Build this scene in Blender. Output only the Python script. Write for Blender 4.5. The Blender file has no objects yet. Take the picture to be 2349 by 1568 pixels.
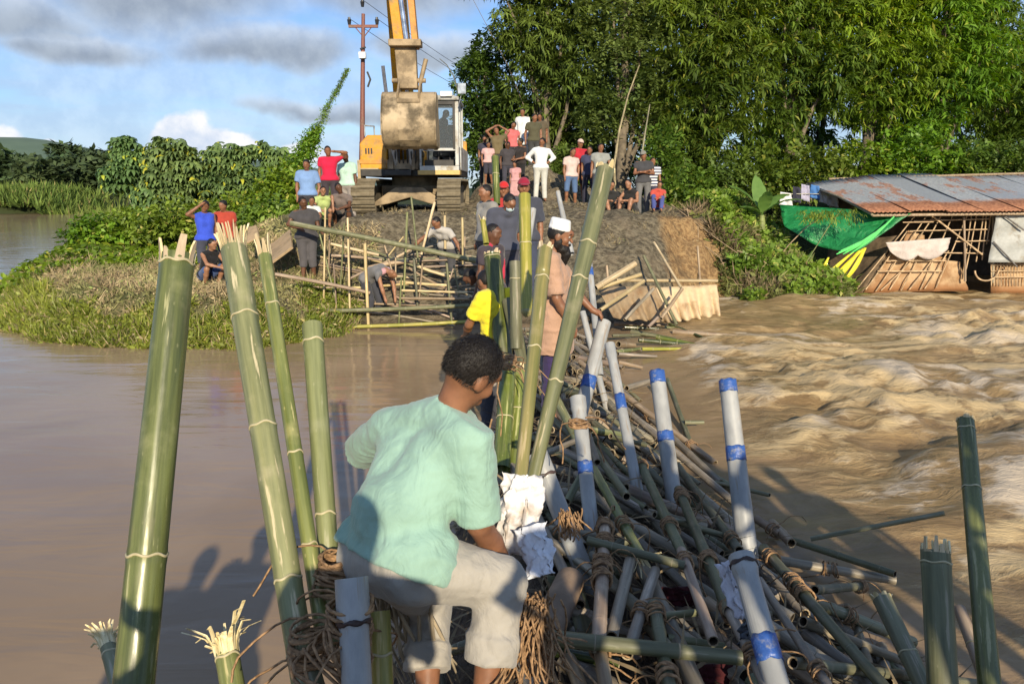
import bpy, math, random
import numpy as np
from mathutils import Vector, Matrix
random.seed(7); np.random.seed(7)
SC = bpy.context.scene
COL = SC.collection
R = math.radians
# ---------------------------------------------------------------- camera
F = 1708.0; CX = 1174.0; CY = 784.0           # focal length and centre in reading pixels (2348 x 1568)
CAMZ = 2.6; PITCH = R(11.7)
CP, SP = math.cos(PITCH), math.sin(PITCH)
cam = bpy.data.cameras.new('camera'); camo = bpy.data.objects.new('camera', cam); COL.objects.link(camo)
cam.sensor_width = 36; cam.lens = 36*F/2348; cam.clip_start = .05; cam.clip_end = 6000
camo.location = (0, 0, CAMZ); camo.rotation_euler = (R(90)-PITCH, 0, 0)
SC.camera = camo
# ---------------------------------------------------------------- light
SUN_EL = 22.5; SUN_AZ = 190.0                 # the sun stands behind the camera, azimuth clockwise from +Y
sdir = Vector((math.sin(R(SUN_AZ))*math.cos(R(SUN_EL))*-1*-1, math.cos(R(SUN_AZ))*math.cos(R(SUN_EL)), math.sin(R(SUN_EL))))
sdir.x = 0.176*math.cos(R(SUN_EL)); sdir.normalize()
SUN_ROT = math.atan2(sdir.x, sdir.y)
sl = bpy.data.lights.new('sun', 'SUN'); sl.energy = 4.6; sl.angle = R(.5); sl.color = (1, .86, .64)
so = bpy.data.objects.new('sun', sl); COL.objects.link(so)
so.rotation_euler = sdir.to_track_quat('Z', 'Y').to_euler(); so.location = (0, -20, 30)
W = bpy.data.worlds.new('World'); SC.world = W; W.use_nodes = True
SC.view_settings.view_transform = 'Standard'; SC.view_settings.look = 'None'
SC.view_settings.gamma = 1; SC.view_settings.use_curve_mapping = False
SC.view_settings.exposure = 0.50
SC.render.engine = 'CYCLES'
SC.cycles.max_bounces = 6; SC.cycles.transparent_max_bounces = 6
SC.cycles.use_denoising = True

def build_world():
    nt = W.node_tree; N = nt.nodes; L = nt.links; N.clear()
    def nd(t, **k):
        n = N.new(t)
        for a, b in k.items(): setattr(n, a, b)
        return n
    def sock(x, inp):
        if isinstance(x, (int, float)): inp.default_value = x
        elif isinstance(x, (tuple, list)): inp.default_value = x
        else: L.new(x, inp)
    def m(op, a, b=0.0, c=0.0, clamp=False):
        n = nd('ShaderNodeMath', operation=op, use_clamp=clamp)
        sock(a, n.inputs[0]); sock(b, n.inputs[1]); sock(c, n.inputs[2]); return n.outputs[0]
    def smooth(x, lo, hi):
        n = nd('ShaderNodeMapRange', interpolation_type='SMOOTHSTEP'); sock(x, n.inputs[0]); n.inputs[1].default_value = lo; n.inputs[2].default_value = hi
        return n.outputs[0]
    def noise(v, sc, det=6, rough=.55, dist=0):
        n = nd('ShaderNodeTexNoise'); L.new(v, n.inputs['Vector']); n.inputs['Scale'].default_value = sc
        n.inputs['Detail'].default_value = det; n.inputs['Roughness'].default_value = rough; n.inputs['Distortion'].default_value = dist
        return n.outputs[0]
    def mix(f, a, b):
        n = nd('ShaderNodeMix', data_type='RGBA'); sock(f, n.inputs[0]); sock(a, n.inputs[6]); sock(b, n.inputs[7]); return n.outputs[2]
    tc = nd('ShaderNodeTexCoord'); D = tc.outputs['Generated']
    sep = nd('ShaderNodeSeparateXYZ'); L.new(D, sep.inputs[0]); X, Y, Z = sep.outputs
    sky = nd('ShaderNodeTexSky', sky_type='NISHITA'); sky.sun_disc = False
    sky.sun_elevation = R(SUN_EL); sky.sun_rotation = SUN_ROT; sky.air_density = 1.25; sky.dust_density = .25; sky.ozone_density = 2.2
    zz = m('ADD', m('MAXIMUM', Z, 0.0), .16)
    px = m('DIVIDE', X, zz); py = m('DIVIDE', Y, zz)
    cv = nd('ShaderNodeCombineXYZ'); L.new(px, cv.inputs[0]); L.new(py, cv.inputs[1])
    P2 = cv.outputs[0]
    n1 = noise(P2, .85, 7, .56, .3)
    # sheet of broken altocumulus
    lay = smooth(n1, .37, .58)
    n2 = noise(P2, .33, 4, .5)
    lay = m('MULTIPLY', lay, smooth(n2, .22, .46))
    # individual grey-bottomed clouds: direction (azimuth px, elevation px) and size
    wn = nd('ShaderNodeTexNoise'); L.new(D, wn.inputs['Vector']); wn.inputs['Scale'].default_value = 9; wn.inputs['Detail'].default_value = 6
    wsep = nd('ShaderNodeSeparateXYZ'); L.new(wn.outputs['Color'], wsep.inputs[0])
    az = m('ADD', m('ARCTAN2', X, Y), m('MULTIPLY', m('SUBTRACT', wsep.outputs[0], .5), .13))
    el = m('ADD', m('ARCSINE', Z), m('MULTIPLY', m('SUBTRACT', wsep.outputs[1], .5), .07))
    grey = None; edge = None
    for (a, e, ra, re_) in [(-23.5, 13.6, 8.2, 4.2), (-9.0, 14.6, 8.5, 3.6), (-34, 10.6, 8, 1.9), (-29, 9.0, 5.0, 1.3), (-33, 14.5, 5, 1.6),
                            (-17.5, 9.2, 7, 1.7), (-5, 9.6, 5, 1.6), (-13, 5.2, 7, .9), (20, 16, 9, 3), (44, 12, 8, 2.5), (-58, 15, 10, 3.5), (-75, 9, 12, 2.2), (70, 14, 11, 3.3)]:
        da = m('DIVIDE', m('SUBTRACT', az, R(a)), R(ra)); de = m('DIVIDE', m('SUBTRACT', el, R(e)), R(re_))
        d = m('SQRT', m('ADD', m('MULTIPLY', da, da), m('MULTIPLY', de, de)))
        den = m('SUBTRACT', 1.0, smooth(d, .45, 1.15))
        # darker underneath, brighter crown
        gg = m('MULTIPLY', den, m('SUBTRACT', 1.0, smooth(de, -.35, .75)))
        grey = gg if grey is None else m('MAXIMUM', grey, gg)
        edge = den if edge is None else m('MAXIMUM', edge, den)
    # white cumulus along the horizon
    sc3 = nd('ShaderNodeVectorMath', operation='MULTIPLY'); L.new(D, sc3.inputs[0]); sc3.inputs[1].default_value = (1, 1, 1.7)
    n3 = noise(sc3.outputs[0], 7.5, 8, .52)
    nb = noise(sc3.outputs[0], 2.6, 2, .5)
    cum = m('SUBTRACT', m('ADD', m('MULTIPLY', n3, .8), m('MULTIPLY', nb, .7)), m('MULTIPLY', m('MAXIMUM', Z, 0.0), 2.6))
    for (a, e, ra, re_) in [(-23.3, 3.3, 2.4, 2.6), (-20.5, 2.2, 2, 1.6), (-34, 2.6, 2.6, 1.5), (-30, 2.2, 2.3, 1.1), (-15.5, 2.3, 2.4, 1.4), (-9, 2.0, 3, 1.2)]:
        da = m('DIVIDE', m('SUBTRACT', az, R(a)), R(ra)); de = m('DIVIDE', m('SUBTRACT', el, R(e)), R(re_))
        d = m('SQRT', m('ADD', m('MULTIPLY', da, da), m('MULTIPLY', de, de)))
        cum = m('ADD', cum, m('MULTIPLY', m('SUBTRACT', 1.0, smooth(d, .3, 1.2)), .34))
    cumf = smooth(cum, .80, .93)
    det = noise(D, 22, 7, .6)
    skyc = mix(1.0, sky.outputs[0], sky.outputs[0])
    # thin haze veil near the horizon
    veil = m('MULTIPLY', m('SUBTRACT', 1.0, smooth(Z, .0, .22)), .30)
    tint = nd('ShaderNodeMix', data_type='RGBA', blend_type='MULTIPLY'); tint.inputs[0].default_value = 1; L.new(skyc, tint.inputs[6]); tint.inputs[7].default_value = (.64, .84, 1.22, 1)
    c0 = mix(veil, tint.outputs[2], (3.8, 5.4, 8.2, 1))
    c0 = mix(m('MULTIPLY', lay, .58), c0, mix(smooth(det, .35, .65), (4.0, 5.1, 7.2, 1), (5.5, 6.6, 8.3, 1)))
    c0 = mix(m('MULTIPLY', edge, .75), c0, mix(smooth(det, .3, .7), (4.3, 5.0, 6.2, 1), (6.0, 6.5, 7.2, 1)))
    c0 = mix(m('MULTIPLY', grey, .85), c0, mix(smooth(det, .3, .7), (2.3, 2.8, 3.6, 1), (3.3, 3.9, 4.7, 1)))
    c0 = mix(m('MULTIPLY', cumf, .95), c0, mix(smooth(m('ADD', m('MULTIPLY', det, .5), m('MULTIPLY', n3, .5)), .4, .62), (5.4, 6.2, 7.6, 1), (9.2, 9.0, 8.9, 1)))
    # below the horizon: dull ground tone
    c0 = mix(smooth(Z, -.02, -.004), (1.5, 1.2, .8, 1), c0)
    bg = nd('ShaderNodeBackground'); L.new(c0, bg.inputs[0]); bg.inputs[1].default_value = .085
    out = nd('ShaderNodeOutputWorld'); L.new(bg.outputs[0], out.inputs[0])
build_world()

# ---------------------------------------------------------------- geometry of the view used to survey positions
def P(px, py, zc):
    cx = (px-CX)/F*zc; cy = (CY-py)/F*zc
    return Vector((cx, zc*CP+cy*SP, CAMZ+cy*CP-zc*SP))
def PY(px, py, Y):
    return P(px, py, Y/(CP+(CY-py)/F*SP))
def PZ(px, py, Z):
    return P(px, py, (CAMZ-Z)/(SP-(CY-py)/F*CP))
def zc_of(p): return p[1]*CP-(p[2]-CAMZ)*SP

# ---------------------------------------------------------------- numeric noise
_perm = np.random.RandomState(3).permutation(512).astype(np.int64)
_perm = np.concatenate([_perm, _perm, _perm])
_g = np.random.RandomState(5).normal(size=(512, 3)); _g /= np.linalg.norm(_g, axis=1)[:, None]
def pnoise(x, y, z=0.0):
    x, y, z = np.broadcast_arrays(np.asarray(x, float), np.asarray(y, float), np.asarray(z, float))
    xi = np.floor(x).astype(np.int64); yi = np.floor(y).astype(np.int64); zi = np.floor(z).astype(np.int64)
    xf = x-xi; yf = y-yi; zf = z-zi
    f = lambda t: t*t*t*(t*(t*6-15)+10)
    u, v, w = f(xf), f(yf), f(zf); out = 0
    for dx in (0, 1):
        for dy in (0, 1):
            for dz in (0, 1):
                h = _perm[(_perm[(_perm[(xi+dx) & 511]+(yi+dy)) & 511]+(zi+dz)) & 511]
                g = _g[h]
                d = g[..., 0]*(xf-dx)+g[..., 1]*(yf-dy)+g[..., 2]*(zf-dz)
                out = out+d*(u if dx else 1-u)*(v if dy else 1-v)*(w if dz else 1-w)
    return out*1.6
def fbm(x, y, z=0.0, o=4, r=.5):
    s = 0; a = 1; t = 0; k = 1
    for i in range(o):
        s = s+a*pnoise(x*k+i*17.3, y*k+i*9.1, z*k); t += a; a *= r; k *= 2.03
    return s/t
def sstep(x, a, b):
    t = np.clip((x-a)/(b-a), 0, 1); return t*t*(3-2*t)

# ---------------------------------------------------------------- object helpers
def mesh_np(name, V, Fq, mats, smooth=False, midx=None, loops=None):
    """V (n,3); Fq (m,3|4) int array, or list of faces"""
    me = bpy.data.meshes.new(name)
    V = np.asarray(V, np.float32)
    if isinstance(Fq, np.ndarray):
        k = Fq.shape[1]; n = Fq.shape[0]
        me.vertices.add(len(V)); me.vertices.foreach_set('co', V.ravel())
        me.loops.add(n*k); me.loops.foreach_set('vertex_index', Fq.astype(np.int32).ravel())
        me.polygons.add(n); me.polygons.foreach_set('loop_start', np.arange(0, n*k, k, dtype=np.int32))
        try: me.polygons.foreach_set('loop_total', np.full(n, k, np.int32))
        except Exception: pass
    else:
        me.from_pydata(V.tolist(), [], Fq); n = len(Fq)
    for m in (mats if isinstance(mats, (list, tuple)) else [mats]): me.materials.append(m)
    if midx is not None: me.polygons.foreach_set('material_index', np.asarray(midx, np.int32))
    if smooth: me.polygons.foreach_set('use_smooth', np.ones(n, bool))
    me.update(calc_edges=True); me.validate()
    return me
def link(name, me, parent=None):
    o = bpy.data.objects.new(name, me); COL.objects.link(o)
    if parent is not None: o.parent = parent
    return o
def tag(o, label=None, cat=None, group=None, kind=None):
    if label: o['label'] = label
    if cat: o['category'] = cat
    if group: o['group'] = group
    if kind: o['kind'] = kind
    return o
def thing(name, loc, label, cat, group=None, rz=0.0):
    o = bpy.data.objects.new(name, None); COL.objects.link(o); o.location = loc; o.rotation_euler = (0, 0, rz)
    o.empty_display_size = .1
    return tag(o, label, cat, group)

class MB:
    """collects shapes for ONE mesh; faces carry a material slot"""
    def __init__(s): s.V = []; s.F = []; s.M = []; s.S = []; s.n = 0
    def add(s, V, Fs, mi=0, sm=False):
        s.V.extend([tuple(v) for v in V]); s.F.extend([tuple(i+s.n for i in f) for f in Fs])
        s.M.extend([mi]*len(Fs)); s.S.extend([sm]*len(Fs)); s.n += len(V)
    def box(s, lo, hi, mi=0, M=None):
        x0, y0, z0 = lo; x1, y1, z1 = hi
        V = [Vector(p) for p in [(x0, y0, z0), (x1, y0, z0), (x1, y1, z0), (x0, y1, z0), (x0, y0, z1), (x1, y0, z1), (x1, y1, z1), (x0, y1, z1)]]
        if M is not None: V = [M @ v for v in V]
        s.add(V, [(0, 3, 2, 1), (4, 5, 6, 7), (0, 1, 5, 4), (1, 2, 6, 5), (2, 3, 7, 6), (3, 0, 4, 7)], mi)
    def prism(s, pts, a, b, axis='x', mi=0, M=None):
        """polygon pts in the plane across axis, from a to b"""
        def mk(p, t): return Vector((t, p[0], p[1])) if axis == 'x' else (Vector((p[0], t, p[1])) if axis == 'y' else Vector((p[0], p[1], t)))
        n = len(pts); V = [mk(p, a) for p in pts]+[mk(p, b) for p in pts]
        if M is not None: V = [M @ v for v in V]
        s.add(V, [tuple(range(n))[::-1], tuple(range(n, 2*n))]+[(i, (i+1) % n, n+(i+1) % n, n+i) for i in range(n)], mi)
    def tube(s, pts, rad, seg=8, mi=0, caps=True, jag=0.0):
        pts = [Vector(p) for p in pts]; n = len(pts)
        if isinstance(rad, (int, float)): rad = [rad]*n
        V = []; up = Vector((0, 0, 1))
        t = (pts[1]-pts[0]).normalized()
        if abs(t.z) > .9: up = Vector((1, 0, 0))
        a = t.cross(up).normalized(); b = t.cross(a).normalized()
        for i in range(n):
            t = (pts[min(i+1, n-1)]-pts[max(i-1, 0)]).normalized()
            a = (a-t*a.dot(t)).normalized(); b = t.cross(a)
            for k in range(seg):
                c, d = math.cos(k*2*math.pi/seg), math.sin(k*2*math.pi/seg)
                V.append(pts[i]+(a*c+b*d)*rad[i])
        Fs = [(i*seg+k, i*seg+(k+1) % seg, (i+1)*seg+(k+1) % seg, (i+1)*seg+k) for i in range(n-1) for k in range(seg)]
        s.add(V, Fs, mi, True)
        if caps:
            s.add(V[:seg], [tuple(range(seg))], mi); s.add(V[-seg:], [tuple(range(seg))[::-1]], mi)
    def build(s, name, mats, parent=None, smooth=None):
        me = bpy.data.meshes.new(name); me.from_pydata([tuple(v) for v in s.V], [], s.F)
        for m in (mats if isinstance(mats, (list, tuple)) else [mats]): me.materials.append(m)
        me.polygons.foreach_set('material_index', s.M)
        me.polygons.foreach_set('use_smooth', s.S if smooth is None else [smooth]*len(s.F))
        me.update(); return link(name, me, parent)

def inst(tv, tf, Ms, T):
    """template verts (n,3), faces (m,k) at N placements: Ms (N,3,3), T (N,3)"""
    N = len(T); n = len(tv)
    V = np.einsum('nij,vj->nvi', Ms, tv)+T[:, None, :]
    Fq = tf[None]+(np.arange(N)*n)[:, None, None]
    return V.reshape(-1, 3), Fq.reshape(-1, tf.shape[1])
def rots(N, tilt=.5, scale=(0.8, 1.2), rng=None):
    rng = rng or np.random
    a = rng.uniform(0, 2*np.pi, N); b = rng.normal(0, tilt, N); c = rng.normal(0, tilt, N); s = rng.uniform(scale[0], scale[1], N)
    ca, sa, cb, sb, cc, sc_ = np.cos(a), np.sin(a), np.cos(b), np.sin(b), np.cos(c), np.sin(c)
    z = np.zeros(N); o = np.ones(N)
    Rz = np.stack([np.stack([ca, -sa, z], -1), np.stack([sa, ca, z], -1), np.stack([z, z, o], -1)], 1)
    Rx = np.stack([np.stack([o, z, z], -1), np.stack([z, cb, -sb], -1), np.stack([z, sb, cb], -1)], 1)
    Ry = np.stack([np.stack([cc, z, sc_], -1), np.stack([z, o, z], -1), np.stack([-sc_, z, cc], -1)], 1)
    return np.einsum('nij,njk,nkl->nil', Ry, Rx, Rz)*s[:, None, None]

# ---------------------------------------------------------------- materials
class MT:
    def __init__(s, name):
        s.m = bpy.data.materials.new(name); s.m.use_nodes = True; s.nt = s.m.node_tree; s.N = s.nt.nodes; s.L = s.nt.links
        s.N.clear(); s.out = s.N.new('ShaderNodeOutputMaterial'); s.b = s.N.new('ShaderNodeBsdfPrincipled'); s.L.new(s.b.outputs[0], s.out.inputs[0])
        s.tc = s.N.new('ShaderNodeTexCoord')
    def sock(s, x, inp):
        if isinstance(x, (int, float)): inp.default_value = x
        elif isinstance(x, (tuple, list)): inp.default_value = tuple(x)+((1,) if len(x) == 3 and len(inp.default_value) == 4 else ())
        else: s.L.new(x, inp)
    def vec(s, scale=(1, 1, 1), coord='Object'):
        n = s.N.new('ShaderNodeMapping'); s.L.new(s.tc.outputs[coord], n.inputs[0]); n.inputs['Scale'].default_value = scale
        return n.outputs[0]
    def noise(s, v, sc=1, det=4, rough=.55, dist=0, col=False):
        n = s.N.new('ShaderNodeTexNoise'); s.L.new(v, n.inputs['Vector']); n.inputs['Scale'].default_value = sc
        n.inputs['Detail'].default_value = det; n.inputs['Roughness'].default_value = rough; n.inputs['Distortion'].default_value = dist
        return n.outputs[1 if col else 0]
    def vor(s, v, sc=1, feature='F1', out=0):
        n = s.N.new('ShaderNodeTexVoronoi'); n.feature = feature; s.L.new(v, n.inputs['Vector']); n.inputs['Scale'].default_value = sc
        return n.outputs[out]
    def ma(s, op, a, b=0.0, clamp=False):
        n = s.N.new('ShaderNodeMath'); n.operation = op; n.use_clamp = clamp; s.sock(a, n.inputs[0]); s.sock(b, n.inputs[1]); return n.outputs[0]
    def ss(s, x, lo, hi):
        n = s.N.new('ShaderNodeMapRange'); n.interpolation_type = 'SMOOTHSTEP'; s.sock(x, n.inputs[0]); n.inputs[1].default_value = lo; n.inputs[2].default_value = hi
        return n.outputs[0]
    def mix(s, f, a, b):
        n = s.N.new('ShaderNodeMix'); n.data_type = 'RGBA'; s.sock(f, n.inputs[0]); s.sock(a, n.inputs[6]); s.sock(b, n.inputs[7]); return n.outputs[2]
    def ramp(s, f, stops):
        n = s.N.new('ShaderNodeValToRGB'); s.L.new(f, n.inputs[0]); e = n.color_ramp.elements
        while len(e) < len(stops): e.new(.5)
        for i, (p, c) in enumerate(stops): e[i].position = p; e[i].color = tuple(c)+(1,)
        return n.outputs[0]
    def rnd(s):
        n = s.N.new('ShaderNodeObjectInfo'); return n.outputs['Random']
    def island(s):
        n = s.N.new('ShaderNodeNewGeometry'); return n.outputs['Random Per Island']
    def attr(s, name):
        n = s.N.new('ShaderNodeAttribute'); n.attribute_name = name; return n.outputs['Fac']
    def hsv(s, col, h=.5, sa=1.0, v=1.0):
        n = s.N.new('ShaderNodeHueSaturation'); s.sock(h, n.inputs[0]); s.sock(sa, n.inputs[1]); s.sock(v, n.inputs[2]); s.sock(col, n.inputs[4]); return n.outputs[0]
    def bump(s, h, st=.3, dist=.01):
        n = s.N.new('ShaderNodeBump'); n.inputs['Strength'].default_value = st; n.inputs['Distance'].default_value = dist
        s.L.new(h, n.inputs['Height']); s.L.new(n.outputs[0], s.b.inputs['Normal']); return n
    def set(s, col=None, rough=None, metal=None, spec=None, **k):
        if col is not None: s.sock(col, s.b.inputs['Base Color'])
        if rough is not None: s.sock(rough, s.b.inputs['Roughness'])
        if metal is not None: s.sock(metal, s.b.inputs['Metallic'])
        if spec is not None: s.sock(spec, s.b.inputs['Specular IOR Level'])
        for a, v in k.items(): s.sock(v, s.b.inputs[a])
        return s
_cache = {}
def cached(f):
    def g(*a):
        k = (f.__name__,)+a
        if k not in _cache: _cache[k] = f(*a)
        return _cache[k]
    return g

@cached
def m_plain(name, col, rough=.7, metal=0.0):
    t = MT(name); v = t.vec(); n = t.noise(v, 6, 5)
    d = tuple(c*.62 for c in col); u = tuple(min(1, c*1.15) for c in col)
    t.set(t.mix(t.ss(n, .35, .65), d, u), rough, metal); t.bump(t.noise(v, 40, 3), .25, .005); return t.m
@cached
def m_dirty(name, col, dirt=(.16, .12, .075), amt=.5, rough=.5, metal=0.0, sc=3.0):
    """painted or bare surface with mud and dust in uneven patches"""
    t = MT(name); v = t.vec()
    n = t.noise(v, sc, 8, .62); n2 = t.noise(v, sc*5, 5, .6)
    f = t.ss(t.ma('ADD', t.ma('MULTIPLY', n, .7), t.ma('MULTIPLY', n2, .3)), .62-amt*.35, .72-amt*.18)
    c = t.mix(t.ss(n2, .3, .7), tuple(x*.82 for x in col), col)
    t.set(t.mix(f, c, t.mix(t.ss(n2, .3, .7), tuple(x*.6 for x in dirt), dirt)), t.ma('ADD', t.ma('MULTIPLY', f, .4), rough), metal)
    t.bump(n2, .3, .01); return t.m
@cached
def m_cloth(name, col, rough=.85):
    t = MT(name); v = t.vec(); n = t.noise(v, 5, 5); w = t.noise(v, 90, 2)
    t.set(t.mix(t.ss(n, .3, .7), tuple(c*.84 for c in col), tuple(min(1, c*1.06) for c in col)), rough, 0.0, .25)
    t.b.inputs['Sheen Weight'].default_value = .15
    t.bump(t.ma('ADD', t.ma('MULTIPLY', t.noise(t.vec((1, 1, .55)), 13, 5, .5, 1.6), 1.0), t.ma('MULTIPLY', w, .10)), .5, .02); return t.m
@cached
def m_stripe(name, c1, c2, f=12.0, rough=.85):
    t = MT(name); v = t.vec(); s = t.N.new('ShaderNodeSeparateXYZ'); t.L.new(t.tc.outputs['Object'], s.inputs[0])
    w = t.ma('SINE', t.ma('MULTIPLY', s.outputs[2], f*6.28))
    t.set(t.mix(t.ss(w, -.15, .15), c1, c2), rough, 0.0, .25); t.bump(t.noise(v, 12, 4), .4, .02); return t.m
@cached
def m_skin(tone):
    t = MT('skin'); v = t.vec(); n = t.noise(v, 14, 4)
    c = (tone[0], tone[1], tone[2])
    t.set(t.mix(t.ss(n, .3, .7), tuple(x*.78 for x in c), tuple(min(1, x*1.1) for x in c)), .48, 0.0, .4)
    t.b.inputs['Subsurface Weight'].default_value = .06; t.b.inputs['Subsurface Radius'].default_value = (.02, .008, .004)
    t.bump(t.noise(v, 120, 3), .15, .003); return t.m
@cached
def m_hair(name='black_hair', col=(.009, .007, .006)):
    t = MT(name); v = t.vec((90, 90, 22)); n = t.noise(v, 1.6, 3)
    t.set(t.mix(n, tuple(c*.5 for c in col), tuple(c*1.8 for c in col)), .5, 0.0, .35); t.bump(t.noise(t.vec((160, 160, 60)), 1.6, 3), .6, .006); return t.m
def leaf_mat(name, dark, light, yellow=None, trans=.3, rough=.5, patch=.35):
    t = MT(name); i = t.island(); v = t.vec((1, 1, 1)); n = t.noise(v, patch, 4)
    c = t.mix(t.ss(n, .32, .68), dark, light)
    c = t.mix(t.ma('MULTIPLY', t.ss(i, .5, 1.0), .55), c, light)
    if yellow: c = t.mix(t.ss(i, .93, .96), c, yellow)
    c = t.hsv(c, t.ma('ADD', t.ma('MULTIPLY', t.rnd(), .03), .485), 1.0, t.ma('ADD', t.ma('MULTIPLY', i, .5), .75))
    t.set(c, rough, 0.0, .35)
    tr = t.N.new('ShaderNodeBsdfTranslucent'); t.L.new(t.hsv(c, .49, 1.15, 1.3), tr.inputs[0])
    mx = t.N.new('ShaderNodeMixShader'); mx.inputs[0].default_value = trans; t.L.new(t.b.outputs[0], mx.inputs[1]); t.L.new(tr.outputs[0], mx.inputs[2])
    t.L.new(mx.outputs[0], t.out.inputs[0]); return t.m

@cached
def m_bamboo(kind):
    t = MT('bamboo_'+kind); v = t.vec((22, 22, 1.1)); n = t.noise(v, 1.6, 6, .6); r = t.rnd()
    pal = {'green': ((.046, .064, .010), (.130, .158, .030), (.32, .32, .13)),
           'lime': ((.095, .115, .035), (.21, .225, .080), (.50, .44, .22)),
           'yellow': ((.17, .19, .03), (.38, .33, .065), (.55, .45, .18)),
           'dull': ((.085, .088, .042), (.185, .188, .10), (.29, .26, .18)),
           'old': ((.12, .105, .07), (.26, .23, .16), (.36, .30, .20)),
           'wax': ((.115, .135, .045), (.225, .245, .10), (.34, .34, .20)),
           'grey': ((.145, .122, .085), (.31, .265, .19), (.42, .35, .25)),
           'tan': ((.19, .13, .08), (.36, .27, .175), (.46, .37, .25)),
           'pale': ((.36, .27, .12), (.60, .47, .24), (.72, .62, .38)),
           'wet': ((.02, .03, .012), (.06, .08, .02), (.16, .15, .03))}[kind]
    c = t.mix(t.ss(n, .3, .7), pal[0], pal[1])
    v2 = t.vec((30, 30, 2.2)); n2 = t.noise(v2, 1.1, 5, .6)
    c = t.mix(t.ma('MULTIPLY', t.ss(n2, .60, .66), .85), c, pal[2])        # long scrapes where the skin is off
    v3 = t.vec((3, 3, 3)); n3 = t.noise(v3, 1.5, 6, .6)
    c = t.mix(t.ma('MULTIPLY', t.ss(n3, .5, .7), .35), c, pal[2])
    sp = t.vor(t.vec((9, 9, 4)), 3)
    c = t.mix(t.ma('MULTIPLY', t.ma('SUBTRACT', 1.0, t.ss(sp, .05, .12)), .3), c, pal[2])
    mud = t.noise(t.vec((5, 5, 1.2)), 1.6, 8, .7); c = t.mix(t.ma('MULTIPLY', t.ss(mud, .50, .72), .55), c, (.20, .155, .10))
    c = t.hsv(c, t.ma('ADD', t.ma('MULTIPLY', r, .02), .485), t.ma('ADD', t.ma('MULTIPLY', r, .25), .80), t.ma('ADD', t.ma('MULTIPLY', t.ma('FRACT', t.ma('MULTIPLY', r, 7.3)), .5), .75))
    t.set(c, t.ma('ADD', t.ma('MULTIPLY', t.ss(mud, .4, .7), .35), {'green': .24, 'lime': .32, 'yellow': .34, 'wet': .18}.get(kind, .48)), 0.0, .5)
    t.bump(t.ma('ADD', n, t.ma('MULTIPLY', n2, .5)), .25, .004); return t.m
@cached
def m_node():
    t = MT('bamboo_node'); n = t.noise(t.vec((30, 30, 30)), 1, 4)
    t.set(t.mix(n, (.24, .20, .10), (.62, .56, .36)), .6); return t.m
@cached
def m_oldcut():
    t = MT('weathered_cut_wood'); n = t.noise(t.vec((60, 60, 5)), 1, 4)
    t.set(t.mix(t.ss(n, .3, .7), (.16, .12, .07), (.40, .32, .20)), .85); return t.m
@cached
def m_oldnode():
    t = MT('weathered_node'); n = t.noise(t.vec((30, 30, 30)), 1, 4)
    t.set(t.mix(n, (.13, .11, .07), (.34, .30, .22)), .7); return t.m
@cached
def m_cut():
    t = MT('bamboo_cut_wood'); n = t.noise(t.vec((60, 60, 5)), 1, 4)
    t.set(t.mix(t.ss(n, .3, .7), (.46, .36, .16), (.86, .76, .48)), .75); t.bump(n, .5, .004); return t.m
@cached
def m_hollow(): return m_plain('bamboo_inside', (.06, .04, .022), .9)
@cached
def m_pvc():
    t = MT('grey_plastic_pipe'); v = t.vec((6, 6, 2.2)); n = t.noise(v, 1.5, 7, .62); n2 = t.noise(t.vec((30, 30, 3)), 1.5, 5)
    c = t.mix(t.ss(n, .3, .7), (.25, .255, .25), (.39, .395, .38))
    c = t.mix(t.ma('MULTIPLY', t.ss(n2, .56, .7), .7), c, (.26, .20, .135)); c = t.mix(t.ma('MULTIPLY', t.ss(n, .58, .66), .5), c, (.30, .24, .17))
    t.set(c, .42); t.bump(n2, .15, .003); return t.m
@cached
def m_tape(): return m_dirty('blue_tape', (.035, .10, .34), (.25, .25, .25), .3, .35, 0.0, 14.0)
@cached
def m_rope():
    t = MT('brown_coir_strip'); n = t.noise(t.vec((26, 26, 26)), 2, 5)
    t.set(t.mix(t.ss(n, .3, .7), (.15, .085, .04), (.38, .23, .115)), .85); t.bump(n, .7, .006); return t.m
# ================================================================ LAND
def poly_sd(x, y, poly):
    """signed distance to a closed polygon, positive inside"""
    x = np.asarray(x, float); y = np.asarray(y, float); d = np.full(x.shape, 1e9); ins = np.zeros(x.shape, bool); n = len(poly)
    for i in range(n):
        ax, ay = poly[i]; bx, by = poly[(i+1) % n]
        ex, ey = bx-ax, by-ay; t = np.clip(((x-ax)*ex+(y-ay)*ey)/(ex*ex+ey*ey), 0, 1)
        d = np.minimum(d, np.hypot(x-ax-ex*t, y-ay-ey*t))
        c = ((ay > y) != (by > y)) & (x < (bx-ax)*(y-ay)/((by-ay) if by != ay else 1e-9)+ax); ins ^= c
    return np.where(ins, d, -d)
BANK = [(-9.9, 14.2), (-8.2, 12.9), (-6.4, 12.3), (-4.4, 12.2), (-3.5, 13.0), (-2.9, 13.9), (-.5, 14.3), (1.5, 14.9), (3.2, 15.8), (4.4, 16.3), (5.6, 16.5), (7.2, 16.9),
        (8.0, 18.0), (8.4, 21), (9.5, 24.5), (20, 25.5), (60, 26), (700, 40), (700, 1500), (-60, 1500), (-45, 110), (-30, 75), (-20, 45), (-15.6, 30), (-14.6, 24), (-13.6, 20), (-12, 17.2), (-10.8, 15.3)]
EMB = [(-5.4, 17.6), (-4.6, 16.9), (-3.4, 16.9), (-1, 17.3), (1, 17.2), (2.5, 17.4), (3.9, 18.3), (4.9, 18.9), (6.0, 20.5), (7.0, 25), (12, 27.5), (60, 29), (700, 43), (700, 1500), (-5, 1500), (-6.3, 60), (-6.2, 30), (-5.8, 20)]
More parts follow.
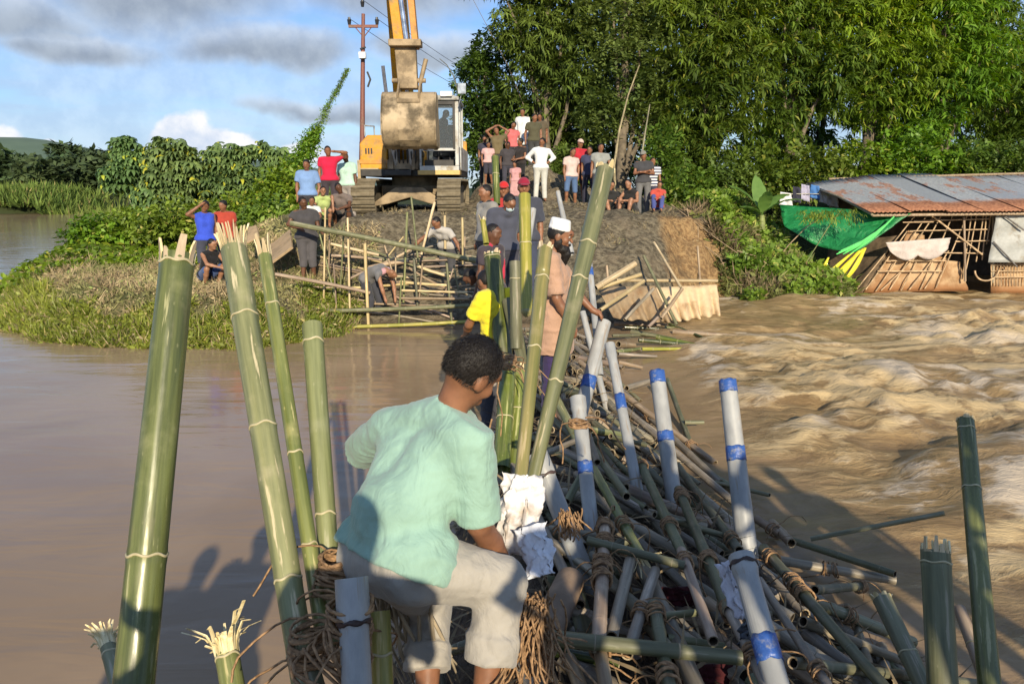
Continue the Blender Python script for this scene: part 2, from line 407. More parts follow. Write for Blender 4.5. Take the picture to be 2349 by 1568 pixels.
FAR = [(-700, 76), (-200, 74), (-46, 73), (-46, 1500), (-700, 1500)]
SHADE_BANK = [(.55, -.75), (3.9, -.75), (5.2, -2.5), (6.5, -8), (30, -14), (60, -80), (-30, -80), (-12, -14), (-5, -7), (-1.6, -2.6), (-.2, -1.6)]   # unseen bank added behind the viewer to lift the shade-casting crowd
PADS = []        # (x, y, z, r) small level spots under feet
def ground(x, y, noise=True):
    x = np.asarray(x, float); y = np.asarray(y, float)
    d = poly_sd(x, y, BANK)
    low = np.where(d > 0, np.minimum(.66, d*.55), d*.5)
    low = low+sstep(y, 19, 27)*.45*(d > 0)
    e = poly_sd(x, y, EMB)
    sl = .66+sstep(x, 2.6, 4.4)*.40
    emb = np.where(e > 0, 1.95, 1.95+e*sl)
    f = poly_sd(x, y, FAR); far = np.where(f > 0, np.minimum(1.6, .15+f*.5), f*.5)
    z = np.maximum(np.maximum(low, emb), far); z = np.maximum(z, -1.2)
    nb = poly_sd(x, y, SHADE_BANK); z = np.maximum(z, np.where(nb > 0, 1.85, np.maximum(-1.2, 1.85+nb*1.6)))
    up = lambda cx, cy, h, sx, sy: h*np.exp(-((x-cx)/sx)**2-((y-cy)/sy)**2)
    z = z+up(.6, 23.2, 1.35, 1.5, 1.3)+up(2.0, 20.6, .45, .8, .7)+up(-.3, 20.8, .5, .7, .7)+up(3.2, 22.6, .5, 1.1, .9)+up(1.3, 21.2, .5, 1.0, .8)
    if noise:
        k = np.where((y > 8) & (y < 60), 1.0, 0.0)
        em = sstep(e, -3.2, -.2)*(x > -4)*(y < 24)
        z = z+k*(fbm(x*.7, y*.7, 1.1)*.16+fbm(x*2.6, y*2.6, 4.1)*.09*(z > -.1))+em*(fbm(x*1.3, y*1.3, 7.)*.22+(.5-np.abs(fbm(x*3.2, y*3.2, 5.)))*.14-.04)
        cl = sstep(x, 3.3, 4.0)*(1-sstep(x, 5.4, 6.2))*(y < 20)
        z = z-cl*(np.abs(fbm(x*1.5, z*1.6, 2.))*.4+np.abs(fbm(x*4, y*1.2, 4.))*.3)
    z = z+np.where((x < -3.4) & (d > .3) & (e < -.2) & (y < 26), fbm(x*.9, y*1.2, 21.)*.22+fbm(x*2.4, y*2.4, 25.)*.10, 0) if noise else z
    for (cx, cy, cz, r) in PADS:
        w = np.exp(-(((x-cx)**2+(y-cy)**2)/(r*r))**2); z = z*(1-w)+cz*w
    return z
def gz(x, y): return float(ground(np.array([x]), np.array([y]))[0])

def axis(parts):
    out = []
    for a, b, s in parts: out += list(np.arange(a, b, s))
    out.append(parts[-1][1]); return np.array(out)
def sheet(xs, ys, fz):
    X, Y = np.meshgrid(xs, ys); Z = fz(X.ravel(), Y.ravel()); V = np.stack([X.ravel(), Y.ravel(), Z], 1)
    nx = len(xs); ny = len(ys); i = np.arange((nx-1)*(ny-1)); r = i//(nx-1); c = i % (nx-1); a = r*nx+c
    return V, np.stack([a, a+1, a+1+nx, a+nx], 1)

def mat_ground():
    t = MT('river_bank_soil'); v = t.vec(); n = t.noise(v, 1.2, 8, .6); n2 = t.noise(v, 9, 6, .6); n3 = t.noise(v, .35, 3)
    soil = t.mix(t.ss(n2, .35, .65), (.085, .070, .046), (.23, .195, .13)); soil = t.mix(t.ma('MULTIPLY', t.ss(n, .5, .68), .5), soil, (.23, .18, .12))
    sep = t.N.new('ShaderNodeSeparateXYZ'); t.L.new(t.tc.outputs['Object'], sep.inputs[0]); X, Y, Z = sep.outputs
    clay = t.mix(t.ss(n2, .32, .62), (.19, .11, .05), (.40, .26, .12)); clay = t.mix(t.ma('MULTIPLY', t.ss(n, .52, .66), .7), clay, (.12, .085, .05))
    on = t.ma('MULTIPLY', t.ma('MULTIPLY', t.ss(t.ma('ADD', X, t.ma('MULTIPLY', n, 1.0)), 3.85, 4.2), t.ma('SUBTRACT', 1.0, t.ss(t.ma('ADD', X, n), 5.4, 5.8))),
             t.ma('MULTIPLY', t.ma('SUBTRACT', 1.0, t.ss(Y, 18.4, 18.9)), 1.0))
    c = t.mix(on, soil, clay)
    grass = t.mix(t.ss(n, .35, .65), (.07, .085, .03), (.21, .18, .085))
    left = t.ma('SUBTRACT', 1.0, t.ss(X, -5.2, -3.6)); c = t.mix(left, c, grass)
    right = t.ss(X, 5.3, 5.9); c = t.mix(right, c, (.035, .045, .015))
    far = t.ss(Y, 26, 30); c = t.mix(far, c, (.05, .065, .022))
    wet = t.ma('SUBTRACT', 1.0, t.ss(Z, .02, .18)); c = t.mix(t.ma('MULTIPLY', wet, .6), c, (.05, .035, .02))
    t.set(c, .92, 0.0, .2); t.bump(t.ma('ADD', n2, t.ma('MULTIPLY', t.noise(v, 26, 5, .65), .6)), 1.0, .09); return t.m

def wave_h(x, y):
    """height of the river surface: calm left of the raft, a broken torrent on its right"""
    # main tongue of fast water runs from the breach past the hut
    tr = sstep(x-np.interp(y, [0, 4, 7, 10, 14, 20], [2.6, 2.1, 1.6, 1.9, 2.0, 5.2]), -.2, 1.6)*sstep(y, -6, 2)*(1-sstep(y, 30, 44))
    near = 1-sstep(np.hypot((x-6)*.7, y-10), 9, 17); near = .25+.75*near
    wx = x+fbm(x*.25, y*.25, 5)*1.6; wy = y+fbm(x*.25+9, y*.25, 7)*1.6
    u = wx*.94+wy*.34; w = -wx*.34+wy*.94
    swell = fbm(u*.22, w*.42, 2.2, 3)*.36
    r1 = 1-2*np.abs(fbm(u*.42, w*1.0, 4.4, 3)); r2 = 1-2*np.abs(fbm(u*1.1, w*2.1, 8.4, 3))
    chop = r1*.062+r2*.014
    fine = fbm(u*2.6, w*4.6, 9.4, 4)*.020
    lump = fbm(x*1.3, y*1.7, 3.3, 4)
    boil = 1.15*np.exp(-((x-8.6)/1.9)**2-((y-12.9)/1.7)**2)+.95*np.exp(-((x-4.6)/2.7)**2-((y-8.6)/1.7)**2)+.7*np.exp(-((x-3.3)/1.5)**2-((y-11.0)/1.3)**2)+.6*np.exp(-((x-6.5)/2.5)**2-((y-5.8)/1.0)**2)
    h = tr*near*(swell+chop+fine)+tr*boil*(.10+lump*.21+fbm(x*3.4, y*3.8, 1.7, 3)*.10)
    h = h+(1-tr)*(fbm(x*.5, y*1.6, 8.)*.006)*(y < 60)
    h = h+tr*(.30+.10*lump)*np.exp(-((x-8.8)/2.0)**2-((y-14.1-.12*(x-9))/.55)**2)+tr*.18*np.exp(-((x-7.2)/1.8)**2-((y-16.0)/.7)**2)+tr*.12*np.exp(-((x-5.0)/2.0)**2-((y-13.0)/.8)**2)
    foam = tr*near*(.30+.55*sstep(r1, .55, .95)+.35*sstep(r2, .5, .9)+.75*boil*sstep(lump, -.35, .3)+.35*sstep(fbm(u*.35, w*1.3, 12.5, 4), -.05, .4)-.25)
    foam = foam*(1-.6*np.exp(-((x-4.6)/2.2)**2-((y-14.2)/1.8)**2))
    return h, np.clip(foam, 0, 1.2), tr
def mat_water():
    t = MT('muddy_water'); fo = t.attr('foam'); tr = t.attr('fast'); v = t.vec((1, 1, 1))
    n = t.noise(v, .35, 5, .5, .6); n2 = t.noise(t.vec((.6, 1.6, 1)), 3.2, 7, .62, 1.5)
    mud = t.mix(t.ss(n, .35, .65), (.255, .178, .105), (.315, .225, .138))
    ed = t.noise(t.vec((.45, 1.1, 1)), 2.0, 8, .68, 2.2); big = t.noise(t.vec((.5, 1, 1)), .55, 4, .5, 1.0)
    fast = t.mix(t.ss(ed, .32, .66), (.18, .118, .055), (.36, .25, .118))
    fast = t.mix(t.ma('MULTIPLY', t.ss(big, .5, .65), .5), fast, (.27, .185, .085))
    c = t.mix(tr, mud, fast)
    lace = t.noise(t.vec((1.0, 1.7, 1)), 4.6, 7, .62, 1.0)
    f = t.ma('MULTIPLY', t.ss(t.ma('ADD', t.ma('MULTIPLY', fo, .62), t.ma('MULTIPLY', t.ma('ADD', t.ma('MULTIPLY', lace, .6), t.ma('MULTIPLY', ed, .4)), 1.5)), .98, 1.32), t.ss(tr, .1, .6))
    c = t.mix(t.ma('MULTIPLY', f, .80), c, t.mix(t.ss(big, .45, .6), (.54, .41, .22), (.54, .46, .35)))
    t.set(c, t.ma('ADD', t.ma('MULTIPLY', tr, .20), t.ma('ADD', t.ma('MULTIPLY', f, .3), .10)), 0.0, .38)
    t.b.inputs['IOR'].default_value = 1.33
    r1 = t.noise(t.vec((.5, 1.7, 1)), 1.3, 4, .5, .8)
    h = t.ma('ADD', t.ma('MULTIPLY', r1, .016), t.ma('ADD', t.ma('MULTIPLY', t.ma('MULTIPLY', ed, tr), .045), t.ma('MULTIPLY', t.ma('MULTIPLY', lace, tr), .022)))
    b = t.bump(h, 1.0, 1.0); return t.m
# ================================================================ the raft of bamboo (its top surface)
def raft_l(y): return np.interp(y, [-6, -2, 0, 2, 3, 4.5, 6, 9, 12, 14], [-2.5, -2.2, -1.4, -.75, -.75, -.6, -.35, -.2, -.3, -.6])
def raft_r(y): return np.interp(y, [-6, -2, 0, 2, 3.2, 4.2, 5.2, 6.5, 8, 10, 12, 13.5, 14.5], [4, 4, 3.6, 3.1, 2.75, 2.5, 2.2, 1.95, 1.85, 1.95, 2.6, 3.2, 1.5])
def raft(x, y, noise=True):
    x = np.asarray(x, float); y = np.asarray(y, float)
    a = raft_l(y); b = raft_r(y); s = (x-a)/(b-a)
    top = np.interp(y, [-6, 0, 2, 4, 6, 9, 12, 14], [.9, .9, .88, .78, .70, .50, .22, .05])
    prof = sstep(s, -.12, .2)*(1-sstep(s, .34, 1.12))
    z = -.25+(top+.25)*prof
    if noise: z = z+.05*fbm(x*2.2, y*2.2, 6.)*prof
    return np.where((y > 15) | (y < -6), -.4, z)
def rz_(x, y): return float(raft(np.array([x]), np.array([y]))[0])
def hit(px, py, f=None, lift=0.0, zmin=0.0):
    """where the line of sight through a reading pixel meets the surface f"""
    f = f or rz_
    d = P(px, py, 1.0)-Vector((0, 0, CAMZ)); o = Vector((0, 0, CAMZ)); t = .6
    while t < 60:
        p = o+d*t
        if p.z <= max(f(p.x, p.y), zmin)+lift: return p
        t += .015 if t < 8 else .05
    return o+d*t

def culm(b, L, r0, r1, seg=12, node=.34, bend=0.0, rng=None, slots=(0, 1, 2, 3), open_top=True, open_bot=False, rings=True, ph=None):
    """bamboo stem along +Z into MB b. returns node heights"""
    rng = rng or random
    zs = []; z = (ph if ph is not None else rng.uniform(.15, 1)*node); nodes = []
    while z < L-.03: nodes.append(z); z += node*rng.uniform(.9, 1.12)
    prof = [(0, 1, 0)]
    for z in nodes:
        for dz, k, s in ((-.03, 1.0, 0), (-.009, 1.045, 0), (-.003, 1.0, 1), (.003, 1.07, 1), (.010, 1.02, 0), (.035, .985, 0)):
            zz = z+dz*(r0/.04 if r0 < .04 else 1)
            if prof[-1][0] < zz < L: prof.append((zz, k, s))
    prof.append((L, 1, 0))
    def off(z): return bend*math.sin(math.pi*z/L)
    V = []
    for z, k, s in prof:
        r = (r0+(r1-r0)*z/L)*k
        for j in range(seg):
            a = j*2*math.pi/seg; V.append((r*math.cos(a)+off(z), r*math.sin(a), z))
    n = len(prof)
    A = [];  B = []
    for i in range(n-1):
        tgt = B if (prof[i][2] == 1 and prof[i+1][2] == 1) else A
        for j in range(seg): tgt.append((i*seg+j, i*seg+(j+1) % seg, (i+1)*seg+(j+1) % seg, (i+1)*seg+j))
    base = b.n; b.add(V, A, slots[0], True)
    b.F.extend([tuple(i+base for i in f) for f in B]); b.M.extend([slots[1]]*len(B)); b.S.extend([True]*len(B))
    for end, z, r, sg in ((open_top, L, r1, 1), (open_bot, 0, r0, -1)):
        if not end:
            ring = [((r)*math.cos(j*2*math.pi/seg)+off(z), r*math.sin(j*2*math.pi/seg), z) for j in range(seg)]
            b.add(ring, [tuple(range(seg)) if sg > 0 else tuple(range(seg))[::-1]], slots[2]); continue
        ri = r*.74; V = []
        for rr, zz in ((r, z), (ri, z-.002*sg), (ri*.97, z-min(.12, L*.2)*sg)):
            V += [(rr*math.cos(j*2*math.pi/seg)+off(z), rr*math.sin(j*2*math.pi/seg), zz) for j in range(seg)]
        q = lambda i: [(i*seg+j, i*seg+(j+1) % seg, (i+1)*seg+(j+1) % seg, (i+1)*seg+j)[::sg] for j in range(seg)]
        b.add(V, q(0), slots[2]); k0 = b.n-len(V)
        b.F.extend([tuple(i+k0 for i in f) for f in q(1)+[tuple(range(2*seg, 3*seg))[::sg]]]); b.M.extend([slots[3]]*(seg+1)); b.S.extend([False]*(seg+1))
    return nodes
def strips(b, z0, r, n, lmin, lmax, flare, so=0, si=1, rng=random, wid=.85, curl=0.0):
    """splinters standing up from a split end"""
    for k in range(n):
        a = (k+rng.uniform(-.2, .2))*2*math.pi/n; l = rng.uniform(lmin, lmax); w = 2*math.pi*r/n*.5*wid*rng.uniform(.5, 1.1)
        fl = flare*rng.uniform(.2, 1.6); tw = rng.uniform(-.3, .3); V = []; rows = 5
        for i in range(rows):
            u = i/(rows-1); rr = r+fl*u*u*l; z = z0-.01+l*u-curl*u*u*u*l*rng.uniform(.6, 1.2); ww = w*(1-.75*u*u*rng.uniform(.4, 1)); aa = a+tw*u*.5
            for s, t in ((-1, 0), (1, 0), (1, -1), (-1, -1)):
                q = rr+t*.14*r; V.append((q*math.cos(aa)-s*ww*math.sin(aa), q*math.sin(aa)+s*ww*math.cos(aa), z))
        base = b.n; b.add(V, [], 0)
        for i in range(rows-1):
            for j in range(4):
                f = (i*4+j, i*4+(j+1) % 4, (i+1)*4+(j+1) % 4, (i+1)*4+j); b.F.append(tuple(q+base for q in f)); b.M.append(so if j == 0 else si); b.S.append(False)
        b.F.append(tuple(q+base for q in (rows*4-4, rows*4-3, rows*4-2, rows*4-1))); b.M.append(si); b.S.append(False)
def orient(o, p0, p1, roll=0.0):
    d = (Vector(p1)-Vector(p0)); o.location = p0; o.rotation_mode = 'QUATERNION'
    from mathutils import Quaternion
    o.rotation_quaternion = d.to_track_quat('Z', 'Y') @ Quaternion((0, 0, 1), roll)
    return d.length
def pole_simple(name, p0, p1, r0, r1, kind, label, group=None, cat='bamboo pole', seg=10, node=.3, bend=0.0, both=True, split=0):
    b = MB(); L = (Vector(p1)-Vector(p0)).length
    culm(b, L, r0, r1, seg, node, bend, open_bot=both)
    if split: strips(b, L, r1, split, .05, .22, .5, 0, 2)
    o = b.build(name, [m_bamboo(kind), m_oldnode() if kind in ('dull', 'grey', 'tan', 'old') else m_node(), m_oldcut() if kind in ('dull', 'grey', 'old', 'tan') else m_cut(), m_hollow()])
    orient(o, p0, p1, random.uniform(0, 6.28)); return tag(o, label, cat, group)
def pole_parts(name, p0, p1, r0, r1, kind, label, group=None, seg=24, nodes=(), top='cut', sl=(.08, .2), flare=.35, ns=12, topkind='pale', bend=0.0):
    """large standing culm with stem, node rings and split end as parts"""
    L = (Vector(p1)-Vector(p0)).length; t = thing(name, p0, label, 'bamboo pole', group); orient(t, p0, p1, 0)
    b = MB(); cuts = [n*L for n in nodes]
    segz = [0]+cuts+[L]; V = []; n = 0; prof = []
    for i in range(40*1): prof.append((L*i/39, 1))
    for c in cuts:
        prof = [p for p in prof if abs(p[0]-c) > .03]+[(c-.028, 1.0), (c-.008, 1.03), (c-.003, .985), (c+.003, .985), (c+.01, 1.015), (c+.03, .99)]
    prof.sort()
    for z, k in prof:
        r = (r0+(r1-r0)*z/L)*k; o_ = bend*math.sin(math.pi*z/L)
        V += [(r*(1+.012*math.sin(3*j*2*math.pi/seg+z*2))*math.cos(j*2*math.pi/seg)+o_, r*math.sin(j*2*math.pi/seg), z) for j in range(seg)]
    Fs = [(i*seg+j, i*seg+(j+1) % seg, (i+1)*seg+(j+1) % seg, (i+1)*seg+j) for i in range(len(prof)-1) for j in range(seg)]
    b.add(V, Fs, 0, True)
    r = r1; ri = r*.76; V = []
    for rr, zz in ((r, L), (ri, L-.002), (ri*.97, L-.12)):
        V += [(rr*math.cos(j*2*math.pi/seg), rr*math.sin(j*2*math.pi/seg), zz) for j in range(seg)]
    q = lambda i: [(i*seg+j, i*seg+(j+1) % seg, (i+1)*seg+(j+1) % seg, (i+1)*seg+j) for j in range(seg)]
    b.add(V, q(0), 1); k0 = b.n-len(V); b.F.extend([tuple(i+k0 for i in f) for f in q(1)+[tuple(range(2*seg, 3*seg))]]); b.M.extend([2]*(seg+1)); b.S.extend([False]*(seg+1))
    b.build('stem', [m_bamboo(kind), m_cut(), m_hollow()], t)
    for c in cuts:
        r = (r0+(r1-r0)*c/L); o_ = bend*math.sin(math.pi*c/L); m = MB(); V = []; rows = ((-.004, 1.0), (-.004, 1.05), (.001, 1.075), (.004, 1.05), (.004, 1.0))
        for dz, k in rows: V += [(r*k*math.cos(j*2*math.pi/seg)+o_, r*k*math.sin(j*2*math.pi/seg), c+dz+.004*math.sin(j*.9)) for j in range(seg)]
        m.add(V, [(i*seg+j, i*seg+(j+1) % seg, (i+1)*seg+(j+1) % seg, (i+1)*seg+j) for i in range(4) for j in range(seg)], 0, True)
        m.build('node_ring', m_node(), t)
    if top != 'cut':
        m = MB(); strips(m, L, r1, ns, sl[0], sl[1], flare, 1 if top == 'frayed' else 0, 1, curl=.35 if top == 'frayed' else 0, wid=1.25 if top == 'frayed' else .85)
        if top == 'frayed': strips(m, L, r1*.8, ns, sl[0]*.5, sl[1]*.9, flare*1.3, 1, 1, curl=.4, wid=1.5)
        m.build('split_end', [m_bamboo(topkind if top == 'split' else kind), m_cut()], t)
    return t
def pipe_parts(name, p0, p1, r0, r1, label, tapes=(), socket=None, group='grey plastic pipes standing in the raft', ring=None, seg=28, sink=True):
    """plastic pipe; tapes: list of (t, length); socket: length of the flared end"""
    d_ = (Vector(p1)-Vector(p0)); L0 = d_.length; u_ = d_.normalized(); ext = 0.0
    while sink and ext < .6 and (Vector(p0)-u_*ext).z > max(-.2, rz_(p0[0]-u_.x*ext, p0[1]-u_.y*ext)-.14): ext += .02
    p0 = Vector(p0)-d_.normalized()*ext; L = L0+ext; tapes = [((u*L0+ext)/L, l) for u, l in tapes]; t = thing(name, p0, label, 'pipe', group); orient(t, p0, p1)
    b = MB(); rad = lambda z: r0+(r1-r0)*z/L
    prof = [(0, rad(0))]
    if socket: prof += [(L-socket-.03, rad(L-socket)), (L-socket, r1*1.14), (L, r1*1.15)]
    else: prof += [(L, r1)]
    prof = [p for i in range(len(prof)-1) for p in [(prof[i][0]+(prof[i+1][0]-prof[i][0])*u/4, prof[i][1]+(prof[i+1][1]-prof[i][1])*u/4) for u in range(4)]]+[prof[-1]]
    V = []
    for z, r in prof: V += [(r*math.cos(j*2*math.pi/seg), r*math.sin(j*2*math.pi/seg), z) for j in range(seg)]
    Fs = [(i*seg+j, i*seg+(j+1) % seg, (i+1)*seg+(j+1) % seg, (i+1)*seg+j) for i in range(len(prof)-1) for j in range(seg)]
    b.add(V, Fs, 0, True); r = prof[-1][1]; V = []
    for rr, zz in ((r, L), (r-.006, L+.001), (r-.006, L-.3)): V += [(rr*math.cos(j*2*math.pi/seg), rr*math.sin(j*2*math.pi/seg), zz) for j in range(seg)]
    b.add(V, [(i*seg+j, i*seg+(j+1) % seg, (i+1)*seg+(j+1) % seg, (i+1)*seg+j) for i in range(2) for j in range(seg)]+[tuple(range(2*seg, 3*seg))], 0)
    b.build('pipe_wall', m_pvc(), t)
    def band(nm, z0, z1, extra, mat):
        m = MB(); V = []
        def rr(z):
            for i in range(len(prof)-1):
                if prof[i][0] <= z <= prof[i+1][0]+1e-6:
                    u = (z-prof[i][0])/max(1e-6, prof[i+1][0]-prof[i][0]); return prof[i][1]+(prof[i+1][1]-prof[i][1])*u
            return prof[-1][1]
        zs = [z0+(z1-z0)*i/4 for i in range(5)]
        for i, z in enumerate([zs[0]]+zs+[zs[-1]]):
            e = 0 if i in (0, 6) else extra
            V += [((rr(z)+e)*math.cos(j*2*math.pi/seg), (rr(z)+e)*math.sin(j*2*math.pi/seg), z+.004*math.sin(j*1.3+i)) for j in range(seg)]
        m.add(V, [(i*seg+j, i*seg+(j+1) % seg, (i+1)*seg+(j+1) % seg, (i+1)*seg+j) for i in range(6) for j in range(seg)], 0, True); m.build(nm, mat, t)
    for (u, l) in tapes: band('tape_band', u*L, min(L, u*L+l), .0025, m_tape())
    if ring: band('seal_ring', L-ring-.012, L-ring, .004, m_plain('dark_rubber', (.06, .035, .03), .6))
    return t

def lashing(c, ax, r, label, turns=4, loose=3, wd=.055, group='brown strips tying the bamboo raft', size=.007, rng=random):
    """a knot of flat coir strips wound round a joint at c about axis ax"""
    ax = Vector(ax).normalized(); u = ax.orthogonal().normalized(); v = ax.cross(u); b = MB()
    for k in range(turns):
        pts = []; ph = rng.uniform(0, 6); o = rng.uniform(-wd, wd); tl = rng.uniform(-.6, .6)
        for i in range(15):
            a = i/14*2*math.pi+ph; rr = r*(1.0+.05*math.sin(3*a+ph)+rng.uniform(0, .10)); pts.append((u*math.cos(a)+v*math.sin(a))*rr+ax*(o+tl*rr*math.sin(a-ph)))
        b.tube(pts, [size*rng.uniform(.6, 1.1)]*15, 5)
    for k in range(loose):
        a = rng.uniform(0, 6.28); p = (u*math.cos(a)+v*math.sin(a))*r+ax*rng.uniform(-wd, wd); d = Vector((rng.gauss(0, 1), rng.gauss(0, 1), rng.uniform(-.2, .9))).normalized(); pts = [p]
        for i in range(9):
            d = (d+Vector((rng.gauss(0, .3), rng.gauss(0, .3), -.26))).normalized(); p = p+d*.03*(r/.05)**.5*rng.uniform(.8, 1.5); pts.append(p)
        b.tube(pts, [size*.62]*len(pts), 4)
    o = b.build('rope_lashing', m_rope()); o.location = c
    return tag(o, label, 'rope lashing', group)
# ================================================================ VEGETATION
def leaf_blade(L, w, droop=.5, base=(0, 0, 0), az=0.0, el=0.3, fold=.25, rows=2):
    """a pointed leaf as a strip; returns verts, quads"""
    V = []; ca, sa = math.cos(az), math.sin(az); x, z = 0.0, 0.0; e = el
    if rows == 2:            # a folded lozenge: four corners, drooping at the tip
        m = (L*.45*math.cos(e), L*.45*math.sin(e)); t_ = (m[0]+L*.55*math.cos(e-droop), m[1]+L*.55*math.sin(e-droop))
        for lx, ly, lz in ((0, 0, 0), (m[0], -w*.5, m[1]-w*fold*.5), (t_[0], 0, t_[1]), (m[0], w*.5, m[1]-w*fold*.5)): V.append((base[0]+lx*ca-ly*sa, base[1]+lx*sa+ly*ca, base[2]+lz))
        return V, [(0, 1, 2, 3)]
    ws = {1: (.35, .0), 2: (.25, 1, .0), 3: (.2, 1, .75, .0)}[rows]
    for i, q in enumerate(ws):
        for s in (-1, 1):
            lx = x; ly = s*w*q*.5
            V.append((base[0]+lx*ca-ly*sa, base[1]+lx*sa+ly*ca, base[2]+z-abs(ly)*fold))
        st = L/rows; x += st*math.cos(e); z += st*math.sin(e); e -= droop
    n = len(ws); return V, [(2*i, 2*i+1, 2*i+3, 2*i+2) for i in range(n-1)]
def merge(parts):
    V = []; Fq = []
    for v, f in parts:
        k = len(V); V += v; Fq += [tuple(i+k for i in q) for q in f]
    return np.array(V), np.array(Fq)
_rg = random.Random(11)
def tmpl_spray(n=7, L=.26, w=.042):          # drooping bamboo-like leaves on a twig
    ps = []
    for k in range(n):
        u = k/(n-1); ps.append(leaf_blade(L*_rg.uniform(.75, 1.15), w, .75, (u*.22, _rg.uniform(-.03, .03), -.06*u*u), _rg.uniform(-1.1, 1.1), _rg.uniform(-.5, .25), rows=2))
    return merge(ps)
def tmpl_broad(n=6, L=.16, w=.085):
    ps = []
    for k in range(n): ps.append(leaf_blade(L*_rg.uniform(.7, 1.2), w, .5, (_rg.uniform(-.1, .1), _rg.uniform(-.1, .1), _rg.uniform(-.08, .08)), _rg.uniform(0, 6.28), _rg.uniform(-.5, .5), rows=2))
    return merge(ps)
def tmpl_palmate(L=.30, w=.085, n=7):        # hanging many-fingered leaf (cassava / papaya)
    ps = []
    for k in range(n): ps.append(leaf_blade(L*(1-.22*abs(k-(n-1)/2)/((n-1)/2)), w, .8, (0, 0, 0), (k-(n-1)/2)*.78, .15, fold=.35, rows=3))
    return merge(ps)
def tmpl_tuft(n=5, L=.26, w=.018, lean=.6):
    ps = []
    for k in range(n): ps.append(leaf_blade(L*_rg.uniform(.6, 1.2), w, .35*lean, (_rg.uniform(-.04, .04), _rg.uniform(-.04, .04), 0), _rg.uniform(0, 6.28), _rg.uniform(.8, 1.5), rows=2))
    return merge(ps)
SPRAYS = [tmpl_spray() for _ in range(3)]; BROAD = [tmpl_broad() for _ in range(3)]; PALM = [tmpl_palmate()]; TUFT = [tmpl_tuft() for _ in range(3)]
WEED = [tmpl_broad(5, .10, .05) for _ in range(3)]

def scatter(name, tmpls, T, tilt, sc, mat, parent=None, rng=None, yaw=None, outward=None):
    rng = rng or np.random; Vs = []; Fs = []; k = 0; N = len(T); idx = rng.randint(0, len(tmpls), N)
    for i, (tv, tf) in enumerate(tmpls):
        t = T[idx == i]
        if len(t) == 0: continue
        M = rots(len(t), tilt, sc, rng)
        V, Fq = inst(tv, tf, M, t); Vs.append(V); Fs.append(Fq+k); k += len(V)
    me = mesh_np(name, np.concatenate(Vs), np.concatenate(Fs), mat)
    return link(name, me, parent)
def crown_pts(lobes, dens, rng, thr=-.25, fr=1.1, shell=.55, keep=None):
    """points in the outer part of ellipsoid lobes (cx,cy,cz,rx,ry,rz); gaps by noise"""
    out = []
    for (cx, cy, cz, rx, ry, rz) in lobes:
        area = 4*math.pi*((rx*ry)**1.6/3+(rx*rz)**1.6/3+(ry*rz)**1.6/3)**(1/1.6); n = int(area*dens)
        d = rng.normal(size=(n, 3)); d /= np.linalg.norm(d, axis=1)[:, None]
        r = 1-np.abs(rng.normal(0, .16, n))-rng.uniform(0, 1-shell, n)*(rng.uniform(size=n) < .35)
        p = d*r[:, None]*np.array([rx, ry, rz])
        p += (fbm(p[:, 0]*1.3+cx, p[:, 1]*1.3+cy, p[:, 2]*1.3+cz, 3)[:, None])*d*.55*min(rx, rz)
        p += np.array([cx, cy, cz]); out.append(p)
    p = np.concatenate(out)
    k = fbm(p[:, 0]*fr, p[:, 1]*fr, p[:, 2]*fr, 3) > thr
    return p[k]
def limbs(b, base, lobes, r0, rng, mi=0):
    for (cx, cy, cz, rx, ry, rz) in lobes:
        e = Vector((cx, cy, cz)); s = Vector(base); s.z = base[2]+(e.z-base[2])*rng.uniform(.15, .45); s.x += (e.x-s.x)*.1; s.y += (e.y-s.y)*.1
        mid = s.lerp(e, .5)+Vector((rng.uniform(-.2, .2), rng.uniform(-.2, .2), rng.uniform(-.1, .3)))
        q = min(1, (rx/1.2)**2); b.tube([s, mid, e, e+(e-mid)*.25], [r0*.5*q, r0*.36*q, r0*.18*q, .008], 6, mi)
MAT_BARK = None
def tree(name, x, y, lobes_rel, label, cat, mat, group=None, dens=14, r0=.16, tm=SPRAYS, tilt=.45, sc=(.8, 1.3), seed=0, thr=-.22, z0=None, trunkz=None, lean=0.0, barkcol=(.16, .13, .09), trunk=True):
    rng = np.random.RandomState(seed+100); prg = random.Random(seed)
    zb = gz(x, y)-.05 if z0 is None else z0
    t = thing(name, (x, y, zb), label, cat, group)
    lobes = [(lx, ly, lz-zb, rx, ry, rz) for (lx, ly, lz, rx, ry, rz) in lobes_rel]
    top = max(l[2] for l in lobes)
    if trunk:
        b = MB(); pts = [(0, 0, 0)]; n = 6
        for i in range(1, n+1): pts.append((lean*i/n+prg.uniform(-.08, .08), prg.uniform(-.08, .08), top*.9*i/n))
        b.tube(pts, [r0*(1-.7*i/n) for i in range(n+1)], 8); limbs(b, (0, 0, 0), lobes, r0, prg)
        b.build('trunk', m_plain('bark', barkcol, .9), t)
    pts = crown_pts(lobes, dens, rng, thr)
    scatter('crown', tm, pts, tilt, sc, mat, t, rng)
    return t
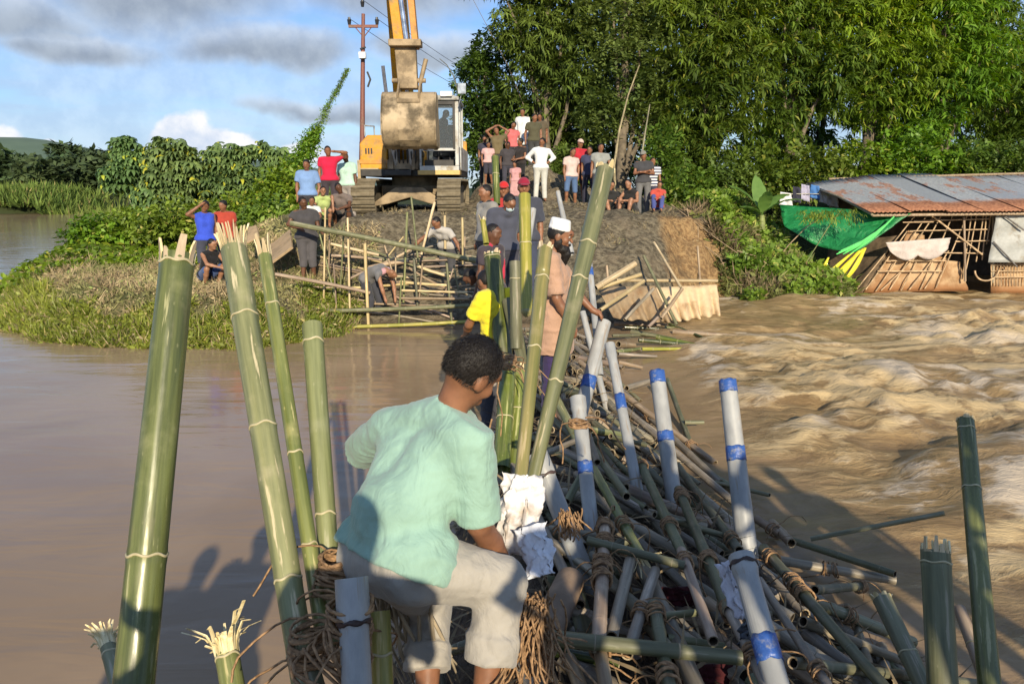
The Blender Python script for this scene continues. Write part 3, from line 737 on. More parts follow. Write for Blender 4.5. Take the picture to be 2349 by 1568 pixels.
# ================================================================ PEOPLE: bodies grown as one smooth surface round a skeleton
def surface_nets(D, org, h):
    nx, ny, nz = D.shape; ins = D < 0
    c = np.zeros((nx-1, ny-1, nz-1), np.int8)
    for i in (0, 1):
        for j in (0, 1):
            for k in (0, 1): c += ins[i:nx-1+i, j:ny-1+j, k:nz-1+k]
    act = (c > 0) & (c < 8); idx = -np.ones(act.shape, np.int64); ai = np.argwhere(act); idx[act] = np.arange(len(ai))
    if len(ai) == 0: return np.zeros((0, 3)), np.zeros((0, 4), int)
    S = np.zeros((len(ai), 3)); Cn = np.zeros(len(ai))
    cor = [(i, j, k) for i in (0, 1) for j in (0, 1) for k in (0, 1)]
    val = {q: D[ai[:, 0]+q[0], ai[:, 1]+q[1], ai[:, 2]+q[2]] for q in cor}
    for a in cor:
        for ax in range(3):
            if a[ax] == 0:
                b = list(a); b[ax] = 1; b = tuple(b); va, vb = val[a], val[b]; m = (va < 0) != (vb < 0)
                t = np.where(m, va/np.where(m, va-vb, 1), 0); p = np.tile(np.array(a, float), (len(ai), 1)); p[:, ax] = t
                S += np.where(m[:, None], p, 0); Cn += m
    V = (ai+S/Cn[:, None])*h+org
    Fs = []
    for ax in range(3):
        A = [slice(1, -1)]*3
        a0 = [slice(1, -1), slice(1, -1), slice(1, -1)]; a0[ax] = slice(0, -1); a1 = list(a0); a1[ax] = slice(1, None)
        s0 = ins[tuple(a0)]; s1 = ins[tuple(a1)]; m = s0 != s1; q = np.argwhere(m); q = q+np.array([0 if k == ax else 1 for k in range(3)])
        fl = s0[m]; o = [k for k in range(3) if k != ax]
        def g(du, dv):
            r = q.copy(); r[:, o[0]] += du; r[:, o[1]] += dv; return idx[r[:, 0], r[:, 1], r[:, 2]]
        f = np.stack([g(-1, -1), g(0, -1), g(0, 0), g(-1, 0)], 1)
        flip = fl if ax != 1 else ~fl
        f[~flip] = f[~flip][:, ::-1]; Fs.append(f)
    Fq = np.concatenate(Fs); Fq = Fq[(Fq >= 0).all(1)]
    return V, Fq
def cap(a, b, ra, rb=None, cut=None, cut0=None): return ('c', np.array(a, float), np.array(b, float), ra, ra if rb is None else rb, cut, cut0)
def ell(c, r, M=None, cuts=()): return ('e', np.array(c, float), np.array(r, float), np.eye(3) if M is None else M, cuts)
def grow(prims, h, k=.03, hard=(), minus=()):
    """smooth union of rounded cones and ellipsoids -> vertices, quads"""
    lo = np.full(3, 1e9); hi = -lo
    for p in prims:
        if p[0] == 'c':
            for q, r in ((p[1], p[3]), (p[2], p[4])): lo = np.minimum(lo, q-r); hi = np.maximum(hi, q+r)
        else: r = p[2].max(); lo = np.minimum(lo, p[1]-r); hi = np.maximum(hi, p[1]+r)
    lo -= 3*h; hi += 3*h; n = np.ceil((hi-lo)/h).astype(int)+1
    gx = [lo[i]+h*np.arange(n[i]) for i in range(3)]
    D = np.full(tuple(n), .5, np.float32)
    for p in prims:
        if p[0] == 'c': c0 = np.minimum(p[1]-p[3], p[2]-p[4]); c1 = np.maximum(p[1]+p[3], p[2]+p[4])
        else: c0 = p[1]-p[2].max(); c1 = p[1]+p[2].max()
        mg = max(k, 2*h)*1.5+h
        i0 = np.maximum(((c0-mg-lo)/h).astype(int), 0); i1 = np.minimum(((c1+mg-lo)/h).astype(int)+2, n)
        sl = tuple(slice(a, b) for a, b in zip(i0, i1))
        X, Y, Z = np.meshgrid(gx[0][sl[0]], gx[1][sl[1]], gx[2][sl[2]], indexing='ij'); Q = np.stack([X, Y, Z], -1)
        if p[0] == 'c':
            a, b, ra, rb = p[1:5]; ba = b-a; t = np.clip(((Q-a)@ba)/max(1e-9, ba@ba), 0, 1)
            d = np.linalg.norm(Q-a-t[..., None]*ba, axis=-1)-(ra+(rb-ra)*t); u = ba/max(1e-9, np.linalg.norm(ba))
            if p[5] is not None: d = np.maximum(d, (Q-b)@u-p[5])
            if p[6] is not None: d = np.maximum(d, -((Q-a)@u)-p[6])
        else:
            L = (Q-p[1])@p[3]; e = p[2]; k0 = np.linalg.norm(L/e, axis=-1); k1 = np.linalg.norm(L/(e*e), axis=-1)+1e-6; d = k0*(k0-1)/k1
            for nrm, off in p[4]: d = np.maximum(d, (Q-p[1])@np.array(nrm)-off)
        o = D[sl]; hh = np.clip(.5+.5*(o-d)/k, 0, 1); D[sl] = o*(1-hh)+d*hh-k*hh*(1-hh)
    X, Y, Z = np.meshgrid(*gx, indexing='ij')
    for nrm, pt in hard: D = np.maximum(D, (X-pt[0])*nrm[0]+(Y-pt[1])*nrm[1]+(Z-pt[2])*nrm[2])
    for (c, r) in minus: D = np.maximum(D, r-np.sqrt((X-c[0])**2+(Y-c[1])**2+(Z-c[2])**2))
    return surface_nets(D, lo, h)
def normals(V, Fq):
    n = np.cross(V[Fq[:, 2]]-V[Fq[:, 0]], V[Fq[:, 3]]-V[Fq[:, 1]]); N = np.zeros_like(V)
    for i in range(4): np.add.at(N, Fq[:, i], n)
    return N/np.maximum(1e-9, np.linalg.norm(N, axis=1))[:, None]
def mk(name, VF, mat, parent, fold=0.0, ff=(7, 7, 12), seed=0.0):
    V, Fq = VF
    if len(V) == 0: return None
    if fold:
        N = normals(V, Fq); w = fbm(V[:, 0]*ff[0]+seed, V[:, 1]*ff[1], V[:, 2]*ff[2], 3)
        V = V+N*(fold*(.5-np.abs(w)*2.2))[:, None]
    return link(name, mesh_np(name, V, Fq, mat, True), parent)

def unit(v): v = np.array(v, float); return v/max(1e-9, np.linalg.norm(v))
def base_pose(kind='stand'):
    J = dict(hip=[(-.10, 0, .90), (.10, 0, .90)], knee=[(-.11, -.01, .49), (.11, -.01, .49)], ankle=[(-.12, .02, .08), (.12, .02, .08)],
             waist=(0, .0, 1.06), chest=(0, .0, 1.25), neck=(0, .01, 1.42), head=(0, -.02, 1.575), look=(0, -1, -.05),
             sh=[(-.185, .01, 1.375), (.185, .01, 1.375)], elbow=[(-.235, .03, 1.10), (.235, .03, 1.10)], wrist=[(-.235, -.04, .85), (.235, -.04, .85)])
    if kind == 'squat':
        J.update(hip=[(-.10, .20, .27), (.10, .20, .27)], knee=[(-.19, -.17, .47), (.19, -.17, .47)], ankle=[(-.15, .03, .08), (.15, .03, .08)], waist=(0, .16, .44),
                 chest=(0, .05, .62), neck=(0, -.03, .79), head=(0, -.08, .94), look=(0, -1, -.07), sh=[(-.185, .0, .73), (.185, .0, .73)],
                 elbow=[(-.21, -.20, .54), (.21, -.20, .54)], wrist=[(-.05, -.36, .46), (.06, -.38, .47)])
    if kind == 'sit':
        J.update(hip=[(-.10, .12, .13), (.10, .12, .13)], knee=[(-.14, -.22, .44), (.14, -.22, .44)], ankle=[(-.13, -.36, .07), (.13, -.36, .07)], waist=(0, .13, .30),
                 chest=(0, .10, .50), neck=(0, .05, .68), head=(0, .01, .83), look=(0, -1, -.1), sh=[(-.18, .08, .62), (.18, .08, .62)],
                 elbow=[(-.24, -.08, .42), (.24, -.08, .42)], wrist=[(-.08, -.28, .42), (.09, -.27, .43)])
    if kind == 'bend':
        J.update(hip=[(-.10, .12, .84), (.10, .12, .84)], knee=[(-.12, -.03, .46), (.12, -.03, .46)], waist=(0, .02, .96), chest=(0, -.17, 1.02), neck=(0, -.36, 1.03),
                 head=(0, -.50, .97), look=(0, -.75, -.8), sh=[(-.18, -.30, .99), (.18, -.30, .99)], elbow=[(-.2, -.36, .72), (.2, -.36, .72)], wrist=[(-.12, -.46, .49), (.14, -.45, .50)])
    if kind == 'hips':
        J.update(elbow=[(-.37, .09, 1.17), (.37, .09, 1.17)], wrist=[(-.17, -.02, 1.02), (.17, -.02, 1.02)])
    if kind == 'crossed':
        J.update(elbow=[(-.25, -.06, 1.12), (.25, -.06, 1.12)], wrist=[(.07, -.21, 1.18), (-.07, -.23, 1.15)])
    if kind == 'headup':
        J.update(elbow=[(-.30, -.1, 1.55), (.24, .03, 1.10)], wrist=[(-.10, -.13, 1.62), (.23, -.05, .86)])
    if kind == 'bothup':
        J.update(elbow=[(-.34, -.03, 1.56), (.34, -.03, 1.56)], wrist=[(-.10, .0, 1.70), (.10, .0, 1.70)])
    if kind == 'fold':
        J.update(elbow=[(-.24, .02, 1.11), (.24, .02, 1.11)], wrist=[(-.08, -.24, 1.05), (.09, -.24, 1.06)])
    if kind == 'carry':
        J.update(elbow=[(-.28, .0, 1.12), (.27, -.05, 1.12)], wrist=[(-.12, -.26, 1.12), (.22, -.30, 1.02)])
    return J
TONE = {'mid': (.23, .105, .055), 'dark': (.12, .055, .03), 'lit': (.30, .15, .085)}  # skin complexions, the third one paler
def make_person(J, label, loc=(0, 0, 0), rz=0.0, h=.02, tone='mid', shirt=None, sleeve=.55, trousers=None, leglen=1.0, skirt=None, hair=True, capc=None, kufi=False, beard=False,
                group=None, S=1.0, long=0.0, hem=0.0, loose=1.0, mask=None, fat=1.0, eyes=False, fold=0.0, fingers=False, extra=None, haircol=None, hemax=None, grip=None, cuff=False, scarf=None):
    T = thing('person', loc, label, 'person', group, rz); T.scale = (S, S, S)
    A = lambda v: np.array(v, float)
    hip = [A(v) for v in J['hip']]; knee = [A(v) for v in J['knee']]; ank = [A(v) for v in J['ankle']]; wa = A(J['waist']); ch = A(J['chest']); nk = A(J['neck']); hd = A(J['head'])
    sh = [A(v) for v in J['sh']]; el = [A(v) for v in J['elbow']]; wr = [A(v) for v in J['wrist']]; f = unit(J['look'])
    pel = (hip[0]+hip[1])/2; lat = unit(sh[1]-sh[0]); hl = unit(hip[1]-hip[0]); wl = unit(lat+hl)
    up = unit((hd-nk)-f*((hd-nk)@f)); side = np.cross(f, up)
    Hm = np.stack([side, f, up], 1)                       # head frame: right, forward, up
    H = lambda x, y, z: hd+side*x+f*y+up*z
    def torso(e=0.0, w=1.0):
        fw = fat
        return [cap(hip[0], hip[1], .098*fw+e), cap(pel-hl*.055*fw, wa-wl*.05*fw, .095*fw+e, .092*fw+e), cap(pel+hl*.055*fw, wa+wl*.05*fw, .095*fw+e, .092*fw+e),
                cap(wa-wl*.05*fw, ch-lat*.07*fw, .092*fw+e, .104*fw+e), cap(wa+wl*.05*fw, ch+lat*.07*fw, .092*fw+e, .104*fw+e),
                cap(ch-lat*.07*fw, sh[0]+lat*.055, .10*fw+e, .062+e), cap(ch+lat*.07*fw, sh[1]-lat*.055, .10*fw+e, .062+e), cap(sh[0]+lat*.05, nk, .058+e, .052+e), cap(sh[1]-lat*.05, nk, .058+e, .052+e)]
    body = torso(-.012)
    for i in (0, 1):
        s = -1 if i == 0 else 1
        body += [cap(sh[i], el[i], .050, .038), cap(el[i], el[i]+(wr[i]-el[i])*.35, .040, .041), cap(el[i]+(wr[i]-el[i])*.35, wr[i], .041, .026)]
        body += [cap(hip[i], knee[i], .086, .054), cap(knee[i], knee[i]+(ank[i]-knee[i])*.35, .054, .055), cap(knee[i]+(ank[i]-knee[i])*.35, ank[i], .055, .036)]
        g = grip[i] if grip and grip[i] is not None else None
        hdir = unit(wr[i]-el[i]) if g is None else unit(g-wr[i])
        palm = wr[i]+hdir*.055
        body += [cap(wr[i], palm, .026, .030)]
        # palm across direction
        acr = unit(np.cross(hdir, [0, 0, 1]) if abs(hdir[2]) < .9 else np.cross(hdir, lat)); nrm = np.cross(acr, hdir)
        if fingers:
            for q in range(4):
                b0 = palm+acr*(q-1.5)*.019+hdir*.015; ll = (.03, .034, .032, .026)[q]; c1 = hdir*.85-nrm*.5*(1 if g is None else 1.3); c2 = hdir*.4-nrm*.9
                b1 = b0+unit(c1)*ll; b2 = b1+unit(c2)*ll*.85; body += [cap(b0, b1, .0105, .0095), cap(b1, b2, .0095, .008)]
            tb = wr[i]+hdir*.025+acr*.026*(-s); t1 = tb+unit(hdir*.8+acr*-s*.7-nrm*.3)*.035; body += [cap(tb, t1, .0125, .0105), cap(t1, t1+unit(hdir*.9-nrm*.6)*.028, .0105, .009)]
        else: body += [cap(palm, palm+hdir*.06-nrm*.012, .028, .017), cap(wr[i]+hdir*.03, wr[i]+hdir*.06+acr*.035*(-s), .015, .012)]
        if 'toe' in J: fd = unit(A(J['toe'][i])-ank[i])
        else:
            d_ = knee[i]-ank[i]; fd = unit([lat[1]*1.0, -lat[0]*1.0, 0]); fd = -fd if (fd@(J.get('front', f))) < 0 else fd
        heel = ank[i]+A([0, 0, -.045])-fd*.03; toe = ank[i]+A([0, 0, -.055])+fd*.15
        body += [cap(heel, toe, .034, .024), cap(ank[i], ank[i]+fd*.09+A([0, 0, -.045]), .034, .026)]
    body += [cap(nk-up*.03, hd-up*.04-f*.015, .054, .05)]
    body += [ell(H(0, -.008, .025), (.076, .095, .098), Hm), ell(H(0, .018, -.045), (.058, .066, .074), Hm), cap(H(0, .052, -.088), H(0, .066, -.092), .026, .022),
             cap(H(0, .088, .012), H(0, .108, -.022), .010, .014), cap(H(0, .082, .040), H(0, .084, .040), .03, .03)]
    for s in (-1, 1):
        body += [ell(H(s*.076, -.012, -.008), (.010, .022, .032), Hm), cap(H(s*.034, .078, .036), H(s*.018, .084, .036), .014, .014), ell(H(s*.042, .055, -.02), (.024, .024, .026), Hm)]
    if h < .014: body += [cap(H(-.022, .084, -.058), H(.022, .084, -.058), .009, .009), cap(H(-.018, .082, -.068), H(.018, .082, -.068), .009, .009)]
    hh = h
    bo = mk('body', grow(body, hh, .022 if h > .012 else .014), m_skin(TONE[tone]), T)
    if eyes:
        for s in (-1, 1):
            b = MB(); c = H(s*.031, .080, .014)
            import itertools
            def sph(c, r, mi, n=8):
                V = []; 
                for i in range(n+1):
                    for j in range(n): V.append(tuple(A(c)+r*A([math.sin(math.pi*i/n)*math.cos(2*math.pi*j/n), math.sin(math.pi*i/n)*math.sin(2*math.pi*j/n), math.cos(math.pi*i/n)])))
                b.add(V, [(i*n+j, i*n+(j+1) % n, (i+1)*n+(j+1) % n, (i+1)*n+j) for i in range(n) for j in range(n)], mi, True)
            sph(H(s*.031, .0775, .014), .0125, 0); sph(H(s*.032, .0865, .014), .0056, 1); b.build('eye', [m_plain('eye_white', (.36, .31, .27), .3), m_plain('eye_dark', (.02, .012, .01), .2)], T)
            m = MB(); m.tube([H(s*.014, .094, .036), H(s*.034, .092, .042), H(s*.052, .078, .036)], [.004, .005, .003], 5); m.build('eyebrow', m_hair(), T)
    if shirt is not None:
        e = .014*loose; pr = torso(e)
        pr = pr[1:]
        dn = unit(pel-ch); lowp = pel+dn*(.02+hem)
        if long > 0:
            for i in (0, 1): pr += [cap(hip[i]*.9+pel*.1, hip[i]*.7+pel*.3+(knee[i]*.8+(knee[0]+knee[1])*.1-hip[i])*long, .122*fat+e, .135+e*2.2)]
            hard = []
            zcut = min(hip[0][2], hip[1][2])-(hip[0][2]-knee[0][2])*long
            hard = [((0, 0, -1), (0, 0, zcut))]
        else:
            pr += [cap(hip[0], hip[1], .112*fat+e*1.3), cap(pel, lowp, .112*fat+e*1.3), cap(wa, pel, .112*fat+e)]
            hard = [(dn, lowp)]
        if hemax is not None: hard = [hemax]
        for i in (0, 1):
            se = .010*loose
            if sleeve is None: continue
            a = sh[i]+(el[i]-sh[i])*min(1, sleeve)
            if sleeve <= 1: pr += [cap(sh[i], a, .060+se, .050+se*1.6, 0.0)]
            else:
                pr += [cap(sh[i], el[i], .060+se, .046+se), cap(el[i], el[i]+(wr[i]-el[i])*(sleeve-1), .046+se, .036+se, 0.0)]
        mat = shirt if isinstance(shirt, bpy.types.Material) else m_cloth('shirt_cloth', shirt)
        mk('shirt', grow(pr, h, .03 if h > .012 else .022, hard+[((hd-nk)/np.linalg.norm(hd-nk), nk+up*.035)]), mat, T, fold, seed=loc[0] if fold else 0)
    if trousers is not None:
        e = .012*loose; pr = [cap(hip[0], hip[1], .104*fat+e), cap(pel, pel+unit(wa-pel)*.06, .105*fat+e)]
        for i in (0, 1):
            pr += [cap(hip[i], knee[i]+(unit(knee[i]-hip[i])*0), .092*fat+e, .062+e)] if leglen > .5 else [cap(hip[i], hip[i]+(knee[i]-hip[i])*leglen*2, .092*fat+e, .072+e, 0.0)]
            if leglen > .5:
                q = knee[i]+(ank[i]-knee[i])*(leglen*2-1); pr += [cap(knee[i], q, .062+e, .052+e*1.2, 0.0)]
                if cuff: u_ = unit(ank[i]-knee[i]); pr += [cap(q-u_*.075, q, .060+e*1.5, .060+e*1.5, 0.004, 0.0)]
        mk('trousers', grow(pr, h, .02), trousers if isinstance(trousers, bpy.types.Material) else m_cloth('trouser_cloth', trousers), T, fold*1.2, (6, 6, 9), 3.0)
    if skirt is not None:
        zc = min(ank[0][2], ank[1][2])+.16; m_ = (ank[0]+ank[1])/2; kk = (knee[0]+knee[1])/2
        pr = [cap(hip[0], hip[1], .115), cap(hip[0], knee[0], .11, .12), cap(hip[1], knee[1], .11, .12), cap(knee[0], ank[0], .12, .13), cap(knee[1], ank[1], .12, .13), cap(pel, kk, .12, .12), cap(kk, m_, .12, .12)]
        mk('wrapped_cloth', grow(pr, h, .05, [((0, 0, -1), (0, 0, zc))]), skirt if isinstance(skirt, bpy.types.Material) else m_cloth('wrap_cloth', skirt), T, fold)
    if hair:
        nn = unit(f*.80-up*.62); e = .008
        mk('hair', grow([ell(H(0, -.012, .026), (.071+e, .090+e, .091+e), Hm, ((nn, .030), (tuple(-up), .058 if h < .014 else .075)))], min(h, .014), .01), m_hair() if haircol is None else m_hair('grey_hair', haircol), T, .003 if h < .014 else .002, (90, 90, 40))
    if hair and h < .009:
        ho = [c for c in T.children if c.name.startswith('hair')][0]; me = ho.data; n = len(me.vertices); co = np.zeros(n*3); no = np.zeros(n*3); me.vertices.foreach_get('co', co); me.vertices.foreach_get('normal', no); co = co.reshape(-1, 3); no = no.reshape(-1, 3)
        rg = np.random.RandomState(2); ix = rg.randint(0, n, 15000); p = co[ix]+rg.normal(0, .003, (15000, 3)); d = no[ix]*.22+rg.normal(0, .05, (15000, 3))-up*.75-f*.25; d -= no[ix]*(np.minimum(0, (d*no[ix]).sum(1))[:, None]-.07); d /= np.linalg.norm(d, axis=1)[:, None]; s_ = np.cross(d, rg.normal(size=(15000, 3))); s_ /= np.linalg.norm(s_, axis=1)[:, None]
        L_h = rg.uniform(.006, .012, (15000, 1)); w_h = .0007; q = np.stack([p-s_*w_h, p+s_*w_h, p+d*L_h+s_*w_h*.3, p+d*L_h-s_*w_h*.3], 1).reshape(-1, 3)
        link('hair_strands', mesh_np('hair_strands', q, np.arange(60000).reshape(-1, 4), m_hair()), T)
    if kufi:
        mk('knitted_cap', grow([cap(H(0, -.016, .055), H(0, -.020, .110), .094, .086)], min(h, .012), .01, [(tuple(-up), H(0, 0, .052)), (tuple(up), H(0, 0, .146))]), m_cloth('white_knit', (.80, .80, .78)), T, .002, (60, 60, 60))
    if capc is not None:
        mk('cap', grow([ell(H(0, -.008, .035), (.090, .110, .108), Hm, ((tuple(-up), -.012),)), ell(H(0, .10, .050), (.07, .075, .012), Hm)], min(h, .016), .01), m_cloth('cap_cloth', capc), T)
    if beard:
        mk('beard', grow([ell(H(0, .040, -.095), (.064, .060, .058), Hm, ((unit(up*.85+f*.12), .040),)), cap(H(0, .078, -.13), H(0, .080, -.235), .046, .022), ell(H(-.062, .0, -.045), (.018, .034, .056), Hm), ell(H(.062, .0, -.045), (.018, .034, .056), Hm),
                          cap(H(-.03, .098, -.048), H(.03, .098, -.048), .010, .010)], .011, .02), m_hair(), T, .009, (45, 45, 28))
    if mask is not None:
        mk('face_mask', grow([ell(H(0, .030, -.055), (.066, .070, .058), Hm, ((unit(-f), -.01),))], .014, .01), m_cloth('mask_cloth', mask), T)
    if scarf is not None:
        mk('scarf', grow([cap(nk-lat*.07, nk+lat*.07, .05), cap(nk+lat*.06, ch+lat*.09+f*.09, .05, .035), cap(ch+lat*.09+f*.09, wa+lat*.08+f*.1, .035, .03), cap(nk-lat*.07, sh[0]*.5+nk*.5, .06)], h, .02), m_cloth('scarf_cloth', scarf), T, .008, (14, 14, 14))
    if extra: extra(T, H, dict(hd=hd, f=f, up=up, side=side, ch=ch, lat=lat, sh=sh, el=el, wr=wr, hip=hip, knee=knee))
    return T
def rotz(v, a): c, s = math.cos(a), math.sin(a); return (v[0]*c-v[1]*s, v[0]*s+v[1]*c, v[2])
HEADTOP = {'stand': 1.685, 'squat': 1.05, 'sit': .94, 'bend': 1.06}
def put(kind, px, py, Y, face, label, S=1.0, dz=None, pad=True, adj=None, **k):
    """stand a person on the ground at distance Y with the top of the head seen at (px, py)"""
    J = base_pose(kind)
    g = random.Random(label); k['h'] = k.get('h', .02)*1.32
    for q in ('elbow', 'wrist', 'knee', 'ankle'):
        J[q] = [tuple(c+g.uniform(-.035, .035)*(0 if (q == 'ankle' and i == 2) else 1) for i, c in enumerate(v)) for v in J[q]]
    dx_ = g.uniform(-.04, .04); J['head'] = (J['head'][0]+dx_, J['head'][1]+g.uniform(-.03, .02), J['head'][2]); J['look'] = (g.uniform(-.5, .5), -1, g.uniform(-.35, .05)); J['sh'] = [(v[0], v[1]+s_*dx_*.6, v[2]+s_*dx_*.4) for v, s_ in zip(J['sh'], (-1, 1))]; J['chest'] = (J['chest'][0]+dx_*.4,)+tuple(J['chest'][1:])
    if adj: J.update(adj)
    top = PY(px, py, Y); ht = max(J['head'][2]+.11, .1)*S
    off = rotz(J['head'], R(face)); x = top.x-off[0]*S; y = Y-off[1]*S*.0
    z = top.z-ht
    if pad: PADS.append((x, y, z, .42))
    PEOPLE.append(lambda: make_person(J, label, (x, y, z), R(face), S=S, **k))
    return (x, y, z)
PEOPLE = []
# ================================================================ who stands where (read before the ground, so that the soil lies level under their feet)
C_WHITE = (.72, .72, .70); C_RED = (.50, .012, .05); C_MINT = (.36, .58, .47); C_BLUE = (.17, .28, .50); C_TEE = (.42, .40, .37); C_DK = (.035, .035, .042); C_GREY = (.13, .12, .115)
A2 = dict(h=.021)
# left bank
put('stand', 470, 461, 15.6, 35, 'person in a bright blue sleeveless top on the grass bank, one hand at the forehead', shirt=(.035, .075, .50), sleeve=None, trousers=(.05, .055, .08), leglen=.55, tone='mid', h=.018,
    adj=dict(elbow=[(-.33, -.06, 1.42), (.235, .03, 1.10)], wrist=[(-.09, -.14, 1.60), (.2, -.05, .88)]))
put('stand', 512, 460, 16.4, 0, 'person in a red top on the grass bank, half hidden by the leaning split bamboo', shirt=(.36, .05, .03), trousers=(.05, .05, .06), tone='mid', **A2)
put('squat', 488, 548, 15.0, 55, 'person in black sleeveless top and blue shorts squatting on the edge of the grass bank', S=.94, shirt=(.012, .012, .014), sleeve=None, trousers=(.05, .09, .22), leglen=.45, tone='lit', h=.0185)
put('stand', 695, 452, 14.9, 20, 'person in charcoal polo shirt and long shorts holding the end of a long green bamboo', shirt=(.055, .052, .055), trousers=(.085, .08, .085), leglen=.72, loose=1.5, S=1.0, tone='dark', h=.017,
    adj=dict(elbow=[(-.34, -.02, 1.16), (.23, -.04, 1.10)], wrist=[(-.13, -.22, 1.08), (.27, -.24, 1.02)], look=(.3, -1, -.3)))
put('stand', 703, 367, 17.6, 5, 'person in a light blue short sleeved shirt standing on the embankment left of the digger', shirt=C_BLUE, sleeve=.7, loose=1.7, trousers=(.05, .05, .06), tone='mid', **A2)
put('stand', 752, 336, 18.4, 8, 'person in a crimson polo shirt standing on the embankment shading the eyes with one arm', shirt=C_RED, sleeve=.6, loose=1.3, trousers=(.05, .04, .05), tone='mid', h=.02,
    adj=dict(elbow=[(-.235, .03, 1.10), (.42, -.02, 1.54)], wrist=[(-.235, -.04, .86), (.17, -.16, 1.56)]))
put('stand', 791, 350, 18.9, -15, 'person in a pale mint shirt standing between the red shirt and the utility pole', shirt=(.42, .62, .52), sleeve=.7, loose=1.6, trousers=(.3, .27, .25), tone='dark', **A2)
put('squat', 778, 420, 17.4, -5, 'person in a grey brown T-shirt squatting on the embankment beside the left track', shirt=(.15, .12, .105), trousers=(.03, .03, .035), leglen=.5, tone='dark', h=.018)
put('squat', 742, 428, 17.0, 15, 'child in a lime green top squatting with one arm over the head', S=.86, shirt=(.36, .44, .16), trousers=(.03, .03, .03), leglen=.5, tone='lit', h=.017,
    adj=dict(elbow=[(-.21, -.20, .54), (.24, -.12, .80)], wrist=[(-.05, -.36, .46), (.25, -.22, .50)]))
put('squat', 716, 452, 16.4, 25, 'small child in a white top squatting behind the charcoal polo shirt', S=.8, shirt=(.6, .62, .60), trousers=(.03, .03, .03), tone='mid', **A2)
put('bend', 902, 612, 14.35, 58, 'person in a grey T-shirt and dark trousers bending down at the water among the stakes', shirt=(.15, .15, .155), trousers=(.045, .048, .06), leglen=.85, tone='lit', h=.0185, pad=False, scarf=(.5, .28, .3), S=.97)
put('stand', 1004, 497, 15.6, -28, 'person in a dusty white T-shirt leaning over the stakes with both arms spread', shirt=C_TEE, sleeve=.6, loose=1.3, trousers=(.06, .06, .065), tone='mid', h=.017, pad=False,
    adj=dict(chest=(.02, -.16, 1.13), neck=(.0, -.30, 1.24), head=(-.02, -.37, 1.37), sh=[(-.19, -.25, 1.20), (.18, -.22, 1.19)], elbow=[(-.40, -.36, 1.03), (.33, -.18, .98)], wrist=[(-.58, -.48, .84), (.45, -.22, .80)], look=(-.4, -1, -.5)))
# earth heap in the middle
hp = 'people watching from the earth heap beside the digger'
def hput(*a, **k): k.setdefault('group', hp); k.setdefault('h', .021); put(*a, **k)
hput('stand', 1111, 312, 23.6, 10, 'person in a dark top at the far left of the heap, beside the digger cab', S=.88, shirt=(.04, .04, .06), trousers=(.05, .05, .06), tone='mid')
hput('stand', 1120, 326, 22.8, -5, 'child in a pink and white top in front of the heap\'s leftmost watcher', S=.74, shirt=(.55, .35, .34), trousers=(.04, .04, .06), leglen=.6, tone='mid')
hput('stand', 1138, 292, 22.9, 0, 'person in an olive brown T-shirt on the heap with both hands on the head', S=.97, shirt=(.14, .11, .055), trousers=(.06, .06, .06), tone='mid', adj={k: base_pose('bothup')[k] for k in ('elbow', 'wrist')})
hput('stand', 1178, 280, 23.6, 15, 'person in a coral pink shirt in the middle of the heap', S=.92, shirt=(.55, .13, .13), trousers=(.04, .04, .05), tone='mid')
hput('stand', 1198, 250, 24.6, -30, 'person in a white robe, highest on top of the heap', S=.98, shirt=C_WHITE, sleeve=1.9, long=.9, trousers=(.5, .5, .48), tone='mid')
hput('stand', 1226, 262, 23.8, 10, 'person in a dark olive T-shirt standing behind the white shirt with hands on hips', S=1.0, shirt=(.075, .07, .04), trousers=(.05, .05, .05), tone='mid')
hput('stand', 1237, 261, 24.6, -10, 'person mostly hidden behind the dark olive T-shirt on the heap', S=.98, shirt=(.10, .08, .05), trousers=(.05, .05, .05), tone='mid')
hput('stand', 1193, 318, 22.0, -45, 'person in a black top turned sideways on the heap below the white robe', S=.88, shirt=(.03, .025, .025), sleeve=.5, trousers=(.02, .02, .022), tone='mid', adj=dict(wrist=[(-.08, -.28, 1.02), (.09, -.28, 1.02)], elbow=[(-.24, -.02, 1.08), (.24, -.02, 1.08)]))
hput('stand', 1165, 326, 21.9, 10, 'child in a charcoal top on the heap left of the pink skirt', S=.82, shirt=(.05, .045, .05), trousers=(.05, .05, .07), tone='dark')
hput('stand', 1180, 372, 20.6, -10, 'child wearing a long pale pink cloth, halfway up the heap', S=.62, shirt=(.50, .27, .28), trousers=(.3, .2, .2), skirt=(.52, .30, .30), tone='mid', loose=1.6)
put('stand', 1243, 317, 20.3, 4, 'person all in white with hands on hips, standing alone in front of the earth heap', S=.97, shirt=(.66, .68, .68), sleeve=1.7, trousers=(.50, .50, .45), tone='mid', h=.018, adj={k: base_pose('hips')[k] for k in ('elbow', 'wrist')})
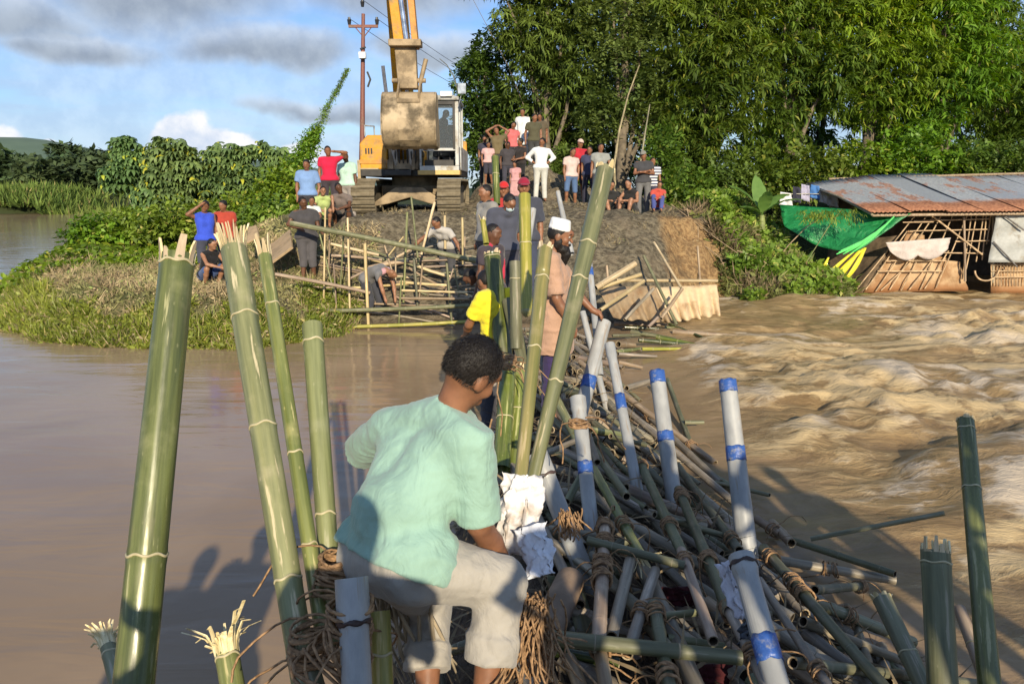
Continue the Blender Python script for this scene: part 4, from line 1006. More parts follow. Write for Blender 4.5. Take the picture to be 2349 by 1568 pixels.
# right group at the edge of the trees
rgp = 'people at the edge of the trees above the eroded bank'
def rput(*a, **k): k.setdefault('group', rgp); k.setdefault('h', .02); put(*a, **k)
rput('stand', 1314, 340, 20.6, 20, 'person in a white and red top and blue shorts, leftmost under the trees', S=.93, shirt=(.55, .42, .38), trousers=(.08, .14, .27), leglen=.55, tone='mid')
rput('stand', 1331, 321, 21.2, -5, 'person in a crimson shirt and pale cap under the trees', S=.97, shirt=(.40, .02, .035), trousers=(.04, .035, .05), leglen=.5, tone='mid', hair=False, capc=(.55, .4, .34))
rput('stand', 1352, 336, 20.9, -10, 'person in a dark navy shirt beside the crimson shirt', S=.95, shirt=(.04, .045, .09), trousers=(.03, .03, .05), tone='mid')
rput('stand', 1378, 330, 20.2, -5, 'person in a grey patterned shirt just left of the tall leaning bamboo\'s tip', S=.97, shirt=(.26, .27, .25), trousers=(.05, .05, .07), tone='mid')
rput('sit', 1403, 415, 19.6, 10, 'person in a black top sitting on the bank edge right of the tall leaning bamboo', shirt=(.02, .02, .02), trousers=(.03, .03, .03), leglen=.5, tone='lit')
rput('sit', 1441, 412, 19.3, -35, 'person in a black sleeveless top sitting sideways with bare legs on the bank edge', shirt=(.02, .018, .018), sleeve=None, trousers=(.03, .03, .03), leglen=.4, tone='lit')
rput('stand', 1475, 348, 20.1, 0, 'person in a charcoal T-shirt and grey trousers with folded arms under the trees', S=.99, shirt=(.05, .05, .055), trousers=(.15, .15, .15), tone='mid', hair=False, capc=(.2, .2, .17), adj={k: base_pose('crossed')[k] for k in ('elbow', 'wrist')})
rput('stand', 1497, 362, 20.6, -10, 'person in a white and navy striped T-shirt behind the folded arms', S=.92, shirt=m_stripe('striped_cloth', (.66, .66, .66), (.04, .05, .10)), trousers=(.06, .06, .10), tone='mid')
rput('sit', 1513, 416, 19.8, -10, 'child in a red top and blue shorts sitting under the striped T-shirt', S=.8, shirt=(.45, .07, .05), trousers=(.06, .08, .25), tone='lit')
# people out on the raft
def stand_raft(px, py, zc, face, label, S=1.0, kind='stand', adj=None, feet=None, **k):
    J = base_pose(kind)
    if adj: J.update(adj)
    top = P(px, py, zc); off = rotz(J['head'], R(face)); x = top.x-off[0]*S; y = top.y-off[1]*S; z = top.z-(J['head'][2]+.11)*S
    PEOPLE.append(lambda: make_person(J, label, (x, y, z), R(face), S=S, **k)); return (x, y, z)
BEARD = stand_raft(1284, 512, 6.15, 84, 'bearded person in a white knitted cap and long tan tunic, gripping a grey pipe', h=.0115, shirt=(.40, .245, .165), sleeve=.92, long=.72, loose=1.35, fat=1.08, trousers=(.045, .03, .10), leglen=.93, tone='mid',
    kufi=True, beard=True, eyes=True, fingers=True, fold=.012, haircol=None,
    adj=dict(look=(.0, -1, -.22), head=(0, -.05, 1.57), elbow=[(-.245, -.04, 1.09), (.22, -.16, 1.10)], wrist=[(-.22, -.16, .87), (.17, -.335, .93)]), grip=[None, np.array([.16, -.45, .88])])
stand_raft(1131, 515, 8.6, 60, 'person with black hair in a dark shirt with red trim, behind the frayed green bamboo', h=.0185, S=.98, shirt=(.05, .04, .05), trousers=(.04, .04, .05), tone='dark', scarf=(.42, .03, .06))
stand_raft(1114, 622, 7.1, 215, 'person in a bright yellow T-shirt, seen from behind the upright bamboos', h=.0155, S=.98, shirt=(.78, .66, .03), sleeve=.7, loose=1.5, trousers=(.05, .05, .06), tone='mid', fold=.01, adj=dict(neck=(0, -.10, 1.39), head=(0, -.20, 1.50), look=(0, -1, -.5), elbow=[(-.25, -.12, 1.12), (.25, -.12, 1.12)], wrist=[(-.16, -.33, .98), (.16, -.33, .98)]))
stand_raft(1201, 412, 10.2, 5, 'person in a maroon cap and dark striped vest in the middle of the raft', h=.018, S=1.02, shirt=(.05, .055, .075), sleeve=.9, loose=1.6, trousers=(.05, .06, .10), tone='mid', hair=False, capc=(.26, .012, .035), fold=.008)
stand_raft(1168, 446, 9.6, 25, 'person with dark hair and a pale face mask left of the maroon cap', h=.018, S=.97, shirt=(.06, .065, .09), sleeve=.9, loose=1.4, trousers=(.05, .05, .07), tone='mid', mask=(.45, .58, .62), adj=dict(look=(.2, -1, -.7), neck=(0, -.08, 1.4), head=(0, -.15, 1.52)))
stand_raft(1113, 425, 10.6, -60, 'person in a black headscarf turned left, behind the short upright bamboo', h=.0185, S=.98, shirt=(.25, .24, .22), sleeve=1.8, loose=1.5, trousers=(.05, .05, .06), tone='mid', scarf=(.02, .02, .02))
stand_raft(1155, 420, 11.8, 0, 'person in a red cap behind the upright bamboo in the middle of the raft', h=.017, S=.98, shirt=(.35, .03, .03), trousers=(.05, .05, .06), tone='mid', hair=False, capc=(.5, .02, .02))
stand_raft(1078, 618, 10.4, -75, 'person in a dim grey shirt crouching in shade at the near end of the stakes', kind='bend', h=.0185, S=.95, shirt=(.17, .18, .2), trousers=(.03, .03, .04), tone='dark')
# ================================================================ GROUND AND WATER
xs = axis([(-700, -100, 60), (-100, -30, 7), (-30, -14, .5), (-14, 9.5, .135), (9.5, 30, .6), (30, 100, 7), (100, 700, 60)])
ys = axis([(-80, 0, 8), (0, 11, 1), (11, 26, .13), (26, 60, .8), (60, 100, 2), (100, 1500, 100)])
V, Fq = sheet(xs, ys, ground)
tag(link('ground', mesh_np('ground', V, Fq, mat_ground(), True)), kind='structure')
xs = axis([(-900, -100, 100), (-100, -16, 6), (-16, .4, .35), (.4, 14.5, .075), (14.5, 30, .4), (30, 900, 90)])
ys = axis([(-200, -8, 24), (-8, 1.4, .5), (1.4, 19.8, .075), (19.8, 40, .4), (40, 120, 4), (120, 900, 100)])
X, Y = np.meshgrid(xs, ys); h, fo, tr = wave_h(X.ravel(), Y.ravel())
V, Fq = sheet(xs, ys, lambda x, y: h)
me = mesh_np('water', V, Fq, mat_water(), True)
for nm, arr in (('foam', fo), ('fast', tr)):
    a = me.attributes.new(nm, 'FLOAT', 'POINT'); a.data.foreach_set('value', arr.astype(np.float32))
tag(link('water', me), kind='structure')
# far hill beyond the left bank
def hill(x, y): return 100*np.exp(-((x+1010)/260)**2-((y-1500)/240)**2)+60*np.exp(-((x+560)/260)**2-((y-1620)/240)**2)-3+fbm(x*.006, y*.006, 2)*7
V, Fq = sheet(axis([(-2400, 0, 40)]), axis([(1200, 2000, 40)]), hill)
t = MT('haze_tinted_hill'); n = t.noise(t.vec(), .03, 6); t.set(t.mix(n, (.06, .10, .07), (.10, .15, .10)), 1.0)  # muted blue-green puts the distance haze into the hill's colour
tag(link('hills', mesh_np('hills', V, Fq, t.m, True)), kind='structure')

# ================================================================ LEAF MATERIALS
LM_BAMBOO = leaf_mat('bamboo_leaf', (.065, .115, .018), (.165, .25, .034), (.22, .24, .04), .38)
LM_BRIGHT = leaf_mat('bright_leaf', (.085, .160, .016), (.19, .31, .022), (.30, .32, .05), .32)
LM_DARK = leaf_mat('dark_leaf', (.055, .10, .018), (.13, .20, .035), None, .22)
LM_PALM = leaf_mat('cassava_leaf', (.085, .15, .05), (.20, .30, .095), (.38, .40, .04), .3, .55)
LM_WEED = leaf_mat('weed_leaf', (.095, .16, .018), (.24, .33, .045), (.35, .33, .09), .3)
LM_GRASS = leaf_mat('bank_grass', (.17, .18, .060), (.36, .33, .15), (.48, .39, .22), .25, .7, .9)
LM_DRY = leaf_mat('dry_creeper', (.22, .17, .09), (.44, .35, .20), (.20, .25, .07), .15, .8, .9)
LM_FAR = leaf_mat('far_leaf', (.032, .055, .022), (.07, .105, .035), None, .15, .7, .06)
LM_REED = leaf_mat('far_reed', (.10, .16, .03), (.19, .24, .05), (.30, .24, .10), .2, .8, .2)

# ================================================================ BIG TREES ON THE RIGHT
wall = 'tall trees and bamboo along the right bank'
def px_x(px, Y, z=2.6): return (px-CX)/F*Y
SPW = [tmpl_spray(8, .36, .062) for _ in range(4)]; BRW = [tmpl_broad(7, .22, .11) for _ in range(3)]
def T_(px, Y, L, label, cat='tree', mat=LM_BAMBOO, dens=21, seed=0, tm=SPW, sc=(.8, 1.35), tilt=.35, r0=.2, thr=-.34, lean=0, **k):
    x = px_x(px, Y)
    lob = [((a-px)/F*(Y+dy), dy, CAMZ+(430-b)/F*(Y+dy), rx, rx*.8, rz) for (a, b, dy, rx, rz) in L]
    return tree('tree' if cat == 'tree' else 'bamboo_clump', x, Y, lob, label, cat, mat, wall, dens, r0, tm, tilt, sc, seed, thr, lean=lean, **k)
T_(1115, 29, [(1100, 210, 0, .95, 1.1), (1140, 150, .4, 1.0, .9), (1085, 300, 0, .7, 1.1), (1140, 260, -.3, 1.0, 1.1), (1120, 350, .4, .8, 1.0), (1090, 180, .5, .7, .6)], 'small rounded dark green tree behind the digger cab', mat=LM_DARK, seed=1, dens=30, tm=BRW, sc=(.7, 1.1))
T_(1250, 27.5, [(1230, 90, 0, 1.0, 1.6), (1300, 20, .3, 1.5, 1.6), (1215, -20, .5, 1.1, 1.3), (1310, 160, -.2, 1.3, 1.5), (1225, 210, .2, 1.1, 1.2), (1070, 2, -.5, .5, .3), (1140, -10, -.3, 1.0, .6), (1170, 90, 0, .6, .8), (1320, 280, .7, 1.2, 1.2), (1255, -110, 0, 2, 1.5), (1200, 300, 1.2, 1.1, 1.2), (1260, 340, 1.5, 1.2, 1.2)],
   'tall feathery tree above the earth heap, a branch reaching left at its top', mat=LM_DARK, seed=2, dens=22)
T_(1420, 26.5, [(1390, 60, 0, 1.2, 1.8), (1460, 10, .2, 1.5, 1.7), (1420, 190, -.3, 1.2, 1.4), (1500, 130, .1, 1.3, 1.5), (1370, 280, -.2, .9, 1.0), (1470, 270, .2, 1.1, 1.1), (1530, 240, .2, 1.2, 1.5), (1430, -130, 0, 2, 1.6)],
   'tall loose leaved tree with a pale leaning trunk above the watchers', seed=3, dens=26, mat=leaf_mat('olive_leaf', (.09, .14, .035), (.20, .26, .07), None, .38), tm=BRW, sc=(.6, 1.0))
T_(1600, 26, [(1590, 80, 0, 1.6, 1.9), (1660, 190, -.2, 1.2, 1.8), (1590, 250, -.4, 1.2, 1.7), (1640, 20, .4, 1.7, 1.7), (1600, 390, -.6, 1.0, 1.2), (1550, 350, -.2, 1.0, 1.3), (1620, -120, 0, 2, 1.6)],
   'broad bright green tree whose leaves hang down to the creeper slope', seed=4, mat=LM_BAMBOO)
T_(1790, 27, [(1760, 60, 0, 1.6, 1.7), (1840, 10, .2, 1.6, 1.5), (1790, 210, 0, 1.3, 1.5), (1870, 180, -.3, 1.4, 1.4), (1740, 330, -.3, 1.1, 1.3), (1820, -120, 0, 2, 1.6)],
   'dark bamboo clump with drooping sprays left of the hut roof', 'bamboo', LM_BAMBOO, seed=5)
T_(1960, 27.5, [(1940, 90, 0, 1.6, 1.6), (2010, 20, .3, 1.7, 1.5), (1960, 230, -.2, 1.3, 1.3), (2030, 170, -.3, 1.4, 1.5), (1990, -120, 0, 2, 1.6)],
   'tall bamboo clump rising over the left part of the tin roof', 'bamboo', LM_BRIGHT, seed=6)
T_(2120, 28, [(2090, 70, 0, 1.6, 1.6), (2160, 10, .3, 1.1, 1.2), (2120, 210, -.2, 1.4, 1.4), (2190, 160, -.1, 1.2, 1.6), (2060, 290, -.4, 1.2, 1.0), (2100, -110, 0, 1.4, 1.4)],
   'brightest yellow green bamboo clump behind the tin roof', 'bamboo', LM_BRIGHT, seed=7)
T_(2260, 30, [(2215, 130, 0, 1.3, 1.9), (2240, 250, -.3, 1.5, 1.3), (2200, 60, 0, .8, .9), (2290, 330, -.3, 1.4, .9)], 'medium tree left of the gap of sky at the top right', seed=8, mat=LM_BAMBOO)
T_(2370, 30, [(2330, 135, 0, 1.3, 1.1), (2400, 125, 0, 1.6, 1.0), (2340, 230, -.2, 1.5, 1.5), (2305, 95, 0, .7, .45), (2420, 200, 0, 2, 2)], 'yellow green tree cut off by the right edge of the view', seed=9, mat=LM_BRIGHT)
bk = 'dark trees standing in the second row of the right bank'
for i, (px, Y, tz) in enumerate([(1180, 34, 6.0), (1290, 35, 9.5), (1400, 35, 10.5), (1510, 36, 11), (1620, 36, 11), (1740, 36, 11), (1860, 36, 11), (1990, 37, 11), (2110, 37, 11), (2225, 37, 8.4), (2330, 36, 8.0), (2430, 37, 9)]):
    x = px_x(px, Y); g = random.Random(i)
    lob = [(g.uniform(-.9, .9), g.uniform(-.5, .5), 1.6+k*(tz-2)/4.0, 1.9, 1.3, 1.5) for k in range(5)]
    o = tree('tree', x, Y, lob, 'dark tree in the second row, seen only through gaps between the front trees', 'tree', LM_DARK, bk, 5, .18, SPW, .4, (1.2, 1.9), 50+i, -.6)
# bushes at the foot of the trees
und = 'bushes at the foot of the trees'
for i, (px, py, Y, rx, rz, m, lb) in enumerate([(1570, 430, 22.5, .9, .8, LM_BAMBOO, 'leafy bush right behind the seated child in red'), (1650, 420, 24, 1.1, 1.0, LM_DARK, 'dark bush above the top of the creeper slope'), (1740, 410, 24.5, 1.0, 1.1, LM_BAMBOO, 'bush behind the banana plant'),
        (1850, 390, 25, 1.2, .9, LM_BAMBOO, 'bush touching the left corner of the tin roof'), (1960, 375, 25.5, 1.3, .8, LM_BRIGHT, 'low bright bush behind the left part of the tin roof'), (2070, 360, 25.5, 1.3, 1.1, LM_BRIGHT, 'large yellow green bush behind the middle of the tin roof'),
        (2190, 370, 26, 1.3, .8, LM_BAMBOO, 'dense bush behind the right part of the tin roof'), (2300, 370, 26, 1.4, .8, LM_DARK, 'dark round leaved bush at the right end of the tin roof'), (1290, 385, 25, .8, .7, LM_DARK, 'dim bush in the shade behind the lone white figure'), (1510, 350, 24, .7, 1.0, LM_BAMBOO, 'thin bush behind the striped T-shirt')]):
    x = px_x(px, Y); zc_ = CAMZ+(430-py)/F*Y
    tree('bush', x, Y, [(0, 0, zc_, rx, rx*.8, rz), (rx*.5, .2, zc_-.3, rx*.7, rx*.6, rz*.8), (-rx*.5, -.1, zc_-.4, rx*.7, rx*.6, rz*.8)], lb, 'bush', m, und, 16, .06, BRW, .5, (.6, 1.0), 80+i, -.4, z0=zc_-rz-.4)
# pale bare stems among the watchers
def stem(name, pts, r, mat, label, cat, group=None, taper=.4, seg=6):
    b = MB(); n = len(pts); o = Vector(pts[0]); b.tube([Vector(p)-o for p in pts], [r*(1-(1-taper)*i/(n-1)) for i in range(n)], seg)
    ob = b.build(name, mat); ob.location = o; return tag(ob, label, cat, group)
mb_pale = m_plain('pale_stem', (.30, .25, .14), .8)
stem('leaning_tree', [PY(1412, 470, 22), PY(1408, 380, 22.2), PY(1420, 300, 22.6), PY(1440, 220, 23), PY(1466, 150, 23.4)], .045, mb_pale, 'pale leaning bare trunk rising behind the tip of the tall leaning bamboo', 'tree')
stem('leaning_tree', [PY(1455, 460, 22), PY(1468, 380, 22.2), PY(1480, 300, 22.6), PY(1490, 240, 23)], .04, m_plain('grey_stem', (.24, .22, .14), .8), 'thin grey stem left of the folded arms under the trees', 'tree')

# ================================================================ LEFT BANK VEGETATION
cas = 'cassava shrubs with hanging leaves on the left bank'
spec = [(314, 26, 316, .60, 'leftmost tall cassava shrub with a bare pale stem'), (412, 25, 322, .85, 'rounded cassava shrub second from the left'), (478, 26, 375, .5, 'cassava shrub behind the blue top'),
        (540, 25.5, 332, .85, 'cassava shrub in the middle of the row'), (622, 26, 330, .72, 'cassava shrub beside the creeper covered wire'), (665, 27, 350, .6, 'small cassava shrub right behind the wire'), (355, 24.5, 420, .6, 'low cassava shrub filling the gap at the left')]
for i, (px, Y, pt, w, lb) in enumerate(spec):
    x = px_x(px, Y); zt = CAMZ+(430-pt)/F*Y; zb = gz(x, Y)
    L = [(0, 0, zt-.5, w, w*.8, .55), (w*.45, -.2, zt-1.15, w*.75, .6, .6), (-w*.35, -.3, zt-1.35, w*.7, .6, .6)]
    if i: L += [(.2, -.5, zt-2.1, w*.8, .6, .6), (-.3, -.4, zt-2.4, w*.8, .6, .5)]
    tree('cassava_shrub', x, Y, L, lb, 'shrub', LM_PALM, cas, 26, .05, PALM, .3, (.9, 1.5), 20+i, -.45, barkcol=(.45, .42, .25))
# leafy bushes round their feet
lb_ = 'low weeds and bushes below the cassava'
for i, (px, py, Y, rx, rz, m, lb) in enumerate([(570, 485, 22.5, 1.2, .55, LM_BRIGHT, 'bright weedy bush right of the red top'), (655, 440, 22.8, .8, .8, LM_BRIGHT, 'light green bush under the creeper covered wire'), (500, 500, 22, .8, .4, LM_WEED, 'weedy bush behind the blue top'),
        (420, 500, 21.5, 1.0, .5, LM_WEED, 'low bush left of the blue top'), (250, 520, 22.5, 1.0, .35, LM_BRIGHT, 'bright low bush on the left tip of the bank'), (330, 510, 22.5, 1.0, .45, LM_WEED, 'weeds at the foot of the leftmost cassava'), (640, 490, 20, .8, .5, LM_WEED, 'weeds behind the leaning board')]):
    x = px_x(px, Y); z = CAMZ+(430-py)/F*Y
    tree('bush', x, Y, [(0, 0, z, rx, .8, rz), (rx*.6, -.2, z-.25, rx*.6, .6, rz*.8), (-rx*.6, 0, z-.25, rx*.7, .6, rz*.7)], lb, 'bush', m, lb_, 32, .03, WEED, .5, (1.3, 2.2), 200+i, -.5, z0=min(z-rz, gz(x, Y)))
# creeper covered guy wire running from the utility pole down to the bank
a, c = PY(798, 158, 27), PY(648, 445, 24.5)
t = thing('creeper_covered_wire', c, 'guy wire wrapped in green creeper slanting up to the utility pole', 'creeper')
b = MB(); b.tube([Vector((0, 0, 0)), a-c], .012, 5); b.build('wire', m_plain('wire_metal', (.2, .2, .2), .5, .6), t)
rg = np.random.RandomState(4); N = 2600; u = rg.uniform(0, 1, N)**1.35; d = np.array(a-c)
u = np.where(u > .55, u, u); p = u[:, None]*d+rg.normal(size=(N, 3))*(.025+.22*(1-u)[:, None]**1.8); p[:, 2] -= np.abs(rg.normal(0, .12, N))*(1-u)
lo = u < .5; scatter('creeper_leaves', WEED, p[lo], .6, (.8, 1.4), LM_BRIGHT, t, rg); scatter('upper_creeper_leaves', WEED, p[~lo][::2], .6, (.35, .75), LM_BRIGHT, t, rg)

# grass and creepers over the bank: nobody could count the blades
def field(n, box, cond, seed):
    rg = np.random.RandomState(seed); x = rg.uniform(box[0], box[1], n); y = rg.uniform(box[2], box[3], n); m = cond(x, y); x, y = x[m], y[m]; z = ground(x, y); k = z > -.12; return np.stack([x[k], y[k], z[k]], 1)
left_area = lambda x, y: (poly_sd(x, y, EMB) < -.3) & (x < -2.9) & (poly_sd(x, y, BANK) > -.28)
p = field(40000, (-15.5, -2.8, 11.8, 27), lambda x, y: left_area(x, y) & (fbm(x*.8, y*.8, 3) > -.05), 1)
tag(scatter('grass', TUFT+WEED, p, .8, (.45, 1.0), LM_GRASS), kind='stuff')
p = field(38000, (-15.5, -2.8, 11.8, 27), lambda x, y: left_area(x, y) & (fbm(x*.8, y*.8, 3) < .1), 2)
tag(scatter('dry_creepers', TUFT+WEED, p, 1.0, (.5, 1.1), LM_DRY), kind='stuff')
p = field(46000, (-11.5, -3.0, 11.8, 17.5), lambda x, y: left_area(x, y) & (poly_sd(x, y, BANK) < .9+1.1*fbm(x*.9, y*.9, 8)), 3)
tag(scatter('waterside_weeds', WEED+WEED+TUFT, p, .7, (.6, 1.2), leaf_mat('waterside_leaf', (.11, .16, .020), (.26, .32, .050), (.42, .36, .14), .3)), kind='stuff')
p = field(22000, (-15.5, -7, 17, 25), lambda x, y: left_area(x, y) & (fbm(x*.5, y*.5, 13) > .0), 4)
tag(scatter('leafy_ground_cover', WEED, p, .5, (1.4, 2.2), LM_BRIGHT), kind='stuff')
# creeper slope on the right, hanging to the water
right_area = lambda x, y: (x > 4.95+.5*fbm(y*1.3, x, 3.)-.12*(y-17)) & (x < 8.9) & (poly_sd(x, y, BANK) > -.25)
p = field(19000, (4.8, 9, 15.8, 25), right_area, 5); p[:, 2] += np.random.RandomState(1).uniform(0, .30, len(p))*(p[:, 0] > 5.6)
tag(scatter('slope_creepers', BROAD+TUFT+SPRAYS, p, .7, (.7, 1.25), leaf_mat('slope_leaf', (.075, .10, .022), (.18, .21, .06), (.26, .19, .10), .2, .7, .8)), kind='stuff')
p = field(16000, (4.6, 9, 15.8, 20), lambda x, y: right_area(x, y) & (fbm(x*.9, y*.9, 23) > .02), 6)
tag(scatter('dead_creepers', TUFT, p, 1.2, (1.0, 2.0), leaf_mat('dead_leaf', (.12, .085, .05), (.26, .19, .12), None, .1, .9, .8)), kind='stuff')
p = field(9000, (-4.2, 6, 16.4, 24), lambda x, y: (fbm(x*1.1, y*1.1, 33) > .22), 7)
tag(scatter('sparse_weeds', TUFT, p, .6, (.25, .55), LM_DRY), kind='stuff')
# cut reeds and the tree line on the far left bank
rg = np.random.RandomState(9); N = 8000; x = rg.uniform(-90, -20, N); y = 74+np.abs(rg.normal(0, 7, N)); z = ground(x, y, False)
RE = [tmpl_tuft(5, 1.5, .16) for _ in range(2)]
tag(scatter('far_reeds', RE, np.stack([x, y, z], 1), .25, (.7, 1.2), LM_REED), kind='stuff')
ft = 'trees on the far bank of the river'
FB = [tmpl_broad(7, 1.0, .5) for _ in range(3)]
for i, (px, Y, pt, rx, lb) in enumerate([(-40, 98, 352, 3.6, 'dark tree on the far bank at the left edge'), (30, 96, 350, 3.6, 'first round tree on the far bank'), (78, 100, 362, 2.6, 'low gap filling tree on the far bank'), (120, 94, 364, 3.2, 'paler round tree on the far bank'), (182, 104, 334, 2.2, 'tallest thin topped tree on the far bank'),
        (168, 99, 362, 2.6, 'broad tree under the tallest one on the far bank'), (225, 98, 356, 3.0, 'dark tree on the far bank left of the cassava'), (258, 102, 350, 2.6, 'far bank tree touching the leftmost cassava'), (320, 100, 352, 4, 'far bank tree hidden behind the leftmost cassava'), (400, 102, 356, 4, 'far bank tree hidden behind the second cassava'), (-140, 98, 350, 4, 'far bank tree beyond the left edge')]):
    x = px_x(px, Y); zt = CAMZ+(430-pt)/F*Y
    L = [(0, 0, zt-rx*.55, rx, rx*.8, rx*.62), (rx*.6, 0, zt-rx*1.1, rx*.9, rx*.8, rx*.7), (-rx*.6, 1, zt-rx*1.15, rx*.9, rx*.8, rx*.7), (0, -.5, zt-rx*1.6, rx*1.1, rx*.8, rx*.6)]
    tree('tree', x, Y, L, lb, 'tree', LM_FAR, ft, 1.6, .3, FB, .5, (.8, 1.3), 300+i, -.6)
# banana plant
def banana(x, y, z, label, leaves, H=1.0, seed=1):
    g = random.Random(seed); t = thing('banana_plant', (x, y, z), label, 'banana plant'); b = MB(); b.tube([(0, 0, 0), (.02, 0, H*.6), (0, 0, H)], [.10, .085, .06], 10); b.build('stem', m_plain('banana_stem', (.22, .26, .08), .6), t)
    lm = MT('banana_leaf'); i = lm.noise(lm.vec((2, 2, 2)), 2, 4); c = lm.mix(i, (.07, .16, .03), (.22, .36, .08)); lm.set(c, .45)
    tr = lm.N.new('ShaderNodeBsdfTranslucent'); lm.L.new(c, tr.inputs[0]); mx = lm.N.new('ShaderNodeMixShader'); mx.inputs[0].default_value = .35; lm.L.new(lm.b.outputs[0], mx.inputs[1]); lm.L.new(tr.outputs[0], mx.inputs[2]); lm.L.new(mx.outputs[0], lm.out.inputs[0])
    for az, el, L, w in leaves:
        rows = 14; V = []; p = Vector((0, 0, H)); d = Vector((math.cos(az)*math.cos(el), math.sin(az)*math.cos(el), math.sin(el))); s = Vector((-math.sin(az), math.cos(az), 0))
        for k in range(rows+1):
            u = k/rows; ww = w*.5*(math.sin(math.pi*min(1, max(0, (u-.1)/.9)))**.6 if u > .12 else .06); rip = .02*math.sin(k*2.1+g.random())
            V += [p-s*ww+Vector((0, 0, -ww*.25+rip)), p, p+s*ww+Vector((0, 0, -ww*.25-rip))]; p = p+d*(L/rows); d = (d+Vector((0, 0, -.085*L))).normalized()
        m = MB(); m.add(V, [(3*k+j, 3*k+j+1, 3*k+j+4, 3*k+j+3) for k in range(rows) for j in (0, 1)], 0, True); m.build('leaf', lm.m, t)
    return t
q = PY(1745, 520, 19.6); banana(q.x, q.y, q.z-.2, 'banana plant with broad upright leaves at the left end of the green tarpaulin', [(2.9, 1.15, 1.25, .55), (1.9, 1.4, 1.1, .46), (.6, 1.0, 1.3, .42), (3.6, .7, .9, .32), (-.5, .9, 1.1, .3), (4.6, 1.1, .9, .34)], .5)
q = PY(1838, 640, 18.4); banana(q.x, q.y, q.z-.35, 'small yellowing banana plant standing in the water below the green tarpaulin', [(.8, 1.2, .9, .14), (2.2, 1.3, .8, .12), (-.6, 1.1, .7, .12), (3.6, 1.2, .6, .12), (.1, .4, 1.0, .2)], .3, 5)
p = field(40000, (5.2, 9, 15.8, 25), lambda x, y: right_area(x, y) & (fbm(x*1.1, y*1.1, 43) > .0), 9); p[:, 2] += np.random.RandomState(2).uniform(.1, .45, len(p))
tag(scatter('slope_weeds', BROAD+WEED, p[:11000], .7, (.8, 1.4), LM_WEED), kind='stuff')
# dead vines hanging over the slope
vn = 'bare vines and roots hanging over the right slope'
for i, L in enumerate([[(1575, 478, 19), (1588, 540, 18.4), (1592, 600, 17.6), (1605, 640, 17)], [(1580, 500, 18.8), (1610, 560, 18.0), (1650, 590, 17.6), (1660, 610, 17.4)], [(1540, 470, 19.2), (1580, 500, 18.6), (1640, 545, 18.0), (1690, 580, 17.6)], [(1700, 600, 17.6), (1750, 620, 17.4), (1790, 660, 17.2), (1800, 690, 17.0)],
        [(1690, 575, 17.8), (1740, 590, 17.6), (1800, 640, 17.3), (1840, 680, 17.1)], [(1600, 520, 18.4), (1604, 600, 17.6), (1612, 690, 16.9)], [(1770, 610, 18.4), (1810, 560, 18.6), (1850, 520, 18.8), (1880, 500, 18.9)]]):
    stem('vine', [PY(*q) for q in L], .016, m_plain('dry_vine', (.30, .22, .13), .9), 'bare brown vine trailing over the creeper slope', 'vine', vn, .7, 5)
# twigs reaching in front of the green tarpaulin
for i, L in enumerate([[(1792, 672, 17.6), (1850, 600, 17.8), (1900, 520, 18), (1930, 480, 18.1)]]):
    s_ = stem('twig', [PY(*q) for q in L], .014, m_plain('green_twig', (.20, .22, .08), .7), 'leafy green twig arching in front of the tarpaulin', 'twig', None, .5, 5)
    rg = np.random.RandomState(31); o = s_.location; c0 = PY(1915, 480, 18.1); N = 150
    p = np.array(c0-o)+np.stack([rg.uniform(-.75, .5, N), rg.uniform(-.1, .1, N), -np.abs(rg.normal(.05, .12, N))], 1); scatter('leaves', [tmpl_spray(5, .16, .022)], p, .2, (.7, 1.1), LM_WEED, s_, rg)
# ================================================================ EXCAVATOR
EX, EY = -2.62, 20.6; EZ = 1.93
Y_ = m_dirty('yellow_paint', (.62, .29, .010), (.27, .19, .10), .45, .4, 0.0, 2.0); OR_ = m_dirty('orange_paint', (.58, .25, .03), (.28, .19, .11), .45, .45, 0.0, 2.0)
STL = m_dirty('dusty_steel', (.36, .27, .16), (.22, .17, .11), .6, .6, .2, 2.5); TRK = m_dirty('muddy_track_steel', (.26, .22, .15), (.17, .14, .09), .8, .8, 0.0, 4.0); GRY = m_dirty('silver_paint', (.48, .49, .47), (.27, .22, .15), .4, .45, 0.0, 2.5)
DRK = m_plain('dark_machine_parts', (.03, .028, .026), .6); CHR = m_plain('chrome_rod', (.55, .58, .66), .18, .9); RUB = m_plain('black_hose', (.02, .02, .02), .5)
gm = MT('cab_glass'); gm.set((.55, .62, .66), .03, 0.0, .6); gm.b.inputs['Transmission Weight'].default_value = .9; gm.b.inputs['IOR'].default_value = 1.05; GLS = gm.m
EXC = thing('excavator', (EX, EY, EZ), 'yellow excavator on the embankment with its arm raised and tan bucket hanging', 'excavator')
def part(nm, fn, mats, parent=None, bev=.0):
    b = MB(); fn(b); o = b.build(nm, mats, EXC if parent is None else parent)
    if bev: m = o.modifiers.new('bevel', 'BEVEL'); m.width = bev; m.segments = 2; m.limit_method = 'ANGLE'
    return o
